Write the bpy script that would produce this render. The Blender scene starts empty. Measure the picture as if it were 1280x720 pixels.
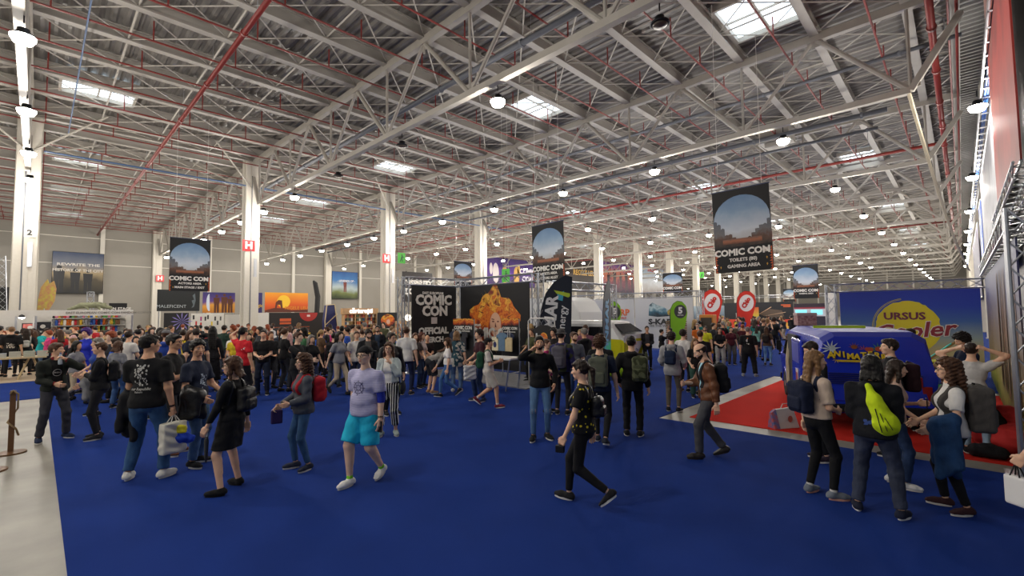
import bpy, bmesh, math, random
import numpy as np
from mathutils import Vector, Matrix
from mathutils.bvhtree import BVHTree

PI = math.pi
_o1 = 'first second third fourth fifth sixth seventh eighth ninth tenth eleventh twelfth thirteenth fourteenth fifteenth sixteenth seventeenth eighteenth nineteenth'.split()
ORD = list(_o1)
for _t, _n in (('twenty', 'twentieth'), ('thirty', 'thirtieth'), ('forty', 'fortieth')):
    ORD += [_n] + ['%s-%s' % (_t, x) for x in _o1[:9]]
SC = bpy.context.scene
COL = SC.collection

# ------------------------------------------------------------------ camera
F_PX = 577.5                      # focal length for a 1280 px wide frame
EYE = Vector((0, 0, 2.2))
YAW, PITCH, ROLL = math.radians(44.21), math.radians(3.102), math.radians(0.6437)
_f = Vector((-math.sin(YAW) * math.cos(PITCH), math.cos(YAW) * math.cos(PITCH), math.sin(PITCH)))
_r0 = Vector((math.cos(YAW), math.sin(YAW), 0))
_u0 = _r0.cross(_f)
_r = _r0 * math.cos(ROLL) - _u0 * math.sin(ROLL)
_u = _u0 * math.cos(ROLL) + _r0 * math.sin(ROLL)
cam_data = bpy.data.cameras.new('camera')
cam = bpy.data.objects.new('camera', cam_data)
COL.objects.link(cam)
cam_data.sensor_width = 36
cam_data.lens = 36 * F_PX / 1280
cam_data.clip_end = 400
m = Matrix((_r, _u, -_f)).transposed().to_4x4()
m.translation = EYE
cam.matrix_world = m
SC.camera = cam

# ------------------------------------------------------------------ world, exposure
SC.view_settings.view_transform = 'Standard'
SC.view_settings.look = 'None'
SC.view_settings.gamma = 1
SC.view_settings.use_curve_mapping = False
SC.view_settings.exposure = 0.0
w = bpy.data.worlds.new('sky')
SC.world = w
w.use_nodes = True
w.node_tree.nodes['Background'].inputs[0].default_value = (0.86, 0.92, 1.0, 1)
w.node_tree.nodes['Background'].inputs[1].default_value = 0.22
LAMP_W = 500.0                    # watts of one lit high bay lamp
LAMP_COL = (1.0, 0.95, 0.885)


def ray(px, py):
    return _f + _r * ((px - 640) / F_PX) + _u * ((360 - py) / F_PX)


def fl(px, py, z=0.0):            # where the sight line of a pixel meets height z
    d = ray(px, py)
    return EYE + d * ((z - EYE.z) / d.z)


def onx(px, py, X):
    d = ray(px, py)
    return EYE + d * (X / d.x)


def ony(px, py, Y):
    d = ray(px, py)
    return EYE + d * (Y / d.y)


def atd(px, py, D):
    return EYE + ray(px, py) * D


def pix(p):
    d = Vector(p) - EYE
    z = d.dot(_f)
    return 640 + F_PX * d.dot(_r) / z, 360 - F_PX * d.dot(_u) / z, z


# ------------------------------------------------------------------ materials
MATS = {}


def srgb(c):
    if isinstance(c, str):
        c = [int(c[i:i + 2], 16) / 255 for i in (0, 2, 4)]
    return tuple(((x + 0.055) / 1.055) ** 2.4 if x > 0.04045 else x / 12.92 for x in c[:3]) + (1,)


def mat(name, col='808080', rough=0.6, metal=0.0, noise=0.0, nscale=8.0, bump=0.0, bscale=60.0, emit=0.0, stretch=(1, 1, 1), spec=None, col2=None):
    if name in MATS:
        return MATS[name]
    mt = bpy.data.materials.new(name)
    mt.use_nodes = True
    nt = mt.node_tree
    b = nt.nodes['Principled BSDF']
    b.inputs['Base Color'].default_value = srgb(col)
    b.inputs['Roughness'].default_value = rough
    b.inputs['Metallic'].default_value = metal
    if spec is not None:
        b.inputs['Specular IOR Level'].default_value = spec
    tc = nt.nodes.new('ShaderNodeTexCoord')
    mp = nt.nodes.new('ShaderNodeMapping')
    mp.inputs['Scale'].default_value = stretch
    nt.links.new(tc.outputs['Object'], mp.inputs[0])
    if noise or col2:
        n = nt.nodes.new('ShaderNodeTexNoise')
        n.inputs['Scale'].default_value = nscale
        n.inputs['Detail'].default_value = 5
        nt.links.new(mp.outputs[0], n.inputs[0])
        mx = nt.nodes.new('ShaderNodeMix')
        mx.data_type = 'RGBA'
        c = srgb(col)
        if col2:
            mx.inputs[6].default_value = c
            mx.inputs[7].default_value = srgb(col2)
        else:
            mx.inputs[6].default_value = tuple(min(1, x * (1 - noise)) for x in c[:3]) + (1,)
            mx.inputs[7].default_value = tuple(min(1, x * (1 + noise)) for x in c[:3]) + (1,)
        rp = nt.nodes.new('ShaderNodeMapRange')
        rp.inputs[1].default_value = 0.3
        rp.inputs[2].default_value = 0.7
        nt.links.new(n.outputs[0], rp.inputs[0])
        nt.links.new(rp.outputs[0], mx.inputs[0])
        nt.links.new(mx.outputs[2], b.inputs['Base Color'])
    if bump:
        n2 = nt.nodes.new('ShaderNodeTexNoise')
        n2.inputs['Scale'].default_value = bscale
        n2.inputs['Detail'].default_value = 3
        nt.links.new(mp.outputs[0], n2.inputs[0])
        bp = nt.nodes.new('ShaderNodeBump')
        bp.inputs['Strength'].default_value = bump
        bp.inputs['Distance'].default_value = 0.02
        nt.links.new(n2.outputs[0], bp.inputs['Height'])
        nt.links.new(bp.outputs[0], b.inputs['Normal'])
    if emit:
        b.inputs['Emission Color'].default_value = srgb(col)
        b.inputs['Emission Strength'].default_value = emit
    MATS[name] = mt
    return mt


def objcolor_mat(name, rough, bump, bscale, noise=0.12, nscale=9.0, sss=False, mode=None, c2='ffffff', stretch=(1, 1, 1)):
    """a material that takes its colour from the object's own colour; mode adds a woven or printed pattern"""
    mt = bpy.data.materials.new(name)
    mt.use_nodes = True
    nt = mt.node_tree
    b = nt.nodes['Principled BSDF']
    b.inputs['Roughness'].default_value = rough
    b.inputs['Specular IOR Level'].default_value = 0.3
    oi = nt.nodes.new('ShaderNodeObjectInfo')
    tc = nt.nodes.new('ShaderNodeTexCoord')
    mp = nt.nodes.new('ShaderNodeMapping')
    mp.inputs['Scale'].default_value = stretch
    nt.links.new(tc.outputs['Object'], mp.inputs[0])
    n = nt.nodes.new('ShaderNodeTexNoise')
    n.inputs['Scale'].default_value = nscale
    n.inputs['Detail'].default_value = 4
    nt.links.new(mp.outputs[0], n.inputs[0])
    hs = nt.nodes.new('ShaderNodeHueSaturation')
    rp = nt.nodes.new('ShaderNodeMapRange')
    rp.inputs[1].default_value = 0.3
    rp.inputs[2].default_value = 0.7
    rp.inputs[3].default_value = 1 - noise
    rp.inputs[4].default_value = 1 + noise
    nt.links.new(n.outputs[0], rp.inputs[0])
    nt.links.new(rp.outputs[0], hs.inputs['Value'])
    nt.links.new(oi.outputs['Color'], hs.inputs['Color'])
    out = hs.outputs[0]
    if mode:
        mx = nt.nodes.new('ShaderNodeMix')
        mx.data_type = 'RGBA'
        mx.inputs[7].default_value = srgb(c2)
        nt.links.new(out, mx.inputs[6])
        if mode in ('stripe_v', 'stripe_h'):
            wv = nt.nodes.new('ShaderNodeTexWave')
            wv.wave_profile = 'SIN'
            wv.bands_direction = 'X' if mode == 'stripe_v' else 'Z'
            wv.inputs['Scale'].default_value = 7.5 if mode == 'stripe_v' else 17.0
            nt.links.new(tc.outputs['Object'], wv.inputs[0])
            gt = nt.nodes.new('ShaderNodeMath')
            gt.operation = 'GREATER_THAN'
            gt.inputs[1].default_value = 0.8 if mode == 'stripe_v' else 0.6
            nt.links.new(wv.outputs[1], gt.inputs[0])
            nt.links.new(gt.outputs[0], mx.inputs[0])
            if mode == 'stripe_h':
                ml = nt.nodes.new('ShaderNodeMath')
                ml.operation = 'MULTIPLY'
                ml.inputs[1].default_value = 0.4
                nt.links.new(gt.outputs[0], ml.inputs[0])
                nt.links.new(ml.outputs[0], mx.inputs[0])
        else:
            vr = nt.nodes.new('ShaderNodeTexVoronoi')
            vr.inputs['Scale'].default_value = {'dots': 16.0, 'blots': 14.0, 'camo': 11.0}[mode]
            nt.links.new(tc.outputs['Object'], vr.inputs[0])
            if mode == 'dots':
                gt = nt.nodes.new('ShaderNodeMath')
                gt.operation = 'LESS_THAN'
                gt.inputs[1].default_value = 0.24
                nt.links.new(vr.outputs[0], gt.inputs[0])
            else:
                sp = nt.nodes.new('ShaderNodeSeparateColor')
                nt.links.new(vr.outputs[1], sp.inputs[0])
                gt = nt.nodes.new('ShaderNodeMath')
                gt.operation = 'LESS_THAN'
                gt.inputs[1].default_value = 0.4
                nt.links.new(sp.outputs[0], gt.inputs[0])
            nt.links.new(gt.outputs[0], mx.inputs[0])
        out = mx.outputs[2]
    nt.links.new(out, b.inputs['Base Color'])
    if sss:
        b.inputs['Subsurface Weight'].default_value = 0.12
        b.inputs['Subsurface Radius'].default_value = (0.02, 0.008, 0.004)
    if bump:
        n2 = nt.nodes.new('ShaderNodeTexNoise')
        n2.inputs['Scale'].default_value = bscale
        n2.inputs['Detail'].default_value = 3
        nt.links.new(mp.outputs[0], n2.inputs[0])
        bp = nt.nodes.new('ShaderNodeBump')
        bp.inputs['Strength'].default_value = bump
        bp.inputs['Distance'].default_value = 0.02
        nt.links.new(n2.outputs[0], bp.inputs['Height'])
        nt.links.new(bp.outputs[0], b.inputs['Normal'])
    MATS[name] = mt
    return mt


objcolor_mat('skin', 0.5, 0.05, 60, 0.06, 14, sss=True)
objcolor_mat('cloth', 0.85, 0.7, 14, 0.10, 12, stretch=(1, 1, 0.6))
objcolor_mat('denim', 0.85, 0.8, 16, 0.32, 9, stretch=(1, 1, 0.5))
objcolor_mat('hair', 0.5, 0.9, 45, 0.3, 30, stretch=(1, 1, 0.25))
objcolor_mat('leather', 0.38, 0.5, 18, 0.2, 8)
objcolor_mat('cloth_dots', 0.85, 0.4, 14, mode='dots', c2='d8c32a')
objcolor_mat('cloth_flower', 0.85, 0.4, 14, mode='blots', c2='b9b4a8')
objcolor_mat('cloth_camo', 0.85, 0.4, 14, mode='camo', c2='3c4028')
objcolor_mat('cloth_stripe', 0.85, 0.4, 14, mode='stripe_v', c2='e8e6e0')
objcolor_mat('cloth_hoop', 0.85, 0.4, 14, mode='stripe_h', c2='e4e2ee')
objcolor_mat('paint', 0.5, 0, 1, 0.0, 1)
mat('rubber', 'd9d6cf', 0.7)
mat('dark_metal', '222326', 0.45, 0.6)
mat('white_steel', 'aca69c', 0.5, 0.0, noise=0.05, nscale=2.0)
mat('alu', 'b9bbc0', 0.32, 0.85, noise=0.05)


# ------------------------------------------------------------------ mesh helpers
def tag(o, label=None, cat=None, group=None, kind=None):
    if label:
        o['label'] = label
    if cat:
        o['category'] = cat
    if group:
        o['group'] = group
    if kind:
        o['kind'] = kind
    return o


def empty(name, loc=(0, 0, 0), rz=0.0, label=None, cat=None, group=None, kind=None, scale=None):
    o = bpy.data.objects.new(name, None)
    COL.objects.link(o)
    o.location = loc
    o.rotation_euler = (0, 0, rz)
    o.empty_display_size = 0.1
    if scale:
        o.scale = (scale,) * 3
    return tag(o, label, cat, group, kind)


def link_mesh(name, me, parent=None, color=None):
    o = bpy.data.objects.new(name, me)
    COL.objects.link(o)
    if parent:
        o.parent = parent
    if color is not None:
        o.color = srgb(color)
    return o


def _m(x):
    return MATS[x] if isinstance(x, str) else x


class MB:
    """collects faces of one mesh"""
    def __init__(self):
        self.v = []
        self.f = []
        self.mi = []
        self.cur = 0

    def quad(self, *p):
        n = len(self.v)
        self.v += [tuple(q) for q in p]
        self.f.append(tuple(range(n, n + len(p))))
        self.mi.append(self.cur)
        return self

    def box(self, lo, hi, M=None):
        x0, y0, z0 = lo
        x1, y1, z1 = hi
        c = [(x0, y0, z0), (x1, y0, z0), (x1, y1, z0), (x0, y1, z0), (x0, y0, z1), (x1, y0, z1), (x1, y1, z1), (x0, y1, z1)]
        return self.hexa(c, M)

    def hexa(self, c, M=None):
        n = len(self.v)
        if M is not None:
            c = [tuple(M @ Vector(q)) for q in c]
        self.v += [tuple(q) for q in c]
        for q in ((0, 3, 2, 1), (4, 5, 6, 7), (0, 1, 5, 4), (1, 2, 6, 5), (2, 3, 7, 6), (3, 0, 4, 7)):
            self.f.append(tuple(n + i for i in q))
            self.mi.append(self.cur)
        return self

    def bar(self, a, b, w, h=None, up=(0, 0, 1)):
        a, b = Vector(a), Vector(b)
        d = (b - a).normalized()
        s = d.cross(Vector(up))
        if s.length < 1e-4:
            s = d.cross(Vector((1, 0, 0)))
        s.normalize()
        t = s.cross(d)
        h = h or w
        s, t = s * w / 2, t * h / 2
        return self.hexa([a - s - t, a + s - t, a + s + t, a - s + t, b - s - t, b + s - t, b + s + t, b - s + t])

    def tube(self, pts, r, n=8, close=False):
        pts = [Vector(p) for p in pts]
        rs = r if isinstance(r, (list, tuple)) else [r] * len(pts)
        base = len(self.v)
        prev = None
        for i, p in enumerate(pts):
            d = (pts[min(i + 1, len(pts) - 1)] - pts[max(i - 1, 0)]).normalized()
            if prev is None:
                s = d.cross(Vector((0, 0, 1)))
                if s.length < 1e-3:
                    s = d.cross(Vector((1, 0, 0)))
            else:
                s = prev - d * prev.dot(d)
            s.normalize()
            prev = s
            t = d.cross(s)
            for k in range(n):
                a = 2 * PI * k / n
                self.v.append(tuple(p + (s * math.cos(a) + t * math.sin(a)) * rs[i]))
        for i in range(len(pts) - 1):
            for k in range(n):
                a, b = base + i * n + k, base + i * n + (k + 1) % n
                self.f.append((a, b, b + n, a + n))
                self.mi.append(self.cur)
        self.f.append(tuple(base + k for k in range(n))[::-1])
        self.f.append(tuple(base + (len(pts) - 1) * n + k for k in range(n)))
        self.mi += [self.cur] * 2
        return self

    def lathe(self, prof, c=(0, 0, 0), n=20, M=None):
        base = len(self.v)
        c = Vector(c)
        for (r, z) in prof:
            for k in range(n):
                a = 2 * PI * k / n
                p = Vector((r * math.cos(a), r * math.sin(a), z))
                if M is not None:
                    p = M @ p
                self.v.append(tuple(p + c))
        for i in range(len(prof) - 1):
            for k in range(n):
                a, b = base + i * n + k, base + i * n + (k + 1) % n
                self.f.append((a, b, b + n, a + n))
                self.mi.append(self.cur)
        self.f.append(tuple(base + k for k in range(n))[::-1])
        self.f.append(tuple(base + (len(prof) - 1) * n + k for k in range(n)))
        self.mi += [self.cur] * 2
        return self

    def prism(self, poly, d, M=None):
        """polygon in the local x-z plane, thickness d along y (centred)"""
        n = len(self.v)
        k = len(poly)
        for y in (-d / 2, d / 2):
            for (x, z) in poly:
                p = Vector((x, y, z))
                self.v.append(tuple(M @ p if M is not None else p))
        self.f.append(tuple(range(n, n + k)))
        self.f.append(tuple(range(n + k, n + 2 * k))[::-1])
        self.mi += [self.cur] * 2
        for i in range(k):
            j = (i + 1) % k
            self.f.append((n + i, n + i + k, n + j + k, n + j))
            self.mi.append(self.cur)
        return self

    def build(self, name, mats, parent=None, color=None, smooth=False, bevel=0.0):
        me = bpy.data.meshes.new(name)
        me.from_pydata(self.v, [], self.f)
        for mm in (mats if isinstance(mats, (list, tuple)) else [mats]):
            me.materials.append(_m(mm))
        if len(me.materials) > 1:
            me.polygons.foreach_set('material_index', self.mi)
        if smooth:
            me.polygons.foreach_set('use_smooth', [True] * len(me.polygons))
        me.update()
        o = link_mesh(name, me, parent, color)
        if bevel:
            bv = o.modifiers.new('bevel', 'BEVEL')
            bv.width = bevel
            bv.segments = 2
            bv.limit_method = 'ANGLE'
        return o


def plane_frame(o, right, up):
    """matrix whose local x runs along right, z along up, y into the back"""
    r, u = Vector(right).normalized(), Vector(up).normalized()
    b = u.cross(r)
    M = Matrix((r, b, u)).transposed().to_4x4()
    M.translation = Vector(o)
    return M


def text_mesh(s, size, depth=0.01, bold=0.0, width=1.0, align='CENTER'):
    cu = bpy.data.curves.new('t', 'FONT')
    cu.body = s
    cu.size = size
    cu.extrude = depth / 2
    cu.offset = bold * size
    cu.align_x = align
    cu.align_y = 'CENTER'
    cu.resolution_u = 2
    o = bpy.data.objects.new('t', cu)
    COL.objects.link(o)
    dg = bpy.context.evaluated_depsgraph_get()
    me = bpy.data.meshes.new_from_object(o.evaluated_get(dg))
    bpy.data.objects.remove(o)
    bpy.data.curves.remove(cu)
    me.transform(Matrix(((width, 0, 0, 0), (0, 0, -1, 0), (0, 1, 0, 0), (0, 0, 0, 1))))   # x right, z up, extruded along y
    return me


def lettering(s, size, M, color, parent, name='lettering', depth=0.01, bold=0.02, width=1.0, emit=0, align='CENTER', rough=0.5):
    """M: frame with x right, z up, front towards local -y"""
    me = text_mesh(s, size, depth, bold, width, align)
    me.transform(M)
    me.materials.clear()
    key = 'ink_%s_%s' % (color, emit)
    me.materials.append(mat(key, color, rough, emit=emit))
    for p in me.polygons:
        p.material_index = 0
    return link_mesh(name, me, parent)


def copy_tree(o, parent=None):
    c = o.copy()
    COL.objects.link(c)
    c.parent = parent
    for ch in list(o.children):
        copy_tree(ch, c)
    return c
# ------------------------------------------------------------------ hall shell
TY = lambda n: -0.6 + 12.0 * n          # trusses and columns stand every 12 m
N0, N1 = -2, 15
COLX = (0.8, -39.4, -79.6)
RCOL = 1.47
YEND = TY(N1) + 1

mat('concrete', '8d897f', 0.5, noise=0.24, nscale=1.3, bump=0.08, bscale=8)
mat('wood_floor', 'c9b59a', 0.5, noise=0.1, nscale=2.0)
mat('deck', '7d7974', 0.45, 0.15, noise=0.06, nscale=0.7)
mat('wall_panel', '8b867d', 0.6, noise=0.04, nscale=0.5)
mat('wall_post', 'd2cdc2', 0.6)
mat('pipe_red', '7c2a24', 0.45)
mat('pipe_grey', '5c5f66', 0.45)
mat('pipe_blue', '4a6285', 0.45)
mat('purlin', 'a19c94', 0.55, noise=0.05, nscale=1.5)


def carpet(name, col, n):
    mt = mat(name, col, 0.95, noise=n, nscale=0.9, bump=0.5, bscale=220, spec=0.1)
    return mt


carpet('blue_carpet', '1a357f', 0.10)
carpet('red_carpet', 'cf2f25', 0.08)
o = MB().box((-90, -30, -0.2), (12, YEND + 2, 0.0)).build('floor', 'concrete')
tag(o, kind='structure')


def slab(name, poly, z, material, label, cat):
    mb = MB()
    lo = [(x, y, 0.0) for x, y in poly]
    hi = [(x, y, z) for x, y in poly]
    n = len(poly)
    mb.quad(*hi)
    for i in range(n):
        j = (i + 1) % n
        mb.quad(lo[i], lo[j], hi[j], hi[i])
    o = mb.build(name, material)
    return tag(o, label, cat)


slab('blue_carpet', [(6, 0.25), (6, 9.0), (-4.6, 9.0), (-4.6, 17.2), (6, 17.2), (6, 60), (-33, 60), (-33, 3.0), (-23.4, 3.0), (-23.4, -12), (-18.3, -12), (-18.3, 0.25)],
     0.012, 'blue_carpet', 'huge plain royal blue carpet covering the middle of the exhibition hall', 'carpet')
slab('blue_carpet', [(6, -14), (6, 0.25), (-4.0, 0.25), (-4.0, -14)], 0.0121, 'blue_carpet', 'near end of the royal blue carpet beside the bare concrete strip', 'carpet')
slab('red_carpet', [(6, 9.5), (6, 16.7), (-4.15, 16.7), (-4.15, 9.5)], 0.014, 'red_carpet', 'bright red carpet under the blue van with a grey border', 'carpet')
o = MB().box((-33, -14, 0.0), (-23.4, 3.0, 0.03)).build('wood_platform', 'wood_floor')
tag(o, 'pale wood floor under the book table and the merchandise stall', 'floor panel')

# corrugated roof deck, ribs along X
mb = MB()
y, P = -28.0, 0.42
ZD = 14.75
while y < YEND:
    for (a, b, za, zb) in ((0, .12, 0, 0), (.12, .2, 0, .09), (.2, .34, .09, .09), (.34, .42, .09, 0)):
        mb.quad((-80, y + a, ZD + za), (2.0, y + a, ZD + za), (2.0, y + b, ZD + zb), (-80, y + b, ZD + zb))
    y += P
tag(mb.build('ceiling', 'deck'), kind='structure')

# walls
mb = MB().box((-80.2, -30, 0), (-80.0, YEND, 14.7))
o = mb.build('wall_left', 'wall_panel')
tag(o, kind='structure')
mb = MB().box((-80.2, YEND, 0), (3, YEND + 0.2, 14.7))
tag(mb.build('wall_back', 'wall_panel'), kind='structure')
mb = MB().box((1.45, 8, 0), (1.65, YEND, 14.7))
tag(mb.build('wall_right', mat('grey_wall', '6c6967', 0.6, noise=0.05)), kind='structure')
k = 0
proto = None
for i in range(30):
    yy = -6.3 + 6.0 * i
    if proto is None:
        mb = MB().box((-80.0, -0.22, 0), (-79.72, 0.22, 14.6))
        proto = mb.build('wall_post', 'wall_post')
        o = proto
    else:
        o = proto.copy()
        COL.objects.link(o)
    o.location = (0, yy, 0)
    tag(o, 'pale steel post between panels of the long far wall, %s from the near end' % ORD[i], 'post', 'posts of the long far wall')
for i in range(13):
    o = MB().box((-0.22, YEND - 0.3, 0), (0.22, YEND, 14.6)).build('wall_post', 'wall_post')
    tag(o, 'pale steel post on the end wall of the hall, %s from the left' % ORD[i], 'post', 'posts of the end wall')
    o.location = (-76 + 6 * i, 0, 0)
for zz, nm in ((9.0, 'trim_1'), (12.4, 'trim_2')):
    tag(MB().box((-80.0, -30, zz), (-79.9, YEND, zz + 0.08)).build(nm, 'wall_post'), kind='structure')

# ------------------------------------------------------------------ columns
for ri, X in enumerate(COLX):
    for n in range(0 if X < 0 else 3, N1):
        Y = TY(n)
        t = empty('steel_column', (RCOL if ri == 0 else X, Y, 0))
        where = ['beside the right hand wall banners', 'in the middle row of the hall', 'against the long far wall'][ri]
        tag(t, '%s white steel column %s, counted from the near end' % (ORD[n], where), 'column', 'white steel columns')
        w2, d2 = 0.5, 0.5
        if ri == 0:
            w2, d2 = 0.25, 0.25
        m1 = MB()
        m1.box((-w2, -d2, 0), (w2, d2, 14.4)).box((-w2 * .3, -d2 - .05, 0), (w2 * .3, d2 + .05, 14.3)).box((-w2 - .05, -d2 * .3, 0), (w2 + .05, d2 * .3, 14.3))
        m1.build('shaft', mat('column_paint', 'cdc7bb', 0.6, noise=.03), t)
        MB().box((-w2 - 0.1, -d2 - 0.1, 0), (w2 + 0.1, d2 + 0.1, 0.06)).build('base_plate', 'white_steel', t)
        if ri == 1:
            MB().tube([(w2 + 0.04, -0.1, 0.5), (w2 + 0.04, -0.1, 13)], 0.04, 6).build('cable_conduit', 'pipe_grey', t)
            MB().box((w2, 0.1, 5.2), (w2 + 0.12, 0.3, 6.6)).build('junction_box', 'alu', t)

# ------------------------------------------------------------------ trusses
ZB, ZT = 10.65, 14.0


def truss_panel_points(span):
    x0 = COLX[span] - 0.35
    x1 = COLX[span + 1] + 0.35
    step = (x0 - x1 - 3.0) / 6.0
    bot = [x0 - 1.5 - step * i for i in range(7)]
    top = [(bot[i] + bot[i + 1]) / 2 for i in range(6)]
    return x0, x1, bot, top


def build_truss(span, detailed):
    x0, x1, bot, top = truss_panel_points(span)
    t = empty('roof_truss')
    MB().bar((bot[0], 0, ZB), (bot[-1], 0, ZB), 0.24, 0.24).build('bottom_chord', 'white_steel', t)
    MB().bar((x0, 0, ZT + 0.05), (x1, 0, ZT + 0.05), 0.26, 0.34).build('top_chord', 'white_steel', t)
    for e, b in ((x0, bot[0]), (x1, bot[-1])):
        MB().bar((e, 0, 13.1), (b, 0, ZB), 0.22, 0.22, up=(0, 1, 0)).build('end_strut', 'white_steel', t)
        MB().tube([(b, 0, ZB), (b, 0, ZT)], 0.07, 6).build('post', 'white_steel', t)
    br = []
    for i in range(6):
        br.append(((bot[i], ZB), (top[i], ZT), 0.10))
        br.append(((top[i], ZT), (bot[i + 1], ZB), 0.08))
        if i:
            br.append(((bot[i], ZB), (bot[i], ZT), 0.06))
        if i in (1, 2, 3, 4):
            br.append(((top[i], ZT), (top[i], ZT - 0.5), 0.05))
    if detailed:
        for (a, b, r) in br:
            MB().tube([(a[0], 0, a[1]), (b[0], 0, b[1])], r, 8).build('brace', 'white_steel', t)
    else:
        mb = MB()
        for (a, b, r) in br:
            mb.tube([(a[0], 0, a[1]), (b[0], 0, b[1])], r, 5)
        mb.build('lattice', 'white_steel', t)
    mb = MB()
    for b in bot:
        mb.box((b - 0.3, -0.015, ZB + 0.1), (b + 0.3, 0.015, ZB + 0.42))
    for b in top:
        mb.box((b - 0.3, -0.015, ZT - 0.35), (b + 0.3, 0.015, ZT - 0.1))
    mb.build('gusset_plate', 'white_steel', t)
    return t


for span in (0, 1):
    dt = build_truss(span, True)
    lt = build_truss(span, False)
    first = {True: dt, False: lt}
    used = set()
    for n in range(N0, N1):
        det = (0 <= n <= 5) if span == 0 else (1 <= n <= 4)
        src = first[det]
        if n < 0 and span == 1:
            continue
        o = src if det not in used else copy_tree(src)
        used.add(det)
        o.location = (0, TY(n), 0)
        where = 'over the near bay' if span == 0 else 'over the far bay'
        nm = ORD[n] if n >= 0 else ('overhead and behind the viewer', 'just behind the viewer')[n + 2]
        tag(o, '%s white roof truss %s of the hall' % (nm, where), 'roof truss', 'white roof trusses')

# ------------------------------------------------------------------ purlins, ties, pipes
for span in (0, 1):
    x0, x1, bot, top = truss_panel_points(span)
    xs = sorted(set([round(v, 3) for v in bot + top]))[::-1]
    if span == 0:
        xs = [x0 - 0.15] + xs + [x1 + 0.15]
    else:
        xs = xs + [x1 + 0.2]
    proto = None
    for i, X in enumerate(xs):
        if proto is None:
            mb = MB()
            mb.box((-0.17, -26, 14.12), (0.17, YEND - 0.5, 14.18)).box((-0.05, -26, 14.2), (0.05, YEND - 0.5, 14.7)).box((-0.13, -26, 14.66), (0.13, YEND - 0.5, 14.72))
            proto = mb.build('roof_purlin', 'purlin')
            o = proto
        else:
            o = proto.copy()
            COL.objects.link(o)
        o.location = (X, 0, 0)
        tag(o, '%s long pale roof purlin of the %s bay, running away from the viewer' % (ORD[i], ('near', 'far')[span]), 'roof beam', 'roof purlins')
    # rod bracing of one 12 m bay, copied along the hall
    mb = MB()
    for i in range(len(xs) - 1):
        a, b = xs[i], xs[i + 1]
        for j in range(4):
            ya, yb = 3.0 * j, 3.0 * (j + 1)
            if j:
                mb.tube([(a, ya, 14.24), (b, ya, 14.24)], 0.042, 4)
            mb.tube([(a, ya, 14.24), (b, yb, 14.24)], 0.032, 4)
            mb.tube([(a, yb, 14.24), (b, ya, 14.24)], 0.032, 4)
    proto = mb.build('roof_bracing', 'white_steel')
    for n in range(N0 if span == 0 else 0, N1 - 1):
        o = proto if n == (N0 if span == 0 else 0) else proto.copy()
        if o is not proto:
            COL.objects.link(o)
        o.location = (0, TY(n), 0)
        tag(o, 'crossed thin white bracing rods between the purlins, %s bay row %s' % (('near', 'far')[span], ORD[n + 2]), 'bracing', 'roof bracing')
    # sprinkler branches under each pair of purlins
    mb = MB()
    hd = MB()
    L = YEND - 2
    mb.tube([(0, -20, 13.55), (0, L, 13.55)], 0.04, 6)
    yy = -18.0
    while yy < L:
        mb.tube([(0, yy, 13.55), (0, yy, 14.4)], 0.03, 5)
        yy += 3.0
    proto = mb.build('sprinkler_pipe', 'pipe_red')
    first_ = True
    for i in range(len(xs) - 1):
        o = proto if first_ else proto.copy()
        if not first_:
            COL.objects.link(o)
        first_ = False
        o.location = ((xs[i] + xs[i + 1]) / 2 + 0.5, 0, 0)
        tag(o, 'thin red sprinkler branch pipe between purlins, %s from the %s of the %s bay' % (ORD[i], 'right side', ('near', 'far')[span]), 'pipe', 'sprinkler branch pipes')

# diagonal wind braces under the purlins beside the middle columns
for n in range(0, 6):
    for s, X in ((1, COLX[1] + 0.3), (-1, COLX[1] - 0.3)):
        o = MB().tube([(X, TY(n), 12.0), (X + s * 3.0, TY(n) + 3.2, 14.2)], 0.06, 6).tube([(X, TY(n), 12.0), (X + s * 3.0, TY(n) - 3.2, 14.2)], 0.06, 6).build('knee_brace', 'white_steel')
        tag(o, 'pair of slanting white knee braces at the %s middle column, %s side' % (ORD[n], 'near' if s > 0 else 'far'), 'brace', 'knee braces at the columns')


def pipe_x(Y, Z, r, x0, x1, material, name, label, rings=True):
    t = empty(name, (0, 0, 0), 0, label, 'pipe')
    MB().tube([(x0, Y, Z), (x1, Y, Z)], r, 10).build('pipe_run', material, t, smooth=True)
    if rings:
        x = x1
        while x < x0:
            MB().tube([(x - 0.05, Y, Z), (x + 0.05, Y, Z)], r * 1.35, 10).build('coupling', material, t)
            x += 5.5
        x = x1 + 2
        while x < x0:
            MB().tube([(x, Y, Z), (x, Y, 14.4)], 0.012, 4).build('hanger_rod', 'alu', t)
            x += 6.0
    return t


pipe_x(5.15, 12.9, 0.10, -5.0, -79.5, 'pipe_red', 'sprinkler_main', 'thick red sprinkler main crossing the roof above the near bay')
pipe_x(38.3, 12.3, 0.10, -0.3, -60, 'pipe_red', 'sprinkler_main', 'thick red sprinkler main beyond the hanging banners')
pipe_x(74.0, 12.3, 0.10, -0.3, -60, 'pipe_red', 'sprinkler_main', 'thick red sprinkler main far down the hall')
pipe_x(13.6, 13.3, 0.13, -8, -62, 'pipe_grey', 'drain_pipe', 'dark grey drain pipe slung behind the second truss')
pipe_x(26.3, 13.5, 0.09, 0.5, -62, 'pipe_grey', 'drain_pipe', 'thin dark grey pipe behind the third truss')
pipe_x(31.5, 12.9, 0.14, -2.4, -75, 'pipe_grey', 'drain_pipe', 'dark grey drain pipe ending in an upturned elbow over the hanging banner')
pipe_x(33.4, 12.6, 0.09, -3.0, -75, 'pipe_grey', 'drain_pipe', 'thinner grey pipe alongside the drain pipe with the elbow')
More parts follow.
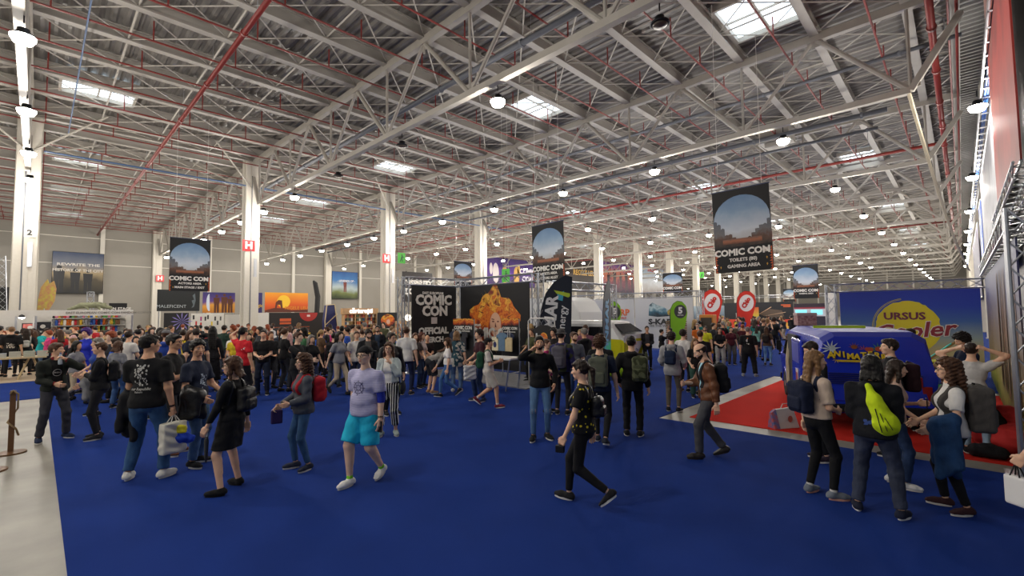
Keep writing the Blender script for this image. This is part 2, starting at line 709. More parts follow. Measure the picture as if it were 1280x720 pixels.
t = empty('sprinkler_riser', (0, 0, 0), 0, 'pair of thick red pipes running away along the right wall under the roof', 'pipe')
for X, Z in ((-0.35, 12.8), (0.35, 13.4)):
    MB().tube([(X, 8, Z), (X, 120, Z)], 0.12 if X < 0 else 0.05, 10).build('pipe_run', 'pipe_red', t, smooth=True)
mb = MB()
for i in range(20):
    mb.tube([(-0.35, 10 + i * 4.4, 12.8), (-0.35, 10.15 + i * 4.4, 12.8)], 0.16, 10)
mb.build('coupling', 'pipe_red', t)
o = MB().tube([(-38.6, 1.0, 13.4), (-12, 1.0, 13.4)], 0.03, 6).build('blue_conduit', 'pipe_blue')
tag(o, 'thin blue conduit beside the first truss', 'conduit')
o = MB().tube([(-39.0, 0, 12.2), (-39.0, 40, 12.2)], 0.06, 6).build('blue_conduit', 'pipe_blue')
tag(o, 'thin blue conduit running from column to column under the roof', 'conduit')
# ventilator unit on the roof
o = MB().box((-9.2, 33, 13.2), (-7.4, 34.6, 14.4)).box((-8.9, 33.2, 12.9), (-7.7, 34.4, 13.2)).build('ventilation_unit', 'purlin', bevel=0.05)
tag(o, 'boxy grey ventilation unit under the roof behind the third truss', 'ventilator')

# cable tray along the right wall
t = empty('cable_tray', (0, 0, 0), 0, 'galvanised cable tray with blue cables running along the right wall', 'cable tray')
mb = MB()
mb.box((0.82, 12, 9.9), (0.86, 120, 10.15)).box((1.1, 12, 9.9), (1.14, 120, 10.15))
for i in range(100):
    mb.box((0.82, 12 + i, 9.9), (1.14, 12.1 + i, 9.93))
mb.build('tray', 'alu', t)
MB().tube([(0.95, 12, 9.98), (0.97, 60, 10.0), (0.95, 120, 9.98)], 0.04, 6).tube([(1.03, 12, 10.0), (1.0, 60, 9.98), (1.03, 120, 10.0)], 0.035, 6).build('cable', mat('cable_blue', '2f5ba8', 0.5), t)
# rope slung between trusses
t = empty('rope_bundle', (0, 0, 0), 0, 'bundle of pale ropes slung from the near truss corner down towards the wall truss', 'rope')
for i in range(3):
    pa, pb = Vector((-1.15, 23.3, 10.6)), Vector((0.45, 48, 5.0))
    MB().tube([pa + (pb - pa) * s + Vector((0.04 * i, 0, -0.9 * math.sin(PI * s) - 0.03 * i)) for s in [k / 12 for k in range(13)]], 0.03, 6).build('rope', mat('rope_pale', 'cfc3a6', 0.8), t)

# ------------------------------------------------------------------ skylights
mat('skylight_glass', 'dcebf6', 0.3, emit=2.6)
for j, (Y, xs_) in enumerate(((2.0, (-5.5, -17.3, -32.9, -48.6, -60.4, -75.0)), (20.5, (-5.5, -17.5, -33.2, -49.3, -61.4, -75)), (45.9, (-5.3, -17.7, -34, -50, -62)), (70, (-5.3, -17.7, -34, -50)), (94, (-5.3, -17.7, -34)), (118, (-5.3, -17.7, -34)))):
    for i, X in enumerate(xs_):
        t = empty('skylight', (X, Y, 0))
        tag(t, 'bright rectangular roof skylight, %s across in the %s row down the hall' % (ORD[i], ORD[j]), 'skylight', 'roof skylights')
        a, b = 1.25, 1.45
        MB().box((-a, -b, 14.62), (a, b, 14.66)).build('pane', 'skylight_glass', t)
        mb = MB()
        mb.box((-a - .12, -b - .12, 14.4), (-a, b + .12, 14.7)).box((a, -b - .12, 14.4), (a + .12, b + .12, 14.7)).box((-a, -b - .12, 14.4), (a, -b, 14.7)).box((-a, b, 14.4), (a, b + .12, 14.7))
        mb.build('curb', 'white_steel', t)
        MB().box((-0.04, -b, 14.55), (0.04, b, 14.62)).box((-a, -0.04, 14.55), (a, 0.04, 14.62)).build('glazing_bar', 'white_steel', t)

# ------------------------------------------------------------------ lamps
mat('lamp_glow', 'fff2da', 0.4, emit=60)
mat('lamp_off', '4a4038', 0.3)
LD = bpy.data.lights.new('lamp_light', 'POINT')
LD.energy = LAMP_W
LD.color = LAMP_COL
LD.shadow_soft_size = 0.22


def lamp_proto(lit):
    t = empty('high_bay_lamp')
    MB().lathe([(0.04, 0.26), (0.13, 0.24), (0.14, 0.12), (0.25, 0.08), (0.27, 0.03), (0.24, 0.02)], n=16).build('housing', 'dark_metal', t, smooth=True)
    MB().lathe([(0.27, 0.025), (0.26, -0.04), (0.20, -0.15), (0.02, -0.20)] if lit else [(0.2, 0.02), (0.18, -0.02), (0.02, -0.04)], n=16).build('lens', 'lamp_glow' if lit else 'lamp_off', t, smooth=True)
    MB().tube([(0, 0, 0.4), (0, 0, 0.62)], 0.02, 5).build('hook', 'dark_metal', t)
    if lit:
        l = bpy.data.objects.new('light', LD)
        COL.objects.link(l)
        l.parent = t
        l.location = (0, 0, -0.80)
    return t


lit_p, off_p = lamp_proto(True), lamp_proto(False)
u_ = set()
LX0 = [-5.5, -11.8, -18.15, -24.6, -30.9, -36.8]
LX1 = [-42.2, -48.0, -54.5, -61.0, -67.0, -73.5]
for n in range(-2, N1):
    for si, L_ in enumerate((LX0, LX1)):
        if si == 1 and n < 0:
            continue
        if n > 13 and si == 1:
            continue
        for k, X in enumerate(L_):
            if n > 9 and k % 2:
                continue
            lit = not (n == 1 and si == 0 and k in (0, 2, 3))
            src = lit_p if lit else off_p
            o = src if lit not in u_ else copy_tree(src)
            u_.add(lit)
            o.location = (X, TY(n) + 0.1, ZB - 0.74)
            nm = ORD[n] if n >= 0 else ('rear', 'nearest')[n + 2]
            tag(o, '%s lamp, %s from the right under the %s truss, %s bay' % ('glowing' if lit else 'unlit dark', ORD[k], nm, ('near', 'far')[si]), 'ceiling lamp', 'high bay lamps')
for i in range(1, 9):
    o = copy_tree(lit_p)
    o.location = (0.75, 24.3 + 13.0 * (i - 1), 9.7)
    tag(o, 'glowing wall row lamp, %s along the cable tray' % ORD[i - 1], 'ceiling lamp', 'lamps along the cable tray')
# ------------------------------------------------------------------ bodies: one smooth surface grown around a posed skeleton
A3 = lambda *v: np.array(v, float)


def seg(a, b, ra, rb, sy=1.0, clip=None, k=None):
    return dict(t='c', a=np.array(a, float), b=np.array(b, float), ra=ra, rb=rb, clip=clip, k=k)


def ell(c, r, R=None, clip=None, k=None):
    return dict(t='e', c=np.array(c, float), r=np.array(r, float), R=R, clip=clip, k=k)


def rbox(c, r, rd, R=None, clip=None, k=None):
    return dict(t='b', c=np.array(c, float), r=np.array(r, float), rd=rd, R=R, clip=clip, k=k)


def bounds(p):
    if p['t'] == 'c':
        lo = np.minimum(p['a'] - p['ra'], p['b'] - p['rb'])
        hi = np.maximum(p['a'] + p['ra'], p['b'] + p['rb'])
    else:
        r = p['r'] + p.get('rd', 0)
        m = r if p['R'] is None else np.abs(p['R']) @ r
        lo, hi = p['c'] - m, p['c'] + m
    return lo, hi


def evalp(p, X, Y, Z):
    if p['t'] == 'c':
        a, b = p['a'], p['b']
        ba = b - a
        L = max(ba @ ba, 1e-9)
        h = np.clip(((X - a[0]) * ba[0] + (Y - a[1]) * ba[1] + (Z - a[2]) * ba[2]) / L, 0, 1)
        d = np.sqrt((X - a[0] - ba[0] * h) ** 2 + (Y - a[1] - ba[1] * h) ** 2 + (Z - a[2] - ba[2] * h) ** 2) - (p['ra'] + (p['rb'] - p['ra']) * h)
    else:
        c, r = p['c'], p['r']
        x, y, z = X - c[0], Y - c[1], Z - c[2]
        if p['R'] is not None:
            R = p['R']        # columns = local axes in world
            x, y, z = (R[0, 0] * x + R[1, 0] * y + R[2, 0] * z), (R[0, 1] * x + R[1, 1] * y + R[2, 1] * z), (R[0, 2] * x + R[1, 2] * y + R[2, 2] * z)
        if p['t'] == 'e':
            k0 = np.sqrt((x / r[0]) ** 2 + (y / r[1]) ** 2 + (z / r[2]) ** 2)
            k1 = np.sqrt((x / r[0] ** 2) ** 2 + (y / r[1] ** 2) ** 2 + (z / r[2] ** 2) ** 2) + 1e-9
            d = k0 * (k0 - 1) / k1
        else:
            qx, qy, qz = np.abs(x) - r[0], np.abs(y) - r[1], np.abs(z) - r[2]
            d = np.sqrt(np.maximum(qx, 0) ** 2 + np.maximum(qy, 0) ** 2 + np.maximum(qz, 0) ** 2) + np.minimum(np.maximum(qx, np.maximum(qy, qz)), 0) - p['rd']
    if p['clip']:
        for (n, q) in p['clip']:
            d = np.maximum(d, (X - q[0]) * n[0] + (Y - q[1]) * n[1] + (Z - q[2]) * n[2])
    return d


def surfnet(f, org, h):
    s = f < 0
    c = s[:-1, :-1, :-1].astype(np.int8)
    tot = c.copy()
    tot = sum(s[i:f.shape[0] - 1 + i, j:f.shape[1] - 1 + j, k:f.shape[2] - 1 + k].astype(np.int8) for i in (0, 1) for j in (0, 1) for k in (0, 1))
    act = (tot > 0) & (tot < 8)
    I = np.argwhere(act)
    if len(I) == 0:
        return None
    idx = -np.ones(act.shape, np.int64)
    idx[act] = np.arange(len(I))
    corners = [(i, j, k) for i in (0, 1) for j in (0, 1) for k in (0, 1)]
    val = {c: f[I[:, 0] + c[0], I[:, 1] + c[1], I[:, 2] + c[2]] for c in corners}
    acc = np.zeros((len(I), 3))
    cnt = np.zeros(len(I))
    for a in corners:
        for ax in range(3):
            if a[ax]:
                continue
            b = list(a)
            b[ax] = 1
            va, vb = val[a], val[tuple(b)]
            cr = (va < 0) != (vb < 0)
            t = np.where(cr, va / np.where(cr, va - vb, 1), 0)
            p = np.zeros((len(I), 3)) + np.array(a, float)
            p[:, ax] += t
            acc += p * cr[:, None]
            cnt += cr
    V = (acc / cnt[:, None] + I) * h + org
    quads = []
    for ax in range(3):
        o1, o2 = [(1, 2), (2, 0), (0, 1)][ax]
        sl0 = [slice(1, -1)] * 3
        sl0[ax] = slice(0, -1)
        sl1 = list(sl0)
        sl1[ax] = slice(1, None)
        s0, s1 = s[tuple(sl0)], s[tuple(sl1)]
        E = np.argwhere(s0 != s1)
        if len(E) == 0:
            continue
        inside = s0[E[:, 0], E[:, 1], E[:, 2]]
        E = E + 1
        E[:, ax] -= 1

        def cell(d1, d2):
            q = E.copy()
            q[:, o1] -= d1
            q[:, o2] -= d2
            return idx[q[:, 0], q[:, 1], q[:, 2]]
        Q = np.stack([cell(1, 1), cell(0, 1), cell(0, 0), cell(1, 0)], 1)
        Q[~inside] = Q[~inside][:, ::-1]
        quads.append(Q)
    return V, np.concatenate(quads)


def sdf_mesh(prims, h, k=0.03, cut=None, sub=None, wob=0.0, wf=22.0, seed=0, mod=None):
    lo = np.min([bounds(p)[0] for p in prims], 0) - 2.5 * h
    hi = np.max([bounds(p)[1] for p in prims], 0) + 2.5 * h
    n = np.maximum(np.ceil((hi - lo) / h).astype(int) + 1, 4)
    f = np.full(n, 1.0, np.float32)
    ax = [lo[i] + h * np.arange(n[i]) for i in range(3)]
    for p in prims:
        kk = p['k'] if p['k'] is not None else k
        l, u = bounds(p)
        i0 = np.clip(np.floor((l - kk * 1.2 - 2 * h - lo) / h).astype(int), 0, n)
        i1 = np.clip(np.ceil((u + kk * 1.2 + 2 * h - lo) / h).astype(int) + 1, 0, n)
        sl = tuple(slice(i0[i], i1[i]) for i in range(3))
        X, Y, Z = ax[0][sl[0]][:, None, None], ax[1][sl[1]][None, :, None], ax[2][sl[2]][None, None, :]
        d = evalp(p, X, Y, Z)
        g = f[sl]
        if kk > 0:
            q = np.maximum(kk - np.abs(g - d), 0) / kk
            f[sl] = np.minimum(g, d) - q * q * kk * 0.25
        else:
            f[sl] = np.minimum(g, d)
    X, Y, Z = ax[0][:, None, None], ax[1][None, :, None], ax[2][None, None, :]
    if wob:
        r = np.random.RandomState(seed)
        a, b, c = r.uniform(0, 6, 3)
        f = f + wob * (np.sin(X * wf + a + 2 * np.sin(Z * wf * .5 + b)) * np.sin(Z * wf * 1.3 + c + 1.5 * np.sin(X * wf * .7)) + 0.6 * np.sin(Y * wf + Z * wf * 1.9 + X * 9 + a))
    if mod is not None:
        f = mod(f, X, Y, Z)
    for p in (sub or []):
        f = np.maximum(f, -evalp(p, X, Y, Z))
    for (nn, q) in (cut or []):
        f = np.maximum(f, (X - q[0]) * nn[0] + (Y - q[1]) * nn[1] + (Z - q[2]) * nn[2])
    return surfnet(f, lo, h)


def np_mesh(name, VQ, mats, mi=None):
    V, Q = VQ
    me = bpy.data.meshes.new(name)
    me.vertices.add(len(V))
    me.vertices.foreach_set('co', np.ascontiguousarray(V, np.float32).ravel())
    me.loops.add(len(Q) * 4)
    me.loops.foreach_set('vertex_index', np.ascontiguousarray(Q, np.int32).ravel())
    me.polygons.add(len(Q))
    me.polygons.foreach_set('loop_start', np.arange(0, len(Q) * 4, 4, dtype=np.int32))
    me.polygons.foreach_set('loop_total', np.full(len(Q), 4, np.int32))
    for mm in mats:
        me.materials.append(_m(mm))
    me.update(calc_edges=True)
    me.polygons.foreach_set('use_smooth', [True] * len(Q))
    if mi is not None:
        me.polygons.foreach_set('material_index', mi.astype(np.int32))
    me.update()
    return me


def join_vq(lst):
    V, Q, n = [], [], 0
    for v, q in lst:
        V.append(v)
        Q.append(q + n)
        n += len(v)
    return np.concatenate(V), np.concatenate(Q)


def unit(v):
    v = np.array(v, float)
    return v / (np.linalg.norm(v) + 1e-9)


def ik(a, c, l1, l2, hint):
    """two-bone chain from a to c bending towards hint; returns mid, end"""
    a, c = np.array(a, float), np.array(c, float)
    d = c - a
    L = np.linalg.norm(d)
    if L > (l1 + l2) * 0.995:
        c = a + d / L * (l1 + l2) * 0.995
        d = c - a
        L = np.linalg.norm(d)
    u = d / L
    x = (l1 * l1 - l2 * l2 + L * L) / (2 * L)
    hgt = math.sqrt(max(l1 * l1 - x * x, 1e-6))
    hn = np.array(hint, float)
    hn = hn - u * (hn @ u)
    hn = unit(hn)
    return a + u * x + hn * hgt, c


def rotx(a):
    c, s = math.cos(a), math.sin(a)
    return np.array([[1, 0, 0], [0, c, -s], [0, s, c]])


def rotz(a):
    c, s = math.cos(a), math.sin(a)
    return np.array([[c, -s, 0], [s, c, 0], [0, 0, 1]])


SKIN = ['e3b596', 'd9a684', 'cf9a78', 'e8c0a4']
# arm poses as wrist targets in the upright torso frame (right side; mirrored for the left) and elbow hints
ARM = {
    'hang': ((.27, .03, .845), (.25, -1, 0)),
    'hang_b': ((.25, -.05, .85), (.25, -1, 0)),
    'fwd': ((.24, .17, .88), (.3, -1, 0)),
    'phone': ((.09, .27, 1.17), (.5, -.7, -.6)),
    'belly': ((.06, .22, 1.03), (.6, -.8, -.3)),
    'cross': ((-.06, .20, 1.17), (.7, -.2, -.8)),
    'hold': ((.22, .25, .98), (.4, -1, -.2)),
    'chin': ((.08, .20, 1.38), (.6, .1, -1)),
    'ear': ((.14, .12, 1.53), (.8, .3, -.7)),
    'drink': ((.07, .22, 1.46), (.9, .1, -.7)),
    'pocket': ((.235, .07, .93), (.6, -1, 0)),
    'up': ((.20, .06, 1.78), (1, .3, 0)),
    'head': ((.17, -.02, 1.66), (1, .35, .1)),
    'photo': ((.07, .38, 1.50), (.5, 0, -1)),
    'reach': ((.16, .47, 1.15), (.5, 0, -1)),
    'back': ((.22, -.12, .90), (.3, -1, 0)),
    'walkf': ((.27, .16, .87), (.2, -1, 0)),
    'walkb': ((.28, -.16, .87), (.2, -1, 0)),
    'strap': ((.13, .17, 1.33), (.7, -.3, -.9)),
}
# foot poses: (x, y, lift, toe-out degrees, heel lift)
LEG = {
    'stand': ((.11, .00, 0, 12, 0), (-.11, .00, 0, 12, 0)),
    'stand2': ((.13, .06, 0, 14, 0), (-.12, -.05, 0, 22, 0)),
    'wide': ((.19, .02, 0, 16, 0), (-.19, .00, 0, 16, 0)),
    'walk': ((.09, .22, .0, 4, -.15), (-.08, -.26, .05, 6, .9)),
    'walk2': ((.08, -.26, .04, 6, .9), (-.09, .22, .0, 4, -.15)),
    'stroll': ((.09, .17, 0, 6, 0), (-.09, -.20, .015, 8, .4)),
    'stroll2': ((.09, -.20, .015, 8, .4), (-.09, .17, 0, 6, 0)),
    'cross': ((.02, .10, 0, 10, 0), (-.06, -.06, 0, 10, 0)),
}


def skeleton(s):
    """posed joints in a 1.75 m body frame: +y is the way the person faces, +x their right hand side"""
    J = {}
    lean = s.get('lean', 0.0)
    feet = s.get('feet') or LEG[s.get('legs', 'stand')]
    fem = s.get('fem', False)
    hipw = .092 if fem else .088
    hz = s.get('hip', None)
    ank = []
    for (x, y, lift, toe, heel) in feet:
        az = .085 + lift + .10 * max(heel, 0)
        ank.append((x, y - .05 * max(heel, 0), az, toe, heel))
    if hz is None:
        hz = 0.925
        for sx, a in zip((1, -1), ank):
            d2 = (a[0] - sx * hipw) ** 2 + a[1] ** 2
            hz = min(hz, a[2] + math.sqrt(max(.855 ** 2 - d2, .1)) - .012)
    J['pelvis'] = A3(0, s.get('hipy', 0), hz)
    R = rotx(-lean) @ rotz(math.radians(-s.get('twist', 0)))
    J['R'] = R
    P = J['pelvis']
    J['T'] = lambda q: P + R @ (np.array(q, float) - A3(0, 0, .925))
    T = J['T']
    sw = (.165 if fem else .19) * s.get('w', 1.0) ** .5
    J['sw'] = sw
    J['neck'] = T((0, -.005, 1.47))
    hy, hp = s.get('head', (0, 0))
    HR = R @ rotz(math.radians(-hy)) @ rotx(math.radians(hp))
    # keep the head upright when the trunk bends a little
    if abs(lean) > 0.12:
        HR = rotx(lean * 0.5) @ HR
    J['HR'] = HR
    J['head'] = J['neck'] + (R @ A3(0, .005, .06)) + HR @ A3(0, .012, .105)
    for side, sx in (('R', 1), ('L', -1)):
        a = s.get('arm' + side, 'hang')
        if isinstance(a, str):
            tgt, hint = ARM[a]
        else:
            tgt, hint = a
        tgt = (tgt[0] * sx, tgt[1], tgt[2]) if isinstance(a, str) or len(a) < 3 else tgt
        hint = (hint[0] * sx, hint[1], hint[2])
        sh = A3(sx * (sw - .008), -.01, 1.378)
        el, wr = ik(sh, tgt, .285, .25, hint)
        J['sh' + side], J['el' + side], J['wr' + side] = T(sh), T(el), T(wr)
    for (side, sx), a in zip((('R', 1), ('L', -1)), ank):
        hip = P + A3(sx * hipw, 0, -.01)
        an = A3(a[0], a[1], a[2])
        toe = math.radians(a[3]) * sx
        fd = A3(math.sin(toe), math.cos(toe), 0)
        kn, an = ik(hip, an, .435, .42, s.get('knee', (sx * .15, 1, 0)))
        J['hip' + side], J['kn' + side], J['an' + side], J['fd' + side], J['heel' + side] = hip, kn, an, fd, a[4]
    return J


def lerp(a, b, t):
    return a + (b - a) * t


def torso_prims(s, J, off=0.0, flare=0.0):
    T, R = J['T'], J['R']
    w = s.get('w', 1.0)
    fem = s.get('fem', False)
    o = off
    P = []
    hw = .152 if fem else .145
    P.append(ell(T((0, -.005, .93)), (hw * w + o + flare, .108 * w + o + flare, .12 + o), R))
    P.append(ell(T((0, .005 + .03 * max(w - 1, 0), 1.07)), ((.118 if fem else .135) * w + o + flare * .7, (.088 if fem else .098) * w ** 1.3 + o + flare * .6, .15), R))
    P.append(ell(T((0, 0, 1.27)), ((.138 if fem else .160) * w ** .7 + o, .098 * w ** .7 + o, .18), R))
    sw = J['sw']
    P.append(seg(T((-sw + .06, -.012, 1.36)), T((sw - .06, -.012, 1.36)), .050 + o, .050 + o))
    for sx in (-1, 1):
        P.append(seg(T((sx * .02, -.018, 1.440)), T((sx * (sw - .02), -.012, 1.378)), .044 + o * .5, .040 + o * .6))
    P.append(seg(T((0, -.012, 1.38)), T((0, -.004, 1.465)), .070 + o, .056 + o * .4))
    if fem:
        for sx in (-1, 1):
            P.append(ell(T((sx * .065, .070, 1.255)), (.058 + o, .050 + o, .06 + o), R, k=.05))
    return P


def arm_prims(s, J, side, off=0.0, end=None, end_off=None):
    """end: None whole arm, or length along the arm 0..2 (1 = elbow)"""
    w = s.get('w', 1.0) ** .5 * (.9 if s.get('fem') else 1.0)
    sh, el, wr = J['sh' + side], J['el' + side], J['wr' + side]
    e = end if end is not None else 2.0
    P = []
    q = lerp(sh, el, min(e, 1.0))
    cl = None
    if e < 1:
        cl = [(unit(el - sh), q)]
        eo = off if end_off is None else end_off
        P.append(seg(sh, lerp(sh, el, min(e + .12, 1)), .049 * w + off, .046 * w + eo, clip=cl))
        return P
    P.append(seg(sh, el, .049 * w + off, .039 * w + off))
    f = e - 1
    if f > 0:
        q = lerp(el, wr, min(f, 1))
        cl = [(unit(wr - el), q)] if end is not None else None
        r1 = (.039 * w) + (.026 * w - .039 * w) * min(f + .1, 1)
        P.append(seg(el, lerp(el, wr, min(f + .1, 1.0)) if end is not None else wr, .040 * w + off, r1 + off, clip=cl))
    return P


def hand_prims(J, side, curl=0.35, palm=None, w=.95):
    sx = 1 if side == 'R' else -1
    wr, el = J['wr' + side], J['el' + side]
    d = unit(wr - el)
    R = J['R']
    n = R @ (np.array(palm, float) * A3(sx, 1, 1)) if palm is not None else R @ A3(-sx, -.1, 0)   # palm faces the body
    n = unit(n - d * (n @ d))
    sd = unit(np.cross(d, n)) * sx           # thumb side
    if (R.T @ sd)[1] < -0.3 and palm is None:
        sd = -sd
    P = [seg(wr - d * .02, wr + d * .02, .026 * w, .026 * w)]
    P.append(rbox(wr + d * .055, (.030, .006, .032), .012, np.stack([sd, n, d], 1), k=.015))
    k = .004
    for i, (off, L) in enumerate(((.031, .070), (.011, .079), (-.010, .073), (-.030, .058))):
        b = wr + d * .088 + sd * off
        c1, c2 = curl * .9 + .03 * i, curl * 1.1
        a1 = c1
        p = b
        dirv = d
        for j, fr in enumerate((.45, .32, .23)):
            an = c1 * (j + 1) * .95
            dirv = d * math.cos(an) + n * math.sin(an)
            q = p + dirv * L * fr
            P.append(seg(p, q, .0092 - .0008 * j, .0086 - .0008 * j, k=k))
            p = q
    tb = wr + d * .028 + sd * .028
    td = unit(d * .7 + sd * .75 + n * (.25 + curl * .4))
    tm = tb + td * .038
    td2 = unit(d * .95 + sd * .25 + n * (.3 + curl * .5))
    P.append(seg(tb, tm, .013, .011, k=.008))
    P.append(seg(tm, tm + td2 * .034, .0105, .0085, k=k))
    return P


def leg_prims(s, J, side, off=0.0, end=2.0, hem=0.0):
    w = s.get('w', 1.0) ** .8
    hip, kn, an = J['hip' + side], J['kn' + side], J['an' + side]
    P = []
    if end <= 1:
        q = lerp(hip, kn, end)
        P.append(seg(hip, lerp(hip, kn, min(end + .1, 1.1)), .083 * w + off, .064 * w + off + hem, clip=[(unit(kn - hip), q)]))
        return P
    P.append(seg(hip, kn, .082 * w + off, .052 * w + off))
    q = lerp(kn, an, end - 1)
    d = unit(an - kn)
    bk = np.cross(d, np.cross(J['fd' + side], d))
    cl = [(d, q)] if end < 2 else None
    P.append(seg(kn, lerp(kn, an, min(end - 1 + .06, 1)), .052 * w + off, .036 + off + hem, clip=cl))
    if off < .02:
        P.append(seg(lerp(kn, an, .15) - unit(bk) * .018, lerp(kn, an, .5) - unit(bk) * .012, .044 * w + off, .036 * w + off * .5))
    return P


def foot_prims(J, side, off=0.0, shoe=False):
    an, fd, heel = J['an' + side], J['fd' + side], J['heel' + side]
    up = A3(0, 0, 1)
    sidev = np.cross(fd, up)
    ang = -heel * .75
    f = fd * math.cos(ang) + up * math.sin(ang)
    u = np.cross(sidev, f)
    if u[2] < 0:
        u = -u
    o = an - u * .085
    B = np.stack([sidev, f, u], 1)
    J['B' + side], J['O' + side] = B, o
    g = lambda x, y, z: o + sidev * x + f * y + u * z
    P = [seg(g(0, -.035, .045), g(0, .10, .036), .036 + off, .037 + off), seg(g(0, .10, .036), g(0, .155, .028), .038 + off, .028 + off)]
    P.append(seg(g(0, -.02, .05), an + (0 if shoe else 0), .036 + off, .034 + off))
    return P


def head_prims(J, s):
    c, R = J['head'], J['HR']
    g = lambda x, y, z: c + R @ A3(x, y, z)
    P = [ell(g(0, -.012, .022), (.074, .094, .090), R, k=.02)]
    P.append(ell(g(0, .022, -.030), (.060, .070, .080), R, k=.03))
    P.append(ell(g(0, .052, -.082), (.032, .034, .026), R, k=.025))            # chin
    P.append(seg(g(0, .088, .006), g(0, .108, -.028), .008, .0125, k=.010))    # nose
    for sx in (-1, 1):
        P.append(seg(g(sx * .014, .094, -.033), g(sx * .012, .098, -.033), .0075, .0075, k=.006))
        P.append(ell(g(sx * .030, .078, .024), (.024, .012, .008), R, k=.012))  # brow
        P.append(ell(g(sx * .041, .064, -.022), (.020, .018, .016), R, k=.018))  # cheek
        P.append(ell(g(sx * .078, -.004, -.008), (.010, .020, .031), R @ rotz(sx * -.35), k=.006))   # ear
    P.append(ell(g(0, .090, -.056), (.024, .010, .0065), R, k=.006))            # upper lip
    P.append(ell(g(0, .087, -.068), (.020, .010, .007), R, k=.006))             # lower lip
    return P


def eye_sockets(J):
    c, R = J['head'], J['HR']
    return [ell(c + R @ A3(sx * .031, .090, .004), (.017, .011, .009), R) for sx in (-1, 1)]


HAIRC = {'black': '17130f', 'dark': '2a1d14', 'brown': '4a2f1d', 'light': '7a5a3a', 'red': '8a3f1e', 'blond': 'a88a5c', 'grey': '77716a', 'pink': 'c79a98', 'purple': '3d1f6e', 'auburn': '5b3022'}


def hair_mesh(s, J, h):
    c, R = J['head'], J['HR']
    g = lambda x, y, z: c + R @ A3(x, y, z)
    st = s.get('hair', 'short')
    if st == 'bald':
        return None
    r = .010
    puff = {'short': .006, 'buzz': .0, 'quiff': .008, 'messy': .018, 'curly': .03, 'long': .012, 'bob': .016, 'pony': .006, 'bun': .006, 'longcurly': .028, 'ring': .002}[st]
    cap = [ell(g(0, -.016, .026 + puff * .5), (.078 + puff, .099 + puff, .094 + puff), R)]
    n = R @ A3(0, .80, -.60)
    q = g(0, .050, .030)
    clip = [(n, q)]
    if st == 'ring':
        clip.append((R @ A3(0, 0, 1), g(0, 0, .045)))
    cap[0]['clip'] = clip
    P = cap
    if s.get('cap') or s.get('hat'):
        pass
    elif st in ('quiff', 'messy', 'short', 'curly', 'buzz'):
        z = .012 if st == 'buzz' else (.03 if st == 'quiff' else .018)
        P.append(ell(g(0, .045, .082), (.058 + puff, .045, z + puff), R, k=.02))
        for sx in (-1, 1):
            P.append(ell(g(sx * .071, .020, .012), (.010, .022, .030), R, k=.015))
    Tn = J['T']
    if st in ('long', 'longcurly', 'bob'):
        L = {'long': .30, 'longcurly': .34, 'bob': .13}[st] * s.get('hl', 1.0)
        rr = .035 if st != 'longcurly' else .050
        down = J['R'] @ A3(0, 0, -1)
        for x in (-.055, -.02, .02, .055):
            a = g(x, -.075, .0)
            b = a + R @ A3(0, -.012, -.08)
            P.append(seg(a, b, rr, rr, k=.03))
            P.append(seg(b, b + down * max(L - .08, .03) + J['R'] @ A3(x * .5, -.045, 0), rr, rr * .55, k=.03))
        for sx in (-1, 1):
            a = g(sx * .072, .0, .03)
            b = g(sx * .082, .008, -.08)
            P.append(seg(a, b, rr * .7, rr * .75, k=.03))
            if L > .12:
                P.append(seg(b, b + down * (L * .75) + J['R'] @ A3(sx * .02, -.03 if not s.get('hairfront') else .03, 0), rr * .75, rr * .4, k=.03))
        for sx in (-1, 1):
            P.append(ell(g(sx * .045, .055, .072), (.035, .035, .022), R, k=.02))
    elif st == 'pony':
        for sx in (-1, 1):
            P.append(ell(g(sx * .035, .055, .078), (.035, .032, .016), R, k=.02))
        a = g(0, -.10, .035)
        b = g(0, -.155, -.02)
        cc = b + J['R'] @ A3(0, -.01, -.22 * s.get('hl', 1.0))
        P += [seg(a, b, .020, .032, k=.015), seg(b, cc, .034, .012, k=.015)]
    elif st == 'bun':
        P.append(ell(g(0, .055, .078), (.05, .032, .016), R, k=.02))
        P.append(ell(g(0, -.09, .10), (.042, .042, .038), R, k=.01))
    sub = [ell(g(0, .075, -.02), (.058, .075, .082), R)]
    wob = {'curly': .010, 'longcurly': .009, 'messy': .007}.get(st, .0025)
    wf = {'curly': 95, 'longcurly': 75, 'messy': 70}.get(st, 60)
    return sdf_mesh(P, h, k=.02, sub=sub, wob=wob, wf=wf, seed=hash(st) % 99)


def mesh_obj(name, VQ, mats, parent, color=None, mi=None):
    if VQ is None:
        return None
    o = link_mesh(name, np_mesh(name, VQ, mats, mi), parent, color)
    return o


DEC = []
PERSONS = []


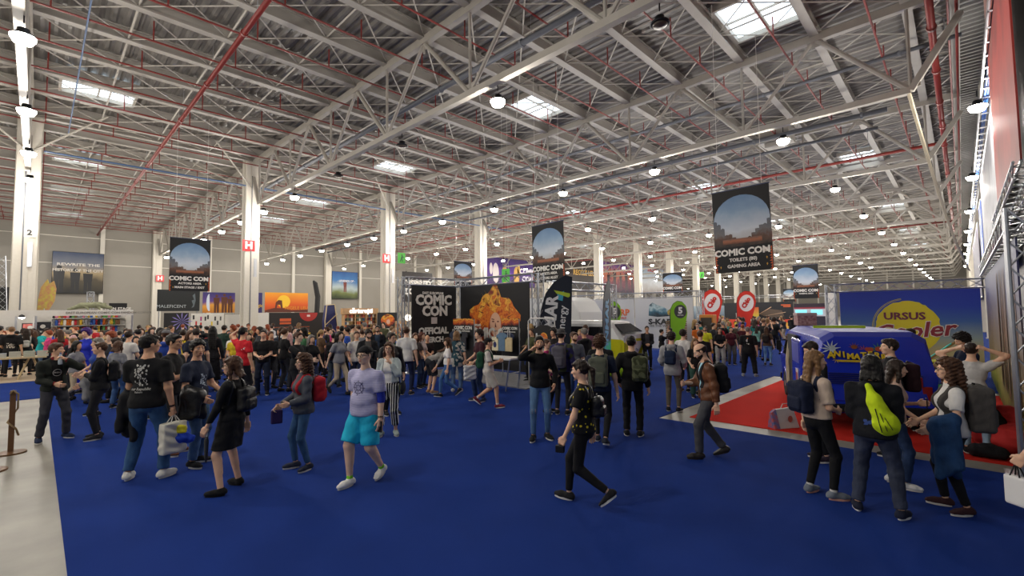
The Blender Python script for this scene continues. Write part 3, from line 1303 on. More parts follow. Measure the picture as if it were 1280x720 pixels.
def build_person(s, px=None):
    """s: description dictionary. Builds the figure under an Empty at its feet, returns the Empty."""
    lod = s.get('lod', 1)          # 0 near, 1 middle, 2 far
    hb = (.015, .019, .032)[lod]
    hh = (.0065, .009, .020)[lod]
    hf = (.0048, .0075, .02)[lod]
    J = skeleton(s)
    fem = s.get('fem', False)
    root = empty('person')
    root.color = (1, 1, 1, 1)
    skin = s.get('skin', SKIN[0])
    T, R = J['T'], J['R']
    top = s.get('top', 'tee')
    bot = s.get('bot', 'jeans')
    # ---- skin
    B = torso_prims(s, J) if lod < 2 else torso_prims(s, J, -.004)
    B.append(seg(J['neck'], J['neck'] * .35 + J['head'] * .65, .056 if not fem else .049, .050 if not fem else .044))
    for sd in 'RL':
        B += arm_prims(s, J, sd)
        if bot in ('shorts', 'skirt', 'dress', 'bare'):
            B += leg_prims(s, J, sd)
        else:
            B += leg_prims(s, J, sd, off=-.006)
        if lod == 2:
            wr, el = J['wr' + sd], J['el' + sd]
            d_ = unit(wr - el)
            B.append(seg(wr, wr + d_ * .10, .024, .028))
    if lod == 2:
        B += head_prims(J, s)[:3]
    parts = [sdf_mesh(B, hb, k=.03)]
    if lod < 2:
        parts.append(sdf_mesh(head_prims(J, s) + [seg(J['neck'], J['head'] - J['HR'] @ A3(0, .01, .03), .05, .05)], hh, k=.02, sub=eye_sockets(J)))
        for sd in 'RL':
            parts.append(sdf_mesh(hand_prims(J, sd, s.get('curl' + sd, s.get('curl', .35)), s.get('palm' + sd)), hf, k=.012))
    V, Q = join_vq(parts)
    mi = None
    mats = ['skin']
    if lod < 2:
        c = J['head']
        loc = (V[Q].mean(1) - c) @ J['HR']
        lip = (np.abs(loc[:, 0]) < .019) & (loc[:, 1] > .088) & (loc[:, 2] < -.053) & (loc[:, 2] > -.070)
        mi = lip.astype(int)
        mats = ['skin', mat('lip', 'b57462', 0.45)]
    mesh_obj('body', (V, Q), mats, root, skin, mi)
    if lod < 2 and s.get('face', True):
        c, HR = J['head'], J['HR']
        for sx in (-1, 1):
            p = c + HR @ A3(sx * .031, .0765, .004)
            mb = MB()
            Mx = Matrix([[*HR[i]] for i in range(3)]).to_4x4()
            Mx.translation = Vector(p)
            mb.lathe([(0.001, -.0085), (.007, -.007), (.011, -.0025), (.012, .0), (.011, .0025), (.007, .007), (.001, .0085)], n=10, M=Mx)
            mb.cur = 1
            for q in ():
                pass
            e = mb.build('eye', [mat('eye_white', 'd8d2cc', 0.25)], root, smooth=True)
            mb = MB()
            Mi = Mx @ Matrix.Rotation(-PI / 2, 4, 'X')
            mb.lathe([(.0058, .0105), (.0052, .0122), (.001, .0128)], n=10, M=Mi)
            mb.build('iris', mat('iris', '1c120c', 0.2), e, smooth=True)
        Pb = []
        g = lambda x, y, z: c + HR @ A3(x, y, z)
        for sx in (-1, 1):
            Pb.append(seg(g(sx * .016, .0905, .026), g(sx * .047, .078, .027), .0050, .0040, k=.002))
        mesh_obj('eyebrow', sdf_mesh(Pb, hh * .6, k=.002), ['hair'], root, HAIRC.get(s.get('hc', 'dark'), s.get('hc', 'dark')))
    # ---- hair and things on the head
    hc = HAIRC.get(s.get('hc', 'dark'), s.get('hc', 'dark'))
    hm = hair_mesh(s, J, hh * 1.15)
    if hm:
        mesh_obj('hair', hm, ['hair'], root, hc)
    c, HR = J['head'], J['HR']
    g = lambda x, y, z: c + HR @ A3(x, y, z)
    if s.get('beard'):
        Pb = [ell(g(0, .022, -.036), (.064, .075, .080), HR), ell(g(0, .052, -.088), (.038, .040, .030), HR)]
        mesh_obj('beard', sdf_mesh(Pb, hh, k=.02, cut=[(HR @ A3(0, .25, .97), g(0, .07, -.052))], sub=[ell(g(0, .10, -.060), (.024, .03, .012), HR), ell(g(0, 0, -.02), (.055, .062, .08), HR), seg(g(0, -.12, -.1), g(0, -.02, -.03), .08, .05)], wob=.0015, wf=130), ['hair'], root, hc)
    if s.get('glasses'):
        mb = MB()
        for sx in (-1, 1):
            ctr = g(sx * .033, .098, .003)
            pts = [ctr + HR @ A3(.024 * math.cos(a), 0, .019 * math.sin(a)) for a in [2 * PI * i / 14 for i in range(15)]]
            mb.tube(pts, .0026, 5)
            mb.tube([g(sx * .056, .096, .006), g(sx * .078, .03, .008), g(sx * .080, -.01, .004)], .0026, 5)
        mb.tube([g(-.010, .102, .006), g(.010, .102, .006)], .0026, 5)
        mb.build('glasses', 'dark_metal', root)
    if s.get('cap'):
        capc = s['cap']
        o = mesh_obj('cap', sdf_mesh([ell(g(0, -.014, .040), (.090, .110, .088), HR)], hh * 1.3, cut=[(HR @ A3(0, 0, -1), g(0, 0, .042))]), ['cloth'], root, capc)
        bd = -1 if s.get('capback') else 1
        mesh_obj('cap_brim', sdf_mesh([ell(g(0, bd * .105 - .012, .046), (.070, .075, .010), HR)], hh * .9, cut=[(HR @ A3(0, -bd, 0), g(0, bd * .07 - .014, 0))]), ['cloth'], root, capc)
    if s.get('hat'):
        mesh_obj('hat', sdf_mesh([ell(g(0, -.012, .075), (.086, .102, .075), HR, k=.01), ell(g(0, -.012, .045), (.125, .145, .012), HR, k=.012)], hh * 1.3, cut=[(HR @ A3(0, 0, -1), g(0, 0, .034))]), ['cloth'], root, s['hat'])
    # ---- legs
    botc = s.get('botc', '34507a')
    bmat = s.get('botm', 'denim' if bot == 'jeans' else 'cloth')
    waist = [(R @ A3(0, 0, 1), T((0, 0, 1.00)))]
    if bot in ('jeans', 'slim', 'loose', 'shorts', 'cropped'):
        off = {'jeans': .014, 'slim': .006, 'loose': .028, 'shorts': .024, 'cropped': .022}[bot]
        end = {'jeans': 1.95, 'slim': 1.93, 'loose': 1.95, 'shorts': .93, 'cropped': 1.72}[bot]
        hem = {'jeans': .010, 'slim': .002, 'loose': .012, 'shorts': .012, 'cropped': .012}[bot]
        w = s.get('w', 1.0)
        pv = [ell(T((0, -.005, .94)), ((.155 if fem else .147) * w + off * .6, .112 * w + off * .6, .13), R), ell(J['pelvis'] + A3(0, -.035, -.03), (.125 * w + off, .095 * w + off * .5, .09))]
        vq = [sdf_mesh(pv + leg_prims(s, J, 'R', off, end, hem) + leg_prims(s, J, 'L', off, end, hem), hb, k=.025, cut=waist, wob=.0035 if bot != 'slim' else .001, wf=24, seed=int(hz_seed(s)))][0]
        nm = {'jeans': 'jeans', 'slim': 'trousers', 'loose': 'trousers', 'shorts': 'shorts', 'cropped': 'trousers'}[bot]
        mesh_obj(nm, vq, [bmat], root, botc)
    elif bot in ('skirt', 'dress'):
        zh = s.get('hem', .52)
        w = s.get('w', 1.0)
        mid = (J['knR'] + J['knL']) / 2
        Pp = J['pelvis']
        e = A3(mid[0] * .6, mid[1] * .6, zh)
        P = [ell(T((0, -.005, .95)), (.165 * w, .125 * w, .13), R)]
        P.append(seg(Pp + A3(-.05, 0, .0), e + A3(-.07, 0, 0), .125 * w, .14 * w))
        P.append(seg(Pp + A3(.05, 0, .0), e + A3(.07, 0, 0), .125 * w, .14 * w))
        mesh_obj('skirt', sdf_mesh(P, hb, k=.05, cut=[(A3(0, 0, -1), A3(0, 0, zh)), (R @ A3(0, 0, 1), T((0, 0, 1.02)))], wob=.004, wf=26), [bmat], root, botc)
    # ---- shoes
    shc = s.get('shoe', '1b1b1d')
    sole = s.get('sole', 'd9d5cc')
    for sd in 'RL':
        P = foot_prims(J, sd, .010, True)
        Bf, of = J['B' + sd], J['O' + sd]
        u = Bf[:, 2]
        cutz = [(-u, of + u * .022), (unit(J['kn' + sd] - J['an' + sd]), J['an' + sd] + unit(J['kn' + sd] - J['an' + sd]) * (.012 if not s.get('boots') else .10))]
        if s.get('sock') and lod < 2:
            mesh_obj('sock', sdf_mesh([seg(J['an' + sd] - u * .02, lerp(J['an' + sd], J['kn' + sd], .14), .040, .040)], hb * .8, cut=[(unit(J['kn' + sd] - J['an' + sd]), lerp(J['an' + sd], J['kn' + sd], .13))]), ['cloth'], root, s['sock'])
        if lod < 2:
            so = mesh_obj('shoe', sdf_mesh(P, hb * .6, k=.02, cut=cutz), ['leather' if s.get('shiny') else 'cloth'], root, shc)
            gg = lambda x, y, z: of + Bf @ A3(x, y, z)
            poly = []
            for i in range(20):
                a = 2 * PI * i / 20
                x = .045 * math.cos(a)
                y = .060 + (.113 + (.010 if math.sin(a) > 0 else 0)) * math.sin(a)
                if math.sin(a) < 0:
                    x *= .88
                poly.append((x, y))
            mb = MB()
            n0 = len(poly)
            for z in (0.0, .026):
                mb.v += [tuple(gg(x, y, z)) for x, y in poly]
            mb.f = [tuple(range(n0))[::-1], tuple(range(n0, 2 * n0))] + [(i, (i + 1) % n0, n0 + (i + 1) % n0, n0 + i) for i in range(n0)]
            mb.mi = [0] * len(mb.f)
            mb.build('sole', 'cloth', so, sole)
        else:
            mesh_obj('shoe', sdf_mesh(P, hb * .8, k=.02, cut=[(-u, of)] + cutz[1:]), ['cloth'], root, shc)
    # ---- upper clothes
    topc = s.get('topc', '1a1a1c')
    tmat = s.get('topm', 'cloth')
    off = {'tee': .013, 'shirt': .016, 'long': .012, 'hoodie': .026, 'jacket': .024, 'crop': .010, 'coat': .024, 'blouse': .018, 'tank': .010}[top]
    end = s.get('sleeve', {'tee': .72, 'shirt': .80, 'long': 1.97, 'hoodie': 1.95, 'jacket': 1.95, 'crop': .55, 'coat': 1.95, 'blouse': .85, 'tank': None}[top])
    hemz = s.get('hemz', {'tee': .875, 'shirt': .86, 'long': .88, 'hoodie': .86, 'jacket': .89, 'crop': 1.0, 'coat': .70, 'blouse': .90, 'tank': .92}[top])
    TP = torso_prims(s, J, off, flare=.010 if top not in ('crop', 'tank') else 0)
    w_ = s.get('w', 1.0)
    if top not in ('crop', 'tank') or True:
        hw_ = (.152 if fem else .145) * w_ + off + .006
        hd_ = .108 * w_ + off + .004
        zc = (hemz + 1.02) / 2 - .05
        TP.append(ell(T((0, -.005, zc)), (hw_, hd_, .30), R, clip=[(R @ A3(0, 0, 1), T((0, 0, 1.12)))], k=.06))
    if top == 'coat':
        TP.append(seg(J['pelvis'] + A3(0, 0, .05), J['pelvis'] + A3(0, 0, hemz - .93), .15, .15))
    for sd in 'RL':
        if end:
            TP += arm_prims(s, J, sd, off + (.006 if top in ('tee', 'shirt', 'blouse') else 0), end, off + .012 if end < 1 else None)
    nz = 1.478 if top in ('tee', 'long', 'tank', 'crop', 'blouse') else 1.50
    cut = [(R @ A3(0, -.25, .968), T((0, .0, nz))), (R @ A3(0, 0, -1), T((0, 0, hemz)))]
    if top in ('hoodie', 'coat'):
        TP.append(ell(T((0, -.085, 1.44)), (.105, .065, .07), R, k=.03))
    if s.get('neckcut'):
        cut[0] = (R @ A3(0, .35, .94), T((0, 0, 1.455)))
    nm = {'tee': 't_shirt', 'shirt': 'shirt', 'long': 'sweater', 'hoodie': 'hoodie', 'jacket': 'jacket', 'crop': 't_shirt', 'coat': 'coat', 'blouse': 'blouse', 'tank': 'tank_top'}[top]
    sub = None
    if s.get('open'):      # jacket worn open over an inner shirt
        sub = [rbox(T((0, .20, 1.12)), (.065, .165, .40), .01, R)]
        IP = torso_prims(s, J, .008)
        mesh_obj('t_shirt', sdf_mesh(IP, hb, k=.03, cut=[(R @ A3(0, .1, .99), T((0, 0, 1.468))), (R @ A3(0, 0, -1), T((0, 0, .90)))]), ['cloth'], root, s['open'])
    tv = sdf_mesh(TP, hb, k=.03, cut=cut, sub=sub, wob={'tee': .003, 'hoodie': .005, 'jacket': .005, 'coat': .004}.get(top, .003), wf=24, seed=hz_seed(s))
    to = mesh_obj(nm, tv, [tmat], root, topc)
    if s.get('vest'):
        mesh_obj('vest', sdf_mesh(torso_prims(s, J, off + .012), hb, k=.03, cut=cut), ['cloth'], root, s['vest'])
    if s.get('collar'):
        mesh_obj('collar', sdf_mesh([seg(T((0, -.008, 1.455)), T((0, -.002, 1.50)), .072, .068)], hb * .7, cut=[(R @ A3(0, -.3, .95), T((0, 0, 1.50))), (R @ A3(0, 0, -1), T((0, 0, 1.45)))], sub=[rbox(T((0, .09, 1.49)), (.022, .06, .05), .01, R)]), ['cloth'], root, s['collar'])
    if s.get('cuff'):
        for sd in 'RL':
            d_ = unit(J['wr' + sd] - J['el' + sd])
            p = J['wr' + sd]
            mesh_obj('cuff', sdf_mesh([seg(p - d_ * .04, p - d_ * .005, .040, .038)], hb * .7, cut=[(d_, p - d_ * .004), (-d_, p - d_ * .045)]), ['cloth'], root, s['cuff'])
    if s.get('band'):      # elastic band at one elbow
        sd, colr = s['band']
        p = J['el' + sd]
        d_ = unit(J['el' + sd] - J['sh' + sd])
        d2 = unit(J['wr' + sd] - J['el' + sd])
        mesh_obj('elbow_band', sdf_mesh([seg(p - d_ * .06, p, .052, .050), seg(p, p + d2 * .07, .050, .046)], hb * .8, k=.01, cut=[(d2, p + d2 * .06)]), ['cloth'], root, colr)
    if s.get('watch'):
        sd = s['watch']
        d_ = unit(J['wr' + sd] - J['el' + sd])
        mesh_obj('bracelet', sdf_mesh([seg(J['wr' + sd] - d_ * .03, J['wr' + sd] - d_ * .012, .031, .030)], hh, cut=[(d_, J['wr' + sd] - d_ * .008), (-d_, J['wr' + sd] - d_ * .034)]), ['leather'], root, '2a1a18')
    # ---- back straps of a pack, conformal on the clothes
    extra = []
    pk = s.get('pack')
    root['height'] = 1.75
    return root, J, to


_hs = [0]


def hz_seed(s):
    _hs[0] += 1
    return _hs[0] * 7 % 1000


def place(root, px, py, ytop, facing, h=None):
    """stand a figure where the photo shows its feet; facing 0 = to the viewer, 90 = to the right, 180 = away"""
    p = fl(px, py)
    d = math.hypot(p.x, p.y)
    if h is None:
        z = EYE.z + ray(px, ytop).z * (Vector((p.x, p.y, 0)).length / Vector((ray(px, ytop).x, ray(px, ytop).y, 0)).length)
        h = max(1.45, min(1.95, z))
    sc = h / 1.75
    root.location = (p.x, p.y, 0.013)
    root.scale = (sc,) * 3
    los = Vector((p.x, p.y, 0)).normalized()
    right = Vector((los.y, -los.x, 0))
    a = math.radians(facing)
    dv = -los * math.cos(a) + right * math.sin(a)
    root.rotation_euler = (0, 0, math.atan2(-dv.x, dv.y))
    return sc


def held(root, name, label, cat, local, group=None):
    """an Empty for a thing worn or carried, placed in the person's frame at the given point"""
    M = Matrix.LocRotScale(root.location, root.rotation_euler, root.scale)
    t = empty(name, M @ Vector(local), 0, label, cat, group)
    t.rotation_euler = root.rotation_euler.copy()
    t.scale = root.scale.copy()
    return t


def shift(VQ, o):
    return (VQ[0] - np.array(o), VQ[1])


def backpack(root, J, s, label, color, size=(.145, .085, .21), accent=None, off=.024, m='cloth', group=None, strapc=None):
    T, R = J['T'], J['R']
    lod = s.get('lod', 1)
    h = (.013, .017, .03)[lod]
    c = T((0, -(.095 * s.get('w', 1) ** .7 + off + size[1] + .005), 1.20 + s.get('packz', 0)))
    base = c - R @ A3(0, 0, size[2])
    t = held(root, 'backpack', label, 'backpack', tuple(base), group)
    P = [rbox(c, (size[0] - .05, size[1] - .045, size[2] - .05), .05, R), ell(c + R @ A3(0, -.01, size[2] * .4), (size[0] * .9, size[1] * .9, size[2] * .7), R)]
    mesh_obj('pack_body', shift(sdf_mesh(P, h, k=.03, wob=.003, wf=28), base), [m], t, color)
    pc = c - R @ A3(0, size[1] * .9, size[2] * .35)
    mesh_obj('front_pocket', shift(sdf_mesh([rbox(pc, (size[0] * .55, .012, size[2] * .28), .03, R)], h, k=.02), base), [m], t, accent or color)
    mb = MB()
    a = c + R @ A3(0, size[1] * .2, size[2] * 1.0)
    mb.tube([a + R @ A3(-.03, 0, -.02), a + R @ A3(-.02, 0, .03), a + R @ A3(.02, 0, .03), a + R @ A3(.03, 0, -.02)], .008, 6)
    mb.v = [tuple(np.array(v) - base) for v in mb.v]
    mb.build('carry_loop', 'dark_metal', t)
    if lod < 2:
        for sx in (-1, 1):
            TPp = torso_prims(s, J, off + .014)
            nx = R @ A3(1, 0, 0)
            xc = sx * .105
            vq = sdf_mesh(TPp, h * .8, k=.03, cut=[(nx, T((xc + .024, 0, 1.2))), (-nx, T((xc - .024, 0, 1.2))), (R @ A3(0, 0, -1), T((0, 0, 1.08 + s.get('packz', 0)))), (R @ A3(0, -1, -.3), T((0, -.09, 1.3)))])
            mesh_obj('shoulder_strap', shift(vq, base), [m], t, strapc or color)
    return t


def shopping_bag(root, J, s, side, name, label, color, size=(.13, .05, .17), m='paint', drop=.20, cat='bag', wob=.0, inner=None):
    """a carrier bag hanging from one hand"""
    d = unit(J['wr' + side] - J['el' + side])
    hp = J['wr' + side] + d * .085
    base = hp - A3(0, 0, drop + size[2] * 2)
    t = held(root, name, label, cat, tuple(base))
    c = hp - A3(0, 0, drop + size[2])
    R = np.eye(3)
    rz = rotz(math.radians(s.get('bagrot', 80)))
    P = [rbox(c, (size[0] - .02, size[1] - .02, size[2] - .02), .02, rz)]
    mesh_obj('bag_body', shift(sdf_mesh(P, .012, k=.02, wob=wob, wf=30, cut=[(A3(0, 0, 1), c + A3(0, 0, size[2] - .005))]), base), [m], t, color)
    mb = MB()
    for sy in (-1, 1):
        q = [c + rz @ A3(-size[0] * .45, sy * size[1] * .7, size[2] - .02), hp + rz @ A3(-.012, sy * .008, -.02), hp + rz @ A3(.012, sy * .008, -.02), c + rz @ A3(size[0] * .45, sy * size[1] * .7, size[2] - .02)]
        mb.tube([np.array(x) - base for x in q], .006, 6)
    mb.build('handle', 'dark_metal' if s.get('darkhandle') else 'rubber', t)
    return t


def phone(root, J, s, side, label, out=(0, 0, 0)):
    d = unit(J['wr' + side] - J['el' + side])
    p = J['wr' + side] + d * .10 + J['R'] @ np.array(out, float)
    t = held(root, 'phone', label, 'phone', tuple(p))
    MB().box((-.036, -.005, -.07), (.036, .005, .07)).build('phone_body', 'dark_metal', t, bevel=.004)
    MB().box((-.032, -.0062, -.062), (.032, -.005, .062)).build('screen', mat('phone_glass', '20242c', 0.1), t)
    return t
# ------------------------------------------------------------------ printed panels, banners, flags
def art_mat(name, stops, noise=0.25, nscale=3.0, axis=2, rough=0.6):
    if name in MATS:
        return MATS[name]
    mt = bpy.data.materials.new(name)
    mt.use_nodes = True
    nt = mt.node_tree
    b = nt.nodes['Principled BSDF']
    b.inputs['Roughness'].default_value = rough
    tc = nt.nodes.new('ShaderNodeTexCoord')
    sp = nt.nodes.new('ShaderNodeSeparateXYZ')
    nt.links.new(tc.outputs['Generated'], sp.inputs[0])
    n = nt.nodes.new('ShaderNodeTexNoise')
    n.inputs['Scale'].default_value = nscale
    n.inputs['Detail'].default_value = 7
    nt.links.new(tc.outputs['Object'], n.inputs[0])
    ad = nt.nodes.new('ShaderNodeMath')
    ad.operation = 'MULTIPLY_ADD'
    ad.inputs[1].default_value = noise * 2
    nt.links.new(n.outputs[0], ad.inputs[0])
    sb = nt.nodes.new('ShaderNodeMath')
    sb.operation = 'SUBTRACT'
    sb.inputs[1].default_value = noise
    nt.links.new(sp.outputs[axis], sb.inputs[0])
    nt.links.new(sb.outputs[0], ad.inputs[2])
    cr_ = nt.nodes.new('ShaderNodeValToRGB')
    nt.links.new(ad.outputs[0], cr_.inputs[0])
    el = cr_.color_ramp.elements
    while len(el) < len(stops):
        el.new(0.5)
    for e, (p, c) in zip(el, stops):
        e.position = p
        e.color = srgb(c)
    nt.links.new(cr_.outputs[0], b.inputs['Base Color'])
    MATS[name] = mt
    return mt


def frX(x0, Y, z0=0.0):
    return plane_frame((x0, Y, z0), (1, 0, 0), (0, 0, 1))


def frY(X, y0, z0=0.0):
    return plane_frame((X, y0, z0), (0, 1, 0), (0, 0, 1))


def frR(X, y0, z0=0.0):
    return plane_frame((X, y0, z0), (0, -1, 0), (0, 0, 1))


def ink(M, polys, color, parent, name='printed_shape', lift=.006, emit=0):
    mb = MB()
    for p in polys:
        mb.quad(*[tuple(M @ Vector((x, -lift, z))) for x, z in p])
    mt = color if not isinstance(color, str) or color in MATS else mat('ink_%s_%s' % (color, emit), color, 0.5, emit=emit)
    return mb.build(name, mt, parent)


def disc(cx, cz, rx, rz=None, n=28, a0=0, a1=2 * PI):
    rz = rz or rx
    return [(cx + rx * math.cos(a0 + (a1 - a0) * i / n), cz + rz * math.sin(a0 + (a1 - a0) * i / n)) for i in range(n + (0 if a1 - a0 > 6.2 else 1))]


def rect(x0, z0, x1, z1):
    return [(x0, z0), (x1, z0), (x1, z1), (x0, z1)]


def sub(M, x, z, y=-.008):
    return M @ Matrix.Translation(Vector((x, y, z)))


def panel(name, M, w_, h_, material, parent, th=.02):
    mb = MB().box((0, 0, 0), (w_, th, h_), M)
    return mb.build(name, material, parent)


def skyline(rnd, w_, z0, z1, n):
    out = []
    x = 0
    for i in range(n):
        ww = w_ / n
        edge = abs((i + .5) / n - .5) * 2
        hh = z0 + (z1 - z0) * (.15 + .85 * edge ** 1.5) * rnd.uniform(.8, 1.1)
        out.append([(x, z0 - .05), (x + ww * 1.02, z0 - .05), (x + ww * 1.02, hh), (x + ww * .5, hh + .05 * rnd.random()), (x, hh)])
        x += ww
    return out


art_mat('print_sky', [(0.0, 'a8a29a'), (.3, 'c3cbd4'), (.7, '7f9ab5'), (1.0, '5f7fa3')], .15, 2.2)
art_mat('print_town', [(0.0, '1a1513'), (.35, '5f4233'), (.55, '6b6a6c'), (1.0, '525a66')], .3, 5)
mat('banner_black', '131214', 0.7)


def hanging_banner(cx, along, W, Hh, zb, label, lines, tilt=0.0, cords=True, zc=14.2):
    t = empty('hanging_banner', (0, 0, 0), 0, label, 'banner', 'hanging event banners')
    x, y = cx
    M = frX(x - W / 2, y, zb) if along == 'X' else frY(x, y - W / 2, zb)
    if tilt:
        M = M @ Matrix.Rotation(tilt, 4, 'Y')
    cl = MB().box((0, 0, 0), (W, .015, Hh), M).build('cloth', 'banner_black', t)
    sk = disc(W / 2, Hh * .62, W * .49, Hh * .30)
    ink(M, [sk], 'print_sky', cl, 'sky_print', .004)
    rnd = random.Random(5)
    ink(M, skyline(rnd, W, Hh * .32, Hh * .66, 15), 'print_town', cl, 'town_print', .007)
    ink(M, [rect(W * .16, Hh * .34, W * .84, Hh * .40)], art_mat('print_warm', [(0, '5a3320'), (.5, 'a0603f'), (1, '6a5348')], .3, 6), cl, 'bridge_print', .010)
    ink(M, [rect(0, 0, W, Hh * .29)], 'banner_black', cl, 'title_band', .010)
    rnd = random.Random(9)
    fl_ = []
    for e in (0.02, W - .02):
        for k in range(9):
            zz = Hh * .03 * k
            xx = e + (0.05 if e < 1 else -.05) * rnd.random()
            fl_.append([(e, zz), (xx + (.06 if e < 1 else -.06), zz + .03), (e, zz + .10)])
    ink(M, fl_, 'c4561d', cl, 'flame_print', .013)
    lettering('COMIC CON', W * .165, sub(M, W * .48, Hh * .235, -.014), 'e8e4dc', cl, bold=.045)
    ink(M, [rect(W * .87, Hh * .21, W * .94, Hh * .26)], 'c9bdb4', cl, 'logo_square', .014)
    for i, (s_, ar) in enumerate(lines):
        zz = Hh * (.145 - .075 * i)
        lettering(s_, W * .085, sub(M, W * .5, zz, -.014), 'e3ded6', cl, bold=.03)
        if ar:
            for side in ar:
                ax_ = W * (.10 if side == 'l' else .90)
                ink(M, [[(ax_ - .03, zz - .01), (ax_ + .03, zz - .01), (ax_, zz + .045)], rect(ax_ - .01, zz - .05, ax_ + .01, zz)], 'd8a52c', cl, 'arrow', .014)
    MB().bar(M @ Vector((-.03, .005, Hh)), M @ Vector((W + .03, .005, Hh)), .035).build('top_bar', mat('bar_blue', '1c2a52', 0.5), t)
    for k, xx in enumerate((.12 * W, .88 * W)):
        p = M @ Vector((xx, .005, Hh))
        MB().tube([p, (p.x, p.y, zc)], .008, 5).build('cord', 'rubber', t)
    return t


def feather_flag(x, y, Hh, W, label, cloth, ang, shape='blade', z0=.05):
    """ang: turn about z, 0 = flag plane along X facing the near side"""
    t = empty('feather_flag', (x, y, 0), ang, label, 'flag')
    if shape == 'blade':
        out = [(0, .45), (W * .86, .45), (W * .95, Hh * .5), (W * 1.0, Hh * .98), (W * .8, Hh), (W * .45, Hh * .93), (W * .2, Hh * .82), (W * .05, Hh * .66), (0, Hh * .5)]
    else:
        out = [(0, .45), (W * .50, .45), (W * .9, Hh * .62), (W, Hh * .78), (W * .93, Hh * .91), (W * .72, Hh * .985), (W * .45, Hh), (W * .2, Hh * .95), (W * .05, Hh * .86), (0, Hh * .74)]
    c = MB().prism(out, .012).build('cloth', cloth, t)
    pole = [(0, 0, .04)] + [(p[0], 0, p[1]) for p in (out[::-1][:6] if shape == 'blade' else out[::-1][:5])]
    MB().tube([Vector(p) - Vector((.01, 0, 0)) for p in pole], [.02] * 2 + [.012] * (len(pole) - 2), 6).build('pole', 'dark_metal', t)
    MB().bar((-.35, 0, .02), (.35, 0, .02), .05, .03).bar((0, -.35, .02), (0, .35, .02), .05, .03).build('cross_base', 'dark_metal', t)
    return t, c


def truss_bar(a, b, size=.29, name='truss_beam', parent=None, steps=None, r=.024):
    a, b = Vector(a), Vector(b)
    d = b - a
    L = d.length
    d.normalize()
    s = d.cross(Vector((0, 0, 1)))
    if s.length < .01:
        s = Vector((1, 0, 0))
    s.normalize()
    u = s.cross(d)
    h_ = size / 2
    cs = [(s * i + u * j) * h_ for i, j in ((-1, -1), (1, -1), (1, 1), (-1, 1))]
    mb = MB()
    for c in cs:
        mb.tube([a + c, b + c], r, 7)
    n = steps or max(2, int(L / size / 1.3))
    for f in range(4):
        c0, c1 = cs[f], cs[(f + 1) % 4]
        for i in range(n):
            p, q = a + d * L * i / n, a + d * L * (i + 1) / n
            (p0, q0) = (p + c0, q + c1) if i % 2 == 0 else (p + c1, q + c0)
            mb.tube([p0, q0], r * .5, 5)
    return mb.build(name, 'alu', parent)


# ---- H signs, exit signs
def col_sign(px, py, X, size, label, ch='H', bg='c8262b', fg='f0ece6', along='Y', facing=None):
    p = onx(px, py, X)
    M = frY(X, p.y - size / 2, p.z - size / 2)
    t = empty('sign', (0, 0, 0), 0, label, 'sign')
    panel('plate', M, size, size, mat('plate_' + bg, bg, 0.4), t, .03)
    lettering(ch, size * .85, sub(M, size / 2, size / 2), fg, t, bold=.05)
    return t


col_sign(311, 307, COLX[1] + .56, .85, 'red H sign on the second middle column', 'H')
col_sign(483.5, 323, COLX[1] + .56, .85, 'red H sign on the third middle column', 'H')
col_sign(200, 348, COLX[2] + 1.0, .9, 'small red H sign on the far wall row beside the hanging banner', 'H')
col_sign(37, 291, COLX[1] + .56, .5, 'small plate numbered 2 on the nearest middle column', '2', 'dad6cc', '2a2a2a')
for (px, py, D, lb) in ((502, 323, 33, 'green exit sign hanging right of the third middle column'), (632, 345, 26, 'green exit sign hanging before the purple poster'), (877, 344, 60, 'green exit sign far down the hall')):
    p = atd(px, py, D)
    M = frY(p.x, p.y - .3, p.z - .35) if px < 600 else frX(p.x - .3, p.y, p.z - .35)
    t = empty('exit_sign', (0, 0, 0), 0, lb, 'sign')
    panel('plate', M, .6, .75, mat('exit_green', '3fae2c', 0.4, emit=.25), t, .03)
    ink(M, [disc(.33, .58, .05, n=10), [(.24, .3), (.36, .32), (.40, .5), (.30, .52)], [(.16, .12), (.22, .12), (.30, .3), (.24, .32)], [(.34, .12), (.40, .12), (.38, .3), (.32, .3)], [(.40, .46), (.50, .40), (.50, .43), (.40, .5)]], '12351a', t, 'running_figure')
    for k in (.08, .52):
        q = M @ Vector((k, 0, .75))
        MB().tube([q, (q.x, q.y, 14.2)], .008, 4).build('cord', 'rubber', t)

# ---- banners hanging from the roof
def hb(px, ytop, ybot, D, along, label, lines, tilt=0):
    pb, pt = atd(px, ybot, D), atd(px, ytop, D)
    hanging_banner((pb.x, pb.y), along, 2.0, pt.z - pb.z, pb.z, label, lines, tilt)


hb(930, 234, 340, 17, 'X', 'largest hanging event banner, TOILETS and GAMING AREA lines at its foot', [('TOILETS (80)', 'r'), ('GAMING AREA', 'lr')], -.02)
hb(686, 279, 353, 22.5, 'X', 'hanging event banner in front of the purple wall poster, two arrows at its foot', [('ARTISTS AREA', 'l'), ('ACTORS ALLEY', 'l')], -.02)
hb(237, 298, 364, 27, 'Y', 'hanging event banner over the far left stands, ACTORS AREA and MAIN STAGE lines', [('ACTORS AREA', 'r'), ('MAIN STAGE / EXIT', 'l')])
hb(1008, 331, 373, 42, 'X', 'hanging event banner far off above the van roof, GAMING AREA line', [('GAMING AREA', 'lr')])
hb(579, 327, 358, 40, 'Y', 'small hanging banner seen just above the dark booth truss', [])
hb(841, 341, 366, 45, 'X', 'small hanging banner above the white backdrop truss', [])
hb(987, 361, 377, 85, 'X', 'tiny hanging banner at the far end of the hall', [])


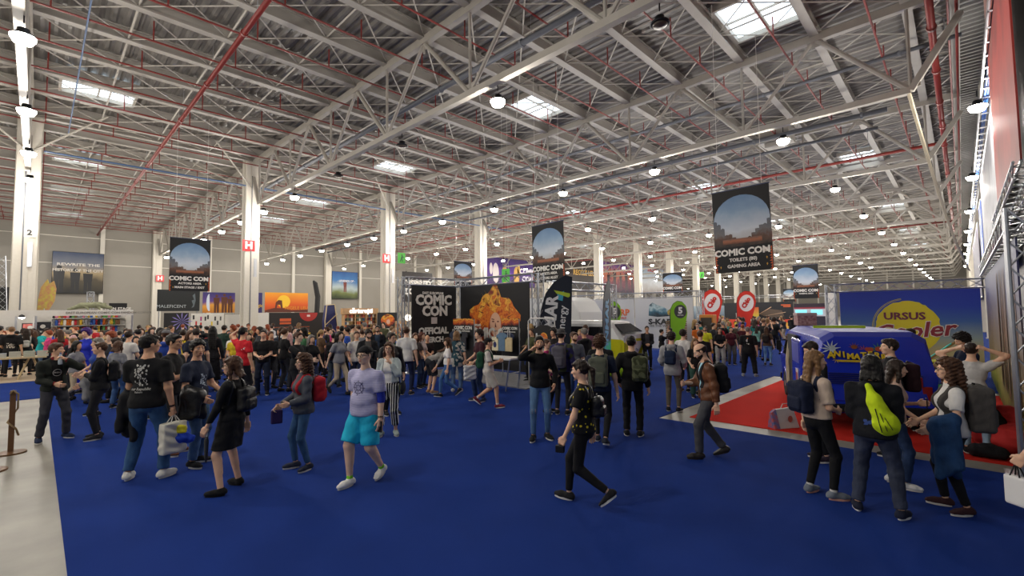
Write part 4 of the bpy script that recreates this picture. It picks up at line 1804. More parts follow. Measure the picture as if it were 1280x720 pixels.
# ---- posters on the far long wall
def wall_poster(px0, px1, py0, py1, label, bgmat, X=-79.4, draw=None, z_from=None):
    a, b = onx(px0, py1, X), onx(px1, py0, X)
    w_ = b.y - a.y
    h_ = b.z - a.z
    M = frY(X, a.y, a.z)
    t = empty('wall_poster', (0, 0, 0), 0, label, 'poster')
    panel('print', M, w_, h_, bgmat, t, .06)
    mb = MB()
    for z in (-.04, h_):
        mb.box((-.04, -.02, z), (w_ + .04, .08, z + .04), M)
    for x in (-.04, w_):
        mb.box((x, -.02, 0), (x + .04, .08, h_), M)
    mb.build('edging', 'dark_metal', t)
    if draw:
        draw(M, w_, h_, t)
    return t, M, w_, h_


def fig(x, z, s):
    return [disc(x, z + s * .92, s * .07, n=10), [(x - s * .13, z + s * .5), (x + s * .13, z + s * .5), (x + s * .15, z + s * .82), (x - s * .15, z + s * .82)], [(x - s * .12, z), (x - s * .02, z), (x, z + s * .5), (x - s * .12, z + s * .5)], [(x + s * .02, z), (x + s * .12, z), (x + s * .12, z + s * .5), (x, z + s * .5)]]


def d1(M, w_, h_, t):
    ink(M, fig(w_ * .13, 0, h_ * .68) + fig(w_ * .44, 0, h_ * .62) + fig(w_ * .69, 0, h_ * .6), '17181c', t, 'figures_print')
    lettering('REWRITE THE', h_ * .09, sub(M, w_ * .5, h_ * .70), 'cfc9c0', t, bold=.02, width=1.4)
    lettering('HISTORY OF THE CITY', h_ * .09, sub(M, w_ * .5, h_ * .56), 'cfc9c0', t, bold=.02)


wall_poster(64, 130, 318, 366, 'wide film poster of dark standing figures under a grey sky on the far wall', art_mat('poster_a', [(0, '1c1b18'), (.35, '4b4334'), (.5, '9c8a6a'), (.68, '6b6e78'), (1, '33405c')], .16, .6), draw=d1)


def d2(M, w_, h_, t):
    ink(M, fig(w_ * .5, h_ * .25, h_ * .45), '6f2f22', t, 'figure_print')
    lettering('- LEGENDS OF -', h_ * .10, sub(M, w_ * .55, h_ * .66), 'e8e4dc', t, bold=.02)


wall_poster(415, 447, 341, 373, 'blue and green landscape poster with one small red figure, high on the far wall', art_mat('poster_b', [(0, '2f3a1c'), (.2, '6a7440'), (.4, 'a9b6b8'), (.7, '3a6fa6'), (1, '1c4a86')], .2, .5), draw=d2)
wall_poster(503, 540, 342, 377, 'black poster with white block letters behind the booth truss', mat('poster_c', '1d1517', 0.6), X=-62, draw=lambda M, w_, h_, t: (lettering('INSPIRED', h_ * .27, sub(M, w_ * .5, h_ * .62), 'dad5cf', t, bold=.05), lettering('LOCALS', h_ * .27, sub(M, w_ * .5, h_ * .34), 'dad5cf', t, bold=.05)))


def d3(M, w_, h_, t):
    ink(M, [disc(w_ * .18, h_ * .45, w_ * .06, h_ * .36), disc(w_ * .09, h_ * .6, w_ * .03, h_ * .2)], 'cfc4c4', t, 'white_figure_print')
    ink(M, [disc(w_ * .36, h_ * .4, w_ * .06, h_ * .3), disc(w_ * .60, h_ * .4, w_ * .06, h_ * .34), disc(w_ * .65, h_ * .62, w_ * .03, h_ * .2)], 'c79b4a', t, 'gold_figure_print')
    lettering('COMIC', h_ * .26, sub(M, w_ * .84, h_ * .58), 'e6e2ee', t, bold=.05)
    lettering('CON', h_ * .26, sub(M, w_ * .84, h_ * .30), 'e6e2ee', t, bold=.05)


wall_poster(608, 668, 327, 357, 'long purple event banner with golden figures and COMIC CON lettering', art_mat('poster_d', [(0, '35145a'), (.5, '4a2080'), (1, '2a1458')], .2, .6), X=-60, draw=d3)
wall_poster(705, 747, 322, 364, 'dark brown gold lettered film poster REGELE LEU on the far wall', art_mat('poster_e', [(0, '120e0c'), (.5, '2a1d14'), (1, '221a18')], .15, .5), X=-60, draw=lambda M, w_, h_, t: lettering('REGELE LEU', h_ * .19, sub(M, w_ * .58, h_ * .52), 'c39a4a', t, bold=.03))
wall_poster(754, 796, 327, 365, 'reddish violet poster of many small figures on the far wall', art_mat('poster_f', [(0, '1c1430'), (.3, '6a2a3c'), (.55, 'b06a50'), (.8, '5a3a78'), (1, '2a2450')], .35, 1.5), X=-60, draw=lambda M, w_, h_, t: ink(M, [q for k in range(5) for q in fig(w_ * (.15 + .17 * k), h_ * .1, h_ * (.5 + .1 * (k % 2)))], '2c1822', t, 'figures_print'))
wall_poster(803, 829, 333, 366, 'pale blue and white poster with red title beside the small banner', art_mat('poster_g', [(0, '8a7f78'), (.4, 'c6cbd2'), (1, '7f97b4')], .2, .6), X=-60, draw=lambda M, w_, h_, t: lettering('SHAZAM', h_ * .16, sub(M, w_ * .45, h_ * .80), 'b0402c', t, bold=.04))
# ------------------------------------------------------------------ the dark merchandise booth with flame haired print
art_mat('flame_hair', [(0.0, '3c1208'), (.35, 'b3400f'), (.5, 'e07f1c'), (.62, 'c2500f'), (.8, 'f0b23a'), (1, '7c2409')], .85, 3.4)
t = empty('booth_wall', (-15.1, 12, 0), 0, 'black two sided booth wall with white COMIC CON lettering and a flame haired face', 'booth wall')
t.location = (0, 0, 0)
M = frX(-14.6, 12.0, .12)
rp = panel('right_panel', M, 3.75, 3.15, 'banner_black', t, .04)
cx, cz = 1.95, 1.75
rnd = random.Random(3)
hair = []
for k in range(40):
    a = 2 * PI * k / 40
    r_ = (1.15 + .12 * math.sin(5 * a) + .10 * math.sin(9 * a + 1)) * (1 if math.sin(a) > -.2 else .95)
    hair.append((cx + r_ * math.cos(a) * (1.12 - .22 * math.sin(a)), cz + .05 + r_ * math.sin(a) * 1.02))
ink(M, [hair], 'flame_hair', rp, 'flame_hair_print', .006)
wisps = []
for k in range(46):
    a = rnd.uniform(0, 2 * PI)
    r0, r1 = rnd.uniform(.5, .9), rnd.uniform(.95, 1.32)
    da = rnd.uniform(.12, .35)
    q0 = (cx + r0 * math.cos(a), cz + .05 + r0 * math.sin(a))
    q1 = (cx + r0 * math.cos(a + .06), cz + .05 + r0 * math.sin(a + .06))
    q2 = (cx + (r0 + r1) / 2 * math.cos(a + da * .7), cz + .05 + (r0 + r1) / 2 * math.sin(a + da * .7))
    q3 = (cx + r1 * math.cos(a + da), cz + .05 + r1 * math.sin(a + da))
    wisps.append([q0, q1, q2, q3])
ink(M, wisps[:23], 'f2b13c', rp, 'flame_wisp_print', .008)
ink(M, wisps[23:], '5a1608', rp, 'dark_wisp_print', .009)
ink(M, [disc(cx + .10, cz - .08, .30, .44)], 'd9a98c', rp, 'face_print', .012)
ink(M, [disc(cx - .02, cz + .02, .07, .028), disc(cx + .24, cz + .02, .06, .028), disc(cx + .12, cz - .33, .075, .03), [(cx + .10, cz), (cx + .16, cz - .20), (cx + .07, cz - .18)], [(cx - .1, cz + .10), (cx + .04, cz + .08), (cx + .04, cz + .11), (cx - .1, cz + .14)]], '5c2418', rp, 'face_line_print', .015)
lettering('COMIC CON', .55, sub(M, 1.85, 1.30, -.02), 'dcd8d0', rp, bold=.05, width=.92)
lettering('OFFICIAL MERCH', .27, sub(M, 1.75, .90, -.02), 'dcd8d0', rp, bold=.05)
lettering('EAST EUROPEAN', .13, sub(M, .75, 1.62, -.02), 'dcd8d0', rp, bold=.03)
ML = frY(-14.7, 9.75, .12)
lp = panel('left_panel', ML, 2.1, 3.15, 'banner_black', t, .04)
lettering('EAST EUROPEAN', .13, sub(ML, .95, 2.88, -.02), 'dcd8d0', lp, bold=.03)
lettering('COMIC', .52, sub(ML, 1.0, 2.60, -.02), 'dcd8d0', lp, bold=.05)
lettering('CON', .52, sub(ML, 1.05, 2.18, -.02), 'dcd8d0', lp, bold=.05)
ink(ML, [rect(.86, 1.70, 1.14, 1.95)], 'c8bdb6', lp, 'logo_square', .02)
lettering('OFFICIAL', .34, sub(ML, .98, 1.42, -.02), 'dcd8d0', lp, bold=.05)
lettering('MERCH', .28, sub(ML, .98, 1.08, -.02), 'dcd8d0', lp, bold=.05)


def truss_frame(pts, towers, zt, label, size=.29, z0=0.0, group=None):
    t = empty('truss_frame', (0, 0, 0), 0, label, 'truss', group)
    for a, b in zip(pts[:-1], pts[1:]):
        truss_bar((a[0], a[1], zt), (b[0], b[1], zt), size, 'beam', t)
    for (x, y) in towers:
        truss_bar((x, y, z0 + .02), (x, y, zt + size / 2), size, 'tower', t)
        MB().box((x - .3, y - .3, 0.013), (x + .3, y + .3, .03)).build('foot_plate', 'alu', t)
    return t


truss_frame([(-14.9, 9.5), (-14.9, 12.25), (-10.65, 12.25)], [(-14.9, 9.5), (-14.9, 12.25), (-10.65, 12.25)], 3.45, 'aluminium truss frame around the black merchandise booth')
truss_frame([(-10.65, 12.9), (-10.65, 17)], [(-10.65, 17)], 3.2, 'short aluminium truss running back from the black booth')
o = MB().box((-14.6, 9.8, .013), (-9.0, 11.95, .05)).build('booth_floor', mat('booth_grey', '77777a', 0.8, noise=.1))
tag(o, 'grey floor panel of the black merchandise booth', 'floor panel')


def merch_rack(x, y, W, label, seed, n=5):
    t = empty('merchandise_rack', (x, y, 0), 0, label, 'display rack')
    MB().box((-W / 2, 0, .5), (W / 2, .04, 1.78)).build('back_board', 'banner_black', t)
    hd_ = MB().box((-W / 2, -.02, 1.78), (W / 2, .03, 2.02)).build('header', 'flame_hair', t)
    M_ = frX(-W / 2, -.02, 1.50)
    lettering('COMIC CON', W * .15, sub(M_, W / 2, .18), 'dcd8d0', t, bold=.04)
    lettering('OFFICIAL MERCHANDISE', W * .06, sub(M_, W / 2, .06), 'dcd8d0', t, bold=.03)
    for sx in (-1, 1):
        MB().tube([(sx * W / 2, .02, .0), (sx * W / 2, .02, 2.0)], .018, 6).build('upright', 'alu', t)
        MB().bar((sx * W / 2, -.25, .02), (sx * W / 2, .25, .02), .04).build('foot', 'alu', t)
    return t


merch_rack(-13.1, 10.9, 1.15, 'black merchandise rack with an orange header, nearer the booth corner', 1)
merch_rack(-11.0, 11.2, .8, 'black merchandise rack with an orange header, nearer the truss tower', 2)
rnd = random.Random(6)
HG = [('d9cfae', 'cream tote bag with a blue moon print'), ('6b4030', 'brown tote bag'), ('5d7891', 'grey blue t-shirt'), ('2a3350', 'navy t-shirt'), ('c8b48a', 'sand coloured tote bag'), ('233044', 'dark blue t-shirt'), ('98a3a6', 'pale grey t-shirt'), ('2d2d33', 'charcoal t-shirt')]
for i, (c, lb) in enumerate(HG):
    X = (-11.32, -11.16, -11.0, -10.84, -10.68, -13.5, -13.2, -12.9)[i]
    yy = (10.95 if i % 2 else 10.8) if i < 5 else 10.75
    W = .30 if i < 5 else .26
    t = empty('hanging_tote' if 'tote' in lb else 'hanging_t_shirt', (X, yy, .95), 0, '%s hanging on the rack %s' % (lb, 'nearer the truss tower' if i < 5 else 'nearer the booth corner'), 'tote bag' if 'tote' in lb else 't-shirt', 'goods hanging on the racks')
    sh = [(-W / 2, 0), (W / 2, 0), (W / 2, .45), (-W / 2, .45)] if 'tote' in lb else [(-W / 2, 0), (W / 2, 0), (W / 2, .42), (W * .75, .38), (W * .85, .50), (W * .3, .60), (-W * .3, .60), (-W * .85, .50), (-W * .75, .38), (-W / 2, .42)]
    MB().prism(sh, .04).build('cloth', mat('goods_' + c, c, 0.8, noise=.1), t)
    MB().tube([(-.05, 0, .45), (-.04, 0, .68), (.04, 0, .68), (.05, 0, .45)], .009, 5).build('strap', 'rubber', t)
    if i == 0:
        MB().prism(disc(0, .2, .075, .1), .05).build('moon_print', mat('moon_blue', '232a5c', 0.7), t)

# white table of the booth
t = empty('folding_table', (-9.75, 9.45, 0), 0.15, 'white topped folding table at the corner of the black booth', 'table')
MB().box((-.65, -.35, .88), (.65, .35, .93)).build('tabletop', mat('table_white', 'd6d4cf', 0.4), t, bevel=.01)
for sx in (-1, 1):
    for sy in (-1, 1):
        MB().tube([(sx * .58, sy * .28, .88), (sx * .45, sy * .30, .013)], .02, 6).build('leg', 'alu', t)
    MB().tube([(sx * .52, -.28, .5), (sx * .52, .28, .5)], .015, 6).build('stretcher', 'alu', t)
t = empty('clothes_rail', (-9.1, 10.6, 0), 0.2, 'white tube clothes rail behind the folding table', 'clothes rail')
MB().tube([(-.45, 0, .03), (-.45, 0, 1.95), (-.38, 0, 2.03), (.38, 0, 2.03), (.45, 0, 1.95), (.45, 0, .03)], .02, 8).build('frame', 'rubber', t, smooth=True)
MB().bar((-.45, -.25, .03), (-.45, .25, .03), .04).bar((.45, -.25, .03), (.45, .25, .03), .04).build('foot', 'rubber', t)
t = empty('printed_t_shirt', (-8.95, 10.55, 1.15), 0.2, 'black t-shirt with an orange flame face print on the white clothes rail', 't-shirt')
MB().prism([(-.22, 0), (.22, 0), (.22, .45), (.34, .42), (.38, .55), (.12, .68), (-.12, .68), (-.38, .55), (-.34, .42), (-.22, .45)], .05).build('cloth', 'banner_black', t)
ink(Matrix.Identity(4), [disc(0, .3, .13, .16)], 'flame_hair', t, 'flame_print', .03)
MB().tube([(-.12, 0, .68), (0, 0, .86), (.12, 0, .68)], .008, 5).build('hanger', 'alu', t)

# ------------------------------------------------------------------ feather flags
p = fl(673, 476)
fx = atd(676, 476, 16.0)
t, c = feather_flag(fx.x, fx.y, 3.5, 1.15, 'tall navy feather flag reading TINMAR energy beside the black booth', mat('flag_navy', '17202f', 0.6), YAW)
ttl = lettering('TINMAR', .56, Matrix.Translation((.36, -.012, 1.75)) @ Matrix.Rotation(math.radians(-84), 4, 'Y'), 'e6e6e6', c, bold=.04)
lettering('energy', .36, Matrix.Translation((.78, -.012, 1.95)) @ Matrix.Rotation(math.radians(-84), 4, 'Y'), 'e6e6e6', c, bold=.01)
ink(Matrix.Identity(4), [[(.62, 2.65), (.80, 2.6), (.86, 2.95), (.62, 2.85)]], '49b0c8', c, 'logo_blue', .012)
ink(Matrix.Identity(4), [[(.50, 2.98), (.80, 2.92), (1.06, 2.86), (1.06, 2.76), (1.0, 2.72), (.78, 2.80), (.60, 2.86)]], 'b5cf3a', c, 'logo_green', .014)
fx = atd(755, 476, 14.9)
t, c = feather_flag(fx.x, fx.y, 3.3, .95, 'narrow feather flag seen nearly edge on, navy above and green below', art_mat('flag_mix', [(0, '2fd08a'), (.24, '35c9a0'), (.3, '1c2c4a'), (1, '17202f')], .05, 2), YAW + 1.08)
lettering('TINMAR', .5, Matrix.Translation((.42, -.012, 1.7)) @ Matrix.Rotation(math.radians(-84), 4, 'Y'), '58a8d8', c, bold=.04)
for (px, D, Hh, lb) in ((879, 30, 3.6, 'red teardrop feather flag with white oval, nearer the white backdrop'), (923, 33, 3.6, 'red teardrop feather flag with white oval, right of the other red flag')):
    fx = atd(px, 440, D)
    t, c = feather_flag(fx.x, fx.y, Hh, 1.25, lb, mat('flag_red', 'd8301f', 0.5), YAW - .35, 'drop')
    o_ = ink(Matrix.Identity(4) @ Matrix.Rotation(math.radians(7), 4, 'Y'), [disc(.30, 2.78, .47, .60)], 'e8e4e2', c, 'white_oval', .012)
    Mt = Matrix.Translation((.62, -.02, 2.74)) @ Matrix.Rotation(math.radians(-62), 4, 'Y')
    lettering('Chio', .40, Mt, 'c92a1c', c, bold=.07)
    fb = [c_ for c_ in t.children if c_.name.startswith('cross_base')][0]
for (px, D, Hh, lb, ang) in ((757, 23.5, 2.75, 'lime green feather flag with a grey disc, half behind the narrow flag', 0), (839, 22.5, 2.7, 'lime green feather flag numbered 5 in front of the white backdrop', 0)):
    fx = atd(px, 440, D)
    t, c = feather_flag(fx.x, fx.y, Hh, .85, lb, mat('flag_lime', '86c52c', 0.5), YAW + ang, 'drop')
    ink(Matrix.Identity(4), [disc(.50, 2.18, .30, .33)], '45474a', c, 'grey_disc', .012)
    lettering('5', .42, Matrix.Translation((.50, -.02, 2.22)), 'f0f0ee', c, bold=.05)
    lettering('NAPOCA', .07, Matrix.Translation((.50, -.02, 2.0)), 'f0f0ee', c, bold=.02)

# ------------------------------------------------------------------ white backdrop
t = empty('white_backdrop', (0, 0, 0), 0, 'wide white S-KARP backdrop with a mountain and bottle picture under a truss', 'backdrop wall')
Yb = 24.7
xa, xb, xc = ony(742, 380, Yb).x, ony(793, 380, Yb).x, ony(866, 380, Yb).x
mw = mat('backdrop_white', 'c9c9cd', 0.7, bump=.2, bscale=2)
M = frX(xb + .03, Yb, .1)
pr = panel('right_sheet', M, xc - xb - .03, 2.85, mw, t)
W = xc - xb
def q2(px, py):
    v = ony(px, py, Yb)
    return v.x - xb - .03, v.z - .1
x0, z0 = q2(829, 403)
lettering('S-KARP', .42, sub(M, q2(828, 402.5)[0], q2(828, 402.5)[1], -.01), '2c2d33', pr, bold=.05, width=1.25)
lettering('SEE THE WORLD', .15, sub(M, q2(828, 407.5)[0], q2(828, 407.5)[1], -.01), '6a6b70', pr, bold=.02, width=1.4)
mx, mz = q2(828, 389)
ink(M, [[(mx - .85, mz - .25), (mx - .80, mz + .35), (mx - .6, mz + .5), (mx - .3, mz + .36), (mx + .1, mz + .22), (mx + .4, mz + .05), (mx + .45, mz - .28), (mx - .3, mz - .32)]], art_mat('ice_print', [(0, '1d2b38'), (.4, '3d6f86'), (.7, 'b9cfd6'), (1, '2d4a5c')], .5, 4), pr, 'mountain_print', .006)
ink(M, [disc(mx + .62, mz - .08, .33, .22)], art_mat('gold_print', [(0, '8a7020'), (.5, 'b7a04a'), (1, '6a5a20')], .4, 6), pr, 'bottle_print', .008)
M2 = frX(xa, Yb, .1)
pl = panel('left_sheet', M2, xb - xa - .03, 2.85, mw, t)
v = ony(770, 391, Yb)
lettering('S-KARP', .52, sub(M2, v.x - xa, v.z - .1, -.01), 'd96a3a', pl, bold=.04, width=1.1)
v = ony(772, 397.5, Yb)
lettering('SEE THE WORLD', .16, sub(M2, v.x - xa, v.z - .1, -.01), 'c9483a', pl, bold=.02)
truss_frame([(xa - 2, Yb + .25), (xc + .3, Yb + .25)], [(xc + .3, Yb + .25), (xa - 2, Yb + .25)], 3.15, 'aluminium truss carrying the white backdrop')
o = MB().box((xa - 3.2, Yb - .9, .1), (xa - .1, Yb - .85, 2.95)).build('blue_backdrop', mat('mid_blue', '5a7fb0', 0.6))
tag(o, 'plain mid blue backdrop sheet left of the white one', 'backdrop wall')
t = empty('drinks_fridge', (xc + .9, Yb - .3, 0), 0, 'tall orange wooden display stand at the right end of the white backdrop', 'display stand')
MB().box((-.35, -.25, .013), (.35, .25, 2.0)).build('carcass', mat('orange_wood', 'c9802c', 0.5), t, bevel=.02)
MB().box((-.28, -.27, 1.0), (.28, -.25, 1.85)).build('front_panel', mat('dark_front', '3a2a20', 0.5), t)
t = empty('pallet_display', (xc - .55, Yb - .9, 0), 0, 'stacked brown wooden crates in front of the white backdrop', 'crate')
for k in range(5):
    mb = MB()
    for j in range(3):
        mb.box((-.45, -.3, .02 + k * .34 + j * .11), (.45, .3, .10 + k * .34 + j * .11))
    mb.build('crate_tier', mat('crate_wood', '7a6248', 0.8, noise=.2), t)

# ------------------------------------------------------------------ vans
def van(name, label, L, W, Hh, base, ang, paint_low, paint_high, roofc, split=.95, open_door=False, ww=.12):
    """body along local y (front at +y), origin on the ground at the middle"""
    t = empty(name, base, ang, label, 'van')
    hl, hw = L / 2, W / 2

    def section(y, zs, inset, top_in):
        z0, z1, z2 = zs
        k = [(-hw + inset, z0), (-hw + inset * .3, z0 + .15), (-hw + inset * .0, z1), (-hw + .10 + top_in, z2 - .12), (-hw + .28 + top_in, z2), (hw - .28 - top_in, z2), (hw - .10 - top_in, z2 - .12), (hw - inset * .0, z1), (hw - inset * .3, z0 + .15), (hw - inset, z0)]
        return [(x, y, z) for x, z in k]
    secs = [section(-hl, (.42, split, Hh - .10), .16, .06), section(-hl + .07, (.32, split, Hh - .02), .05, .02), section(-hl + .35, (.28, split, Hh), .02, 0), section(hl - 1.1, (.28, split, Hh), .02, 0), section(hl - .62, (.28, split, Hh - .05), .02, .02), section(hl - .18, (.30, split, Hh - .62), .03, -.02), section(hl - .02, (.36, split - .05, split + .18), .10, -.10), section(hl, (.42, split - .12, split - .0), .22, -.05)]
    mb = MB()
    mb.v = [p for s_ in secs for p in s_]
    n = 10
    for i in range(len(secs) - 1):
        for k in range(n):
            a, b = i * n + k, i * n + (k + 1) % n
            mb.f.append((a, a + n, b + n, b))
            mb.mi.append(0 if k in (0, 1, 7, 8, 9) else (2 if k in (3, 4, 5) else 1))
    mb.f.append(tuple(range(n)))
    mb.mi.append(0)
    mb.f.append(tuple(range((len(secs) - 1) * n, len(secs) * n))[::-1])
    mb.mi.append(0)
    o = mb.build('body_shell', [paint_low, paint_high, roofc], t)
    sm = o.modifiers.new('bevel', 'BEVEL')
    sm.width = .035
    sm.segments = 2
    for p in o.data.polygons:
        p.use_smooth = False
    gl = mat('van_glass', '15171c', 0.08)
    for sx in (-1, 1):
        x = sx * (hw - .035)
        wins = [(hl - 1.55, hl - .62), (hl - 2.75, hl - 1.68), (hl - 3.85, hl - 2.88)]
        if open_door:
            wins = [(hl - 1.55, hl - .62)] + ([] if sx < 0 else [wins[1]])
        for (ya, yb) in wins:
            fr = MB().hexa([(x + sx * .035, ya, split + .08), (x + sx * .045, ya, split + .08), (x + sx * .045, yb, split + .08), (x + sx * .035, yb, split + .08), (x - sx * .035, ya + .03, Hh - .22), (x - sx * .02, ya + .03, Hh - .22), (x - sx * .02, yb - (.25 if yb > hl - .7 else .03), Hh - .22), (x - sx * .035, yb - (.25 if yb > hl - .7 else .03), Hh - .22)])
            fr.build('side_window', gl, t)
        for yw in (-hl + .85, hl - .75):
            Mw = Matrix.Translation((sx * (hw - .09), yw, .32)) @ Matrix.Rotation(PI / 2, 4, 'Y')
            wh = MB().lathe([(.12, -.10), (.29, -.10), (.32, -.06), (.32, .06), (.29, .10), (.12, .10)], n=24, M=Mw).build('wheel', mat('tyre', '17171a', 0.8), t, smooth=False)
            MB().lathe([(.02, -.105), (.19, -.09), (.19, .09), (.02, .105)], n=20, M=Mw).build('hubcap', mat('hub', 'a6a6a8', 0.3, .6), wh, smooth=True)
            arch = [(sx * (hw - .005), yw + .40 * math.cos(a), .32 + .40 * math.sin(a)) for a in [PI * k / 14 for k in range(15)]]
            MB().tube(arch, .03, 6).build('wheel_arch', paint_low, t)
    ws = MB().hexa([(-hw + .16, hl - .17, split + .22), (hw - .16, hl - .17, split + .22), (hw - .16, hl - .12, split + .24), (-hw + .16, hl - .12, split + .24), (-hw + .30, hl - .60, Hh - .14), (hw - .30, hl - .60, Hh - .14), (hw - .30, hl - .54, Hh - .12), (-hw + .30, hl - .54, Hh - .12)])
    ws.build('windscreen', gl, t)
    for sx in (-1, 1):
        Mh = Matrix.Translation((sx * (hw - .33), hl + .01, .66)) @ Matrix.Rotation(-PI / 2, 4, 'X')
        MB().lathe([(.13, 0), (.12, .03), (.05, .05)], n=18, M=Mh).build('headlight', mat('lens_grey', 'c9cbd0', 0.1), t, smooth=True)
        MB().box((sx * (hw - .16) - .07, -hl - .01, .62), (sx * (hw - .16) + .07, -hl + .02, .86)).build('tail_light', mat('tail_red', '8a1a16', 0.3), t, bevel=.01)
        MB().tube([(sx * hw, hl - .95, split + .25), (sx * (hw + .14), hl - .9, split + .28)], .012, 5).box((sx * (hw + .14) - .05, hl - .93, split + .18), (sx * (hw + .14) + .05, hl - .87, split + .42)).build('door_mirror', 'dark_metal', t)
    MB().box((-hw - .02, hl - .03, .34), (hw + .02, hl + .08, .50)).build('front_bumper', 'dark_metal', t, bevel=.02)
    MB().box((-hw - .02, -hl - .06, .36), (hw + .02, -hl + .05, .50)).build('rear_bumper', 'dark_metal', t, bevel=.02)
    return t


mat('van_blue', '1b2fae', 0.25)
mat('van_blue_roof', '3a41a0', 0.5)
rl, frn = Vector((-2.0, 9.95, 0)), Vector((-3.62, 14.2, 0))
axis = (frn - rl).normalized()
rgt = Vector((axis.y, -axis.x, 0))
L_, W_, H_ = 4.5, 1.78, 1.80
ctr = rl + axis * L_ / 2 + rgt * W_ / 2
ctr.z = 0.014
angv = math.atan2(-axis.x, axis.y)
vb = van('blue_van', 'bright blue panel van with painted lettering parked on the red carpet, side door open', L_, W_, H_, ctr, angv, 'van_blue', 'van_blue', 'van_blue_roof', 1.0, True)
hl, hw = L_ / 2, W_ / 2
# rear face details (rear is local -y)
Mr = plane_frame((-hw, -hl - .0, 0), (1, 0, 0), (0, 0, 1))
tg = MB().hexa([(-hw + .14, -hl - .02, .55), (hw - .14, -hl - .02, .55), (hw - .14, -hl + .02, .55), (-hw + .14, -hl + .02, .55), (-hw + .22, -hl + .035, H_ - .2), (hw - .22, -hl + .035, H_ - .2), (hw - .22, -hl + .08, H_ - .2), (-hw + .22, -hl + .08, H_ - .2)]).build('tailgate', 'van_blue', vb, bevel=.02)
mb = MB()
for k in range(6):
    mb.box((-hw + .22, -hl - .03, .86 + k * .035), (hw - .22, -hl - .0, .875 + k * .035))
mb.build('vent_slot', mat('vent_blue', '0e155c', 0.5), vb)
Mt = plane_frame((0, -hl - .055, 0), (1, 0, 0), (0, .042, 1))
Mt = Matrix.Translation((0, 0, 0)) @ Mt
xs0 = -.62
word = 'ANIMATERRA'
art = empty('painted_title', (0, 0, 0))
art.parent = vb
art.scale = (.68, .68, .68)
art.location = (-.20, .32 * (-hl - .075), .32 * 1.42)
for i, ch in enumerate(word):
    zz = 1.34 + .035 * math.sin(i * 1.3)
    Mi = sub(Mt, xs0 + .142 * i, zz, -.016) @ Matrix.Rotation(.08 * math.sin(i * 2.0), 4, 'Y')
    lettering(ch, .215 if i not in (0, 9) else .25, sub(Mt, xs0 + .142 * i + .008, zz - .012, -.012), '3c2a10', art, 'letter_shadow', bold=.06)
    lettering(ch, .20 if i not in (0, 9) else .235, Mi, 'd8b81c', art, 'letter', bold=.04)
rnd = random.Random(2)
def leafp(cx_, cz_, n, r0, r1, a0, a1):
    out = []
    for k in range(n):
        a = a0 + (a1 - a0) * k / max(1, n - 1)
        out.append([(cx_, cz_), (cx_ + r0 * math.cos(a - .16), cz_ + r0 * math.sin(a - .16)), (cx_ + r1 * math.cos(a), cz_ + r1 * math.sin(a)), (cx_ + r0 * math.cos(a + .16), cz_ + r0 * math.sin(a + .16))])
    return out
ink(Mt, leafp(-.62, 1.50, 7, .12, .24, .2, 3.6) + [disc(-.58, 1.50, .07, .10)], 'b9c4c8', art, 'white_bird_picture', .014)
ink(Mt, leafp(-.10, 1.56, 6, .06, .13, 0, 3.1) + [disc(-.10, 1.56, .07, .05)], '8a4a1c', art, 'brown_creature_picture', .014)
ink(Mt, leafp(.42, 1.50, 8, .10, .20, -.4, 3.3), '3f7a5c', art, 'green_leaf_picture', .014)
ink(Mt, [disc(.22, 1.50, .09, .06), disc(.42, 1.52, .08, .06)] + leafp(.10, 1.5, 5, .06, .12, 0, 3), 'a8442a', art, 'red_creature_picture', .017)
ink(Mt, [[(-.55, 1.22), (.60, 1.22), (.52, 1.17), (-.45, 1.17)]] + leafp(-.5, 1.22, 4, .05, .10, 3.3, 6), 'c9a91c', art, 'yellow_underline', .014)
# left side: open sliding door, cream opening
op = MB().box((-hw - .012, -.35, .42), (-hw + .05, .75, H_ - .18)).build('door_opening', mat('van_dark', '121015', 0.8), vb)
mb = MB()
mb.tube([(-hw - .03, .74, .42), (-hw - .03, .76, 1.0), (-hw + .05, .74, H_ - .20)], .04, 6)
mb.tube([(-hw - .03, .60, .42), (-hw - .03, .62, 1.0), (-hw + .05, .60, H_ - .20)], .02, 6)
mb.build('cream_door_frame', mat('cream_trim', 'b5a98f', 0.6), vb)
MB().box((-hw - .09, -1.50, .40), (-hw - .03, -.38, H_ - .22)).build('sliding_door', 'van_blue', vb, bevel=.03)
MB().hexa([(-hw - .10, -1.35, 1.10), (-hw - .09, -1.35, 1.10), (-hw - .09, -.52, 1.10), (-hw - .10, -.52, 1.10), (-hw - .10, -1.35, 1.52), (-hw - .09, -1.35, 1.52), (-hw - .09, -.52, 1.52), (-hw - .10, -.52, 1.52)]).build('door_panel_inset', 'van_blue_roof', vb, bevel=.004)
st = MB().box((-hw - .105, -1.2, .55), (-hw - .095, -.95, .98)).build('race_sticker', mat('sticker_white', 'd0c4c4', 0.5), vb)
MB().box((-hw - .11, -1.16, .62), (-hw - .104, -.99, .9)).build('sticker_print', mat('sticker_red', 'a03a3a', 0.5), st)
MB().bar((-hw + .25, -.9, H_ + .03), (.25, -.9, H_ + .03), .05, .05).build('roof_bar', mat('lime_rail', 'a6c41c', 0.5), vb)
q = vb.matrix_basis @ Vector((-.45, 1.2, H_ + .0))
t = empty('roof_box', (q.x, q.y, q.z + .0), angv, 'pinkish speckled box standing on the roof of the blue van', 'box')
MB().box((-.20, -.3, .0), (.20, .3, .30)).build('case', mat('speckle', 'b48f8c', 0.8, col2='7a4f50', noise=.1, nscale=22), t, bevel=.01)
MB().box((-.21, -.31, .24), (.21, .31, .31)).build('lid', mat('speckle_lid', 'a58a88', 0.7), t, bevel=.01)

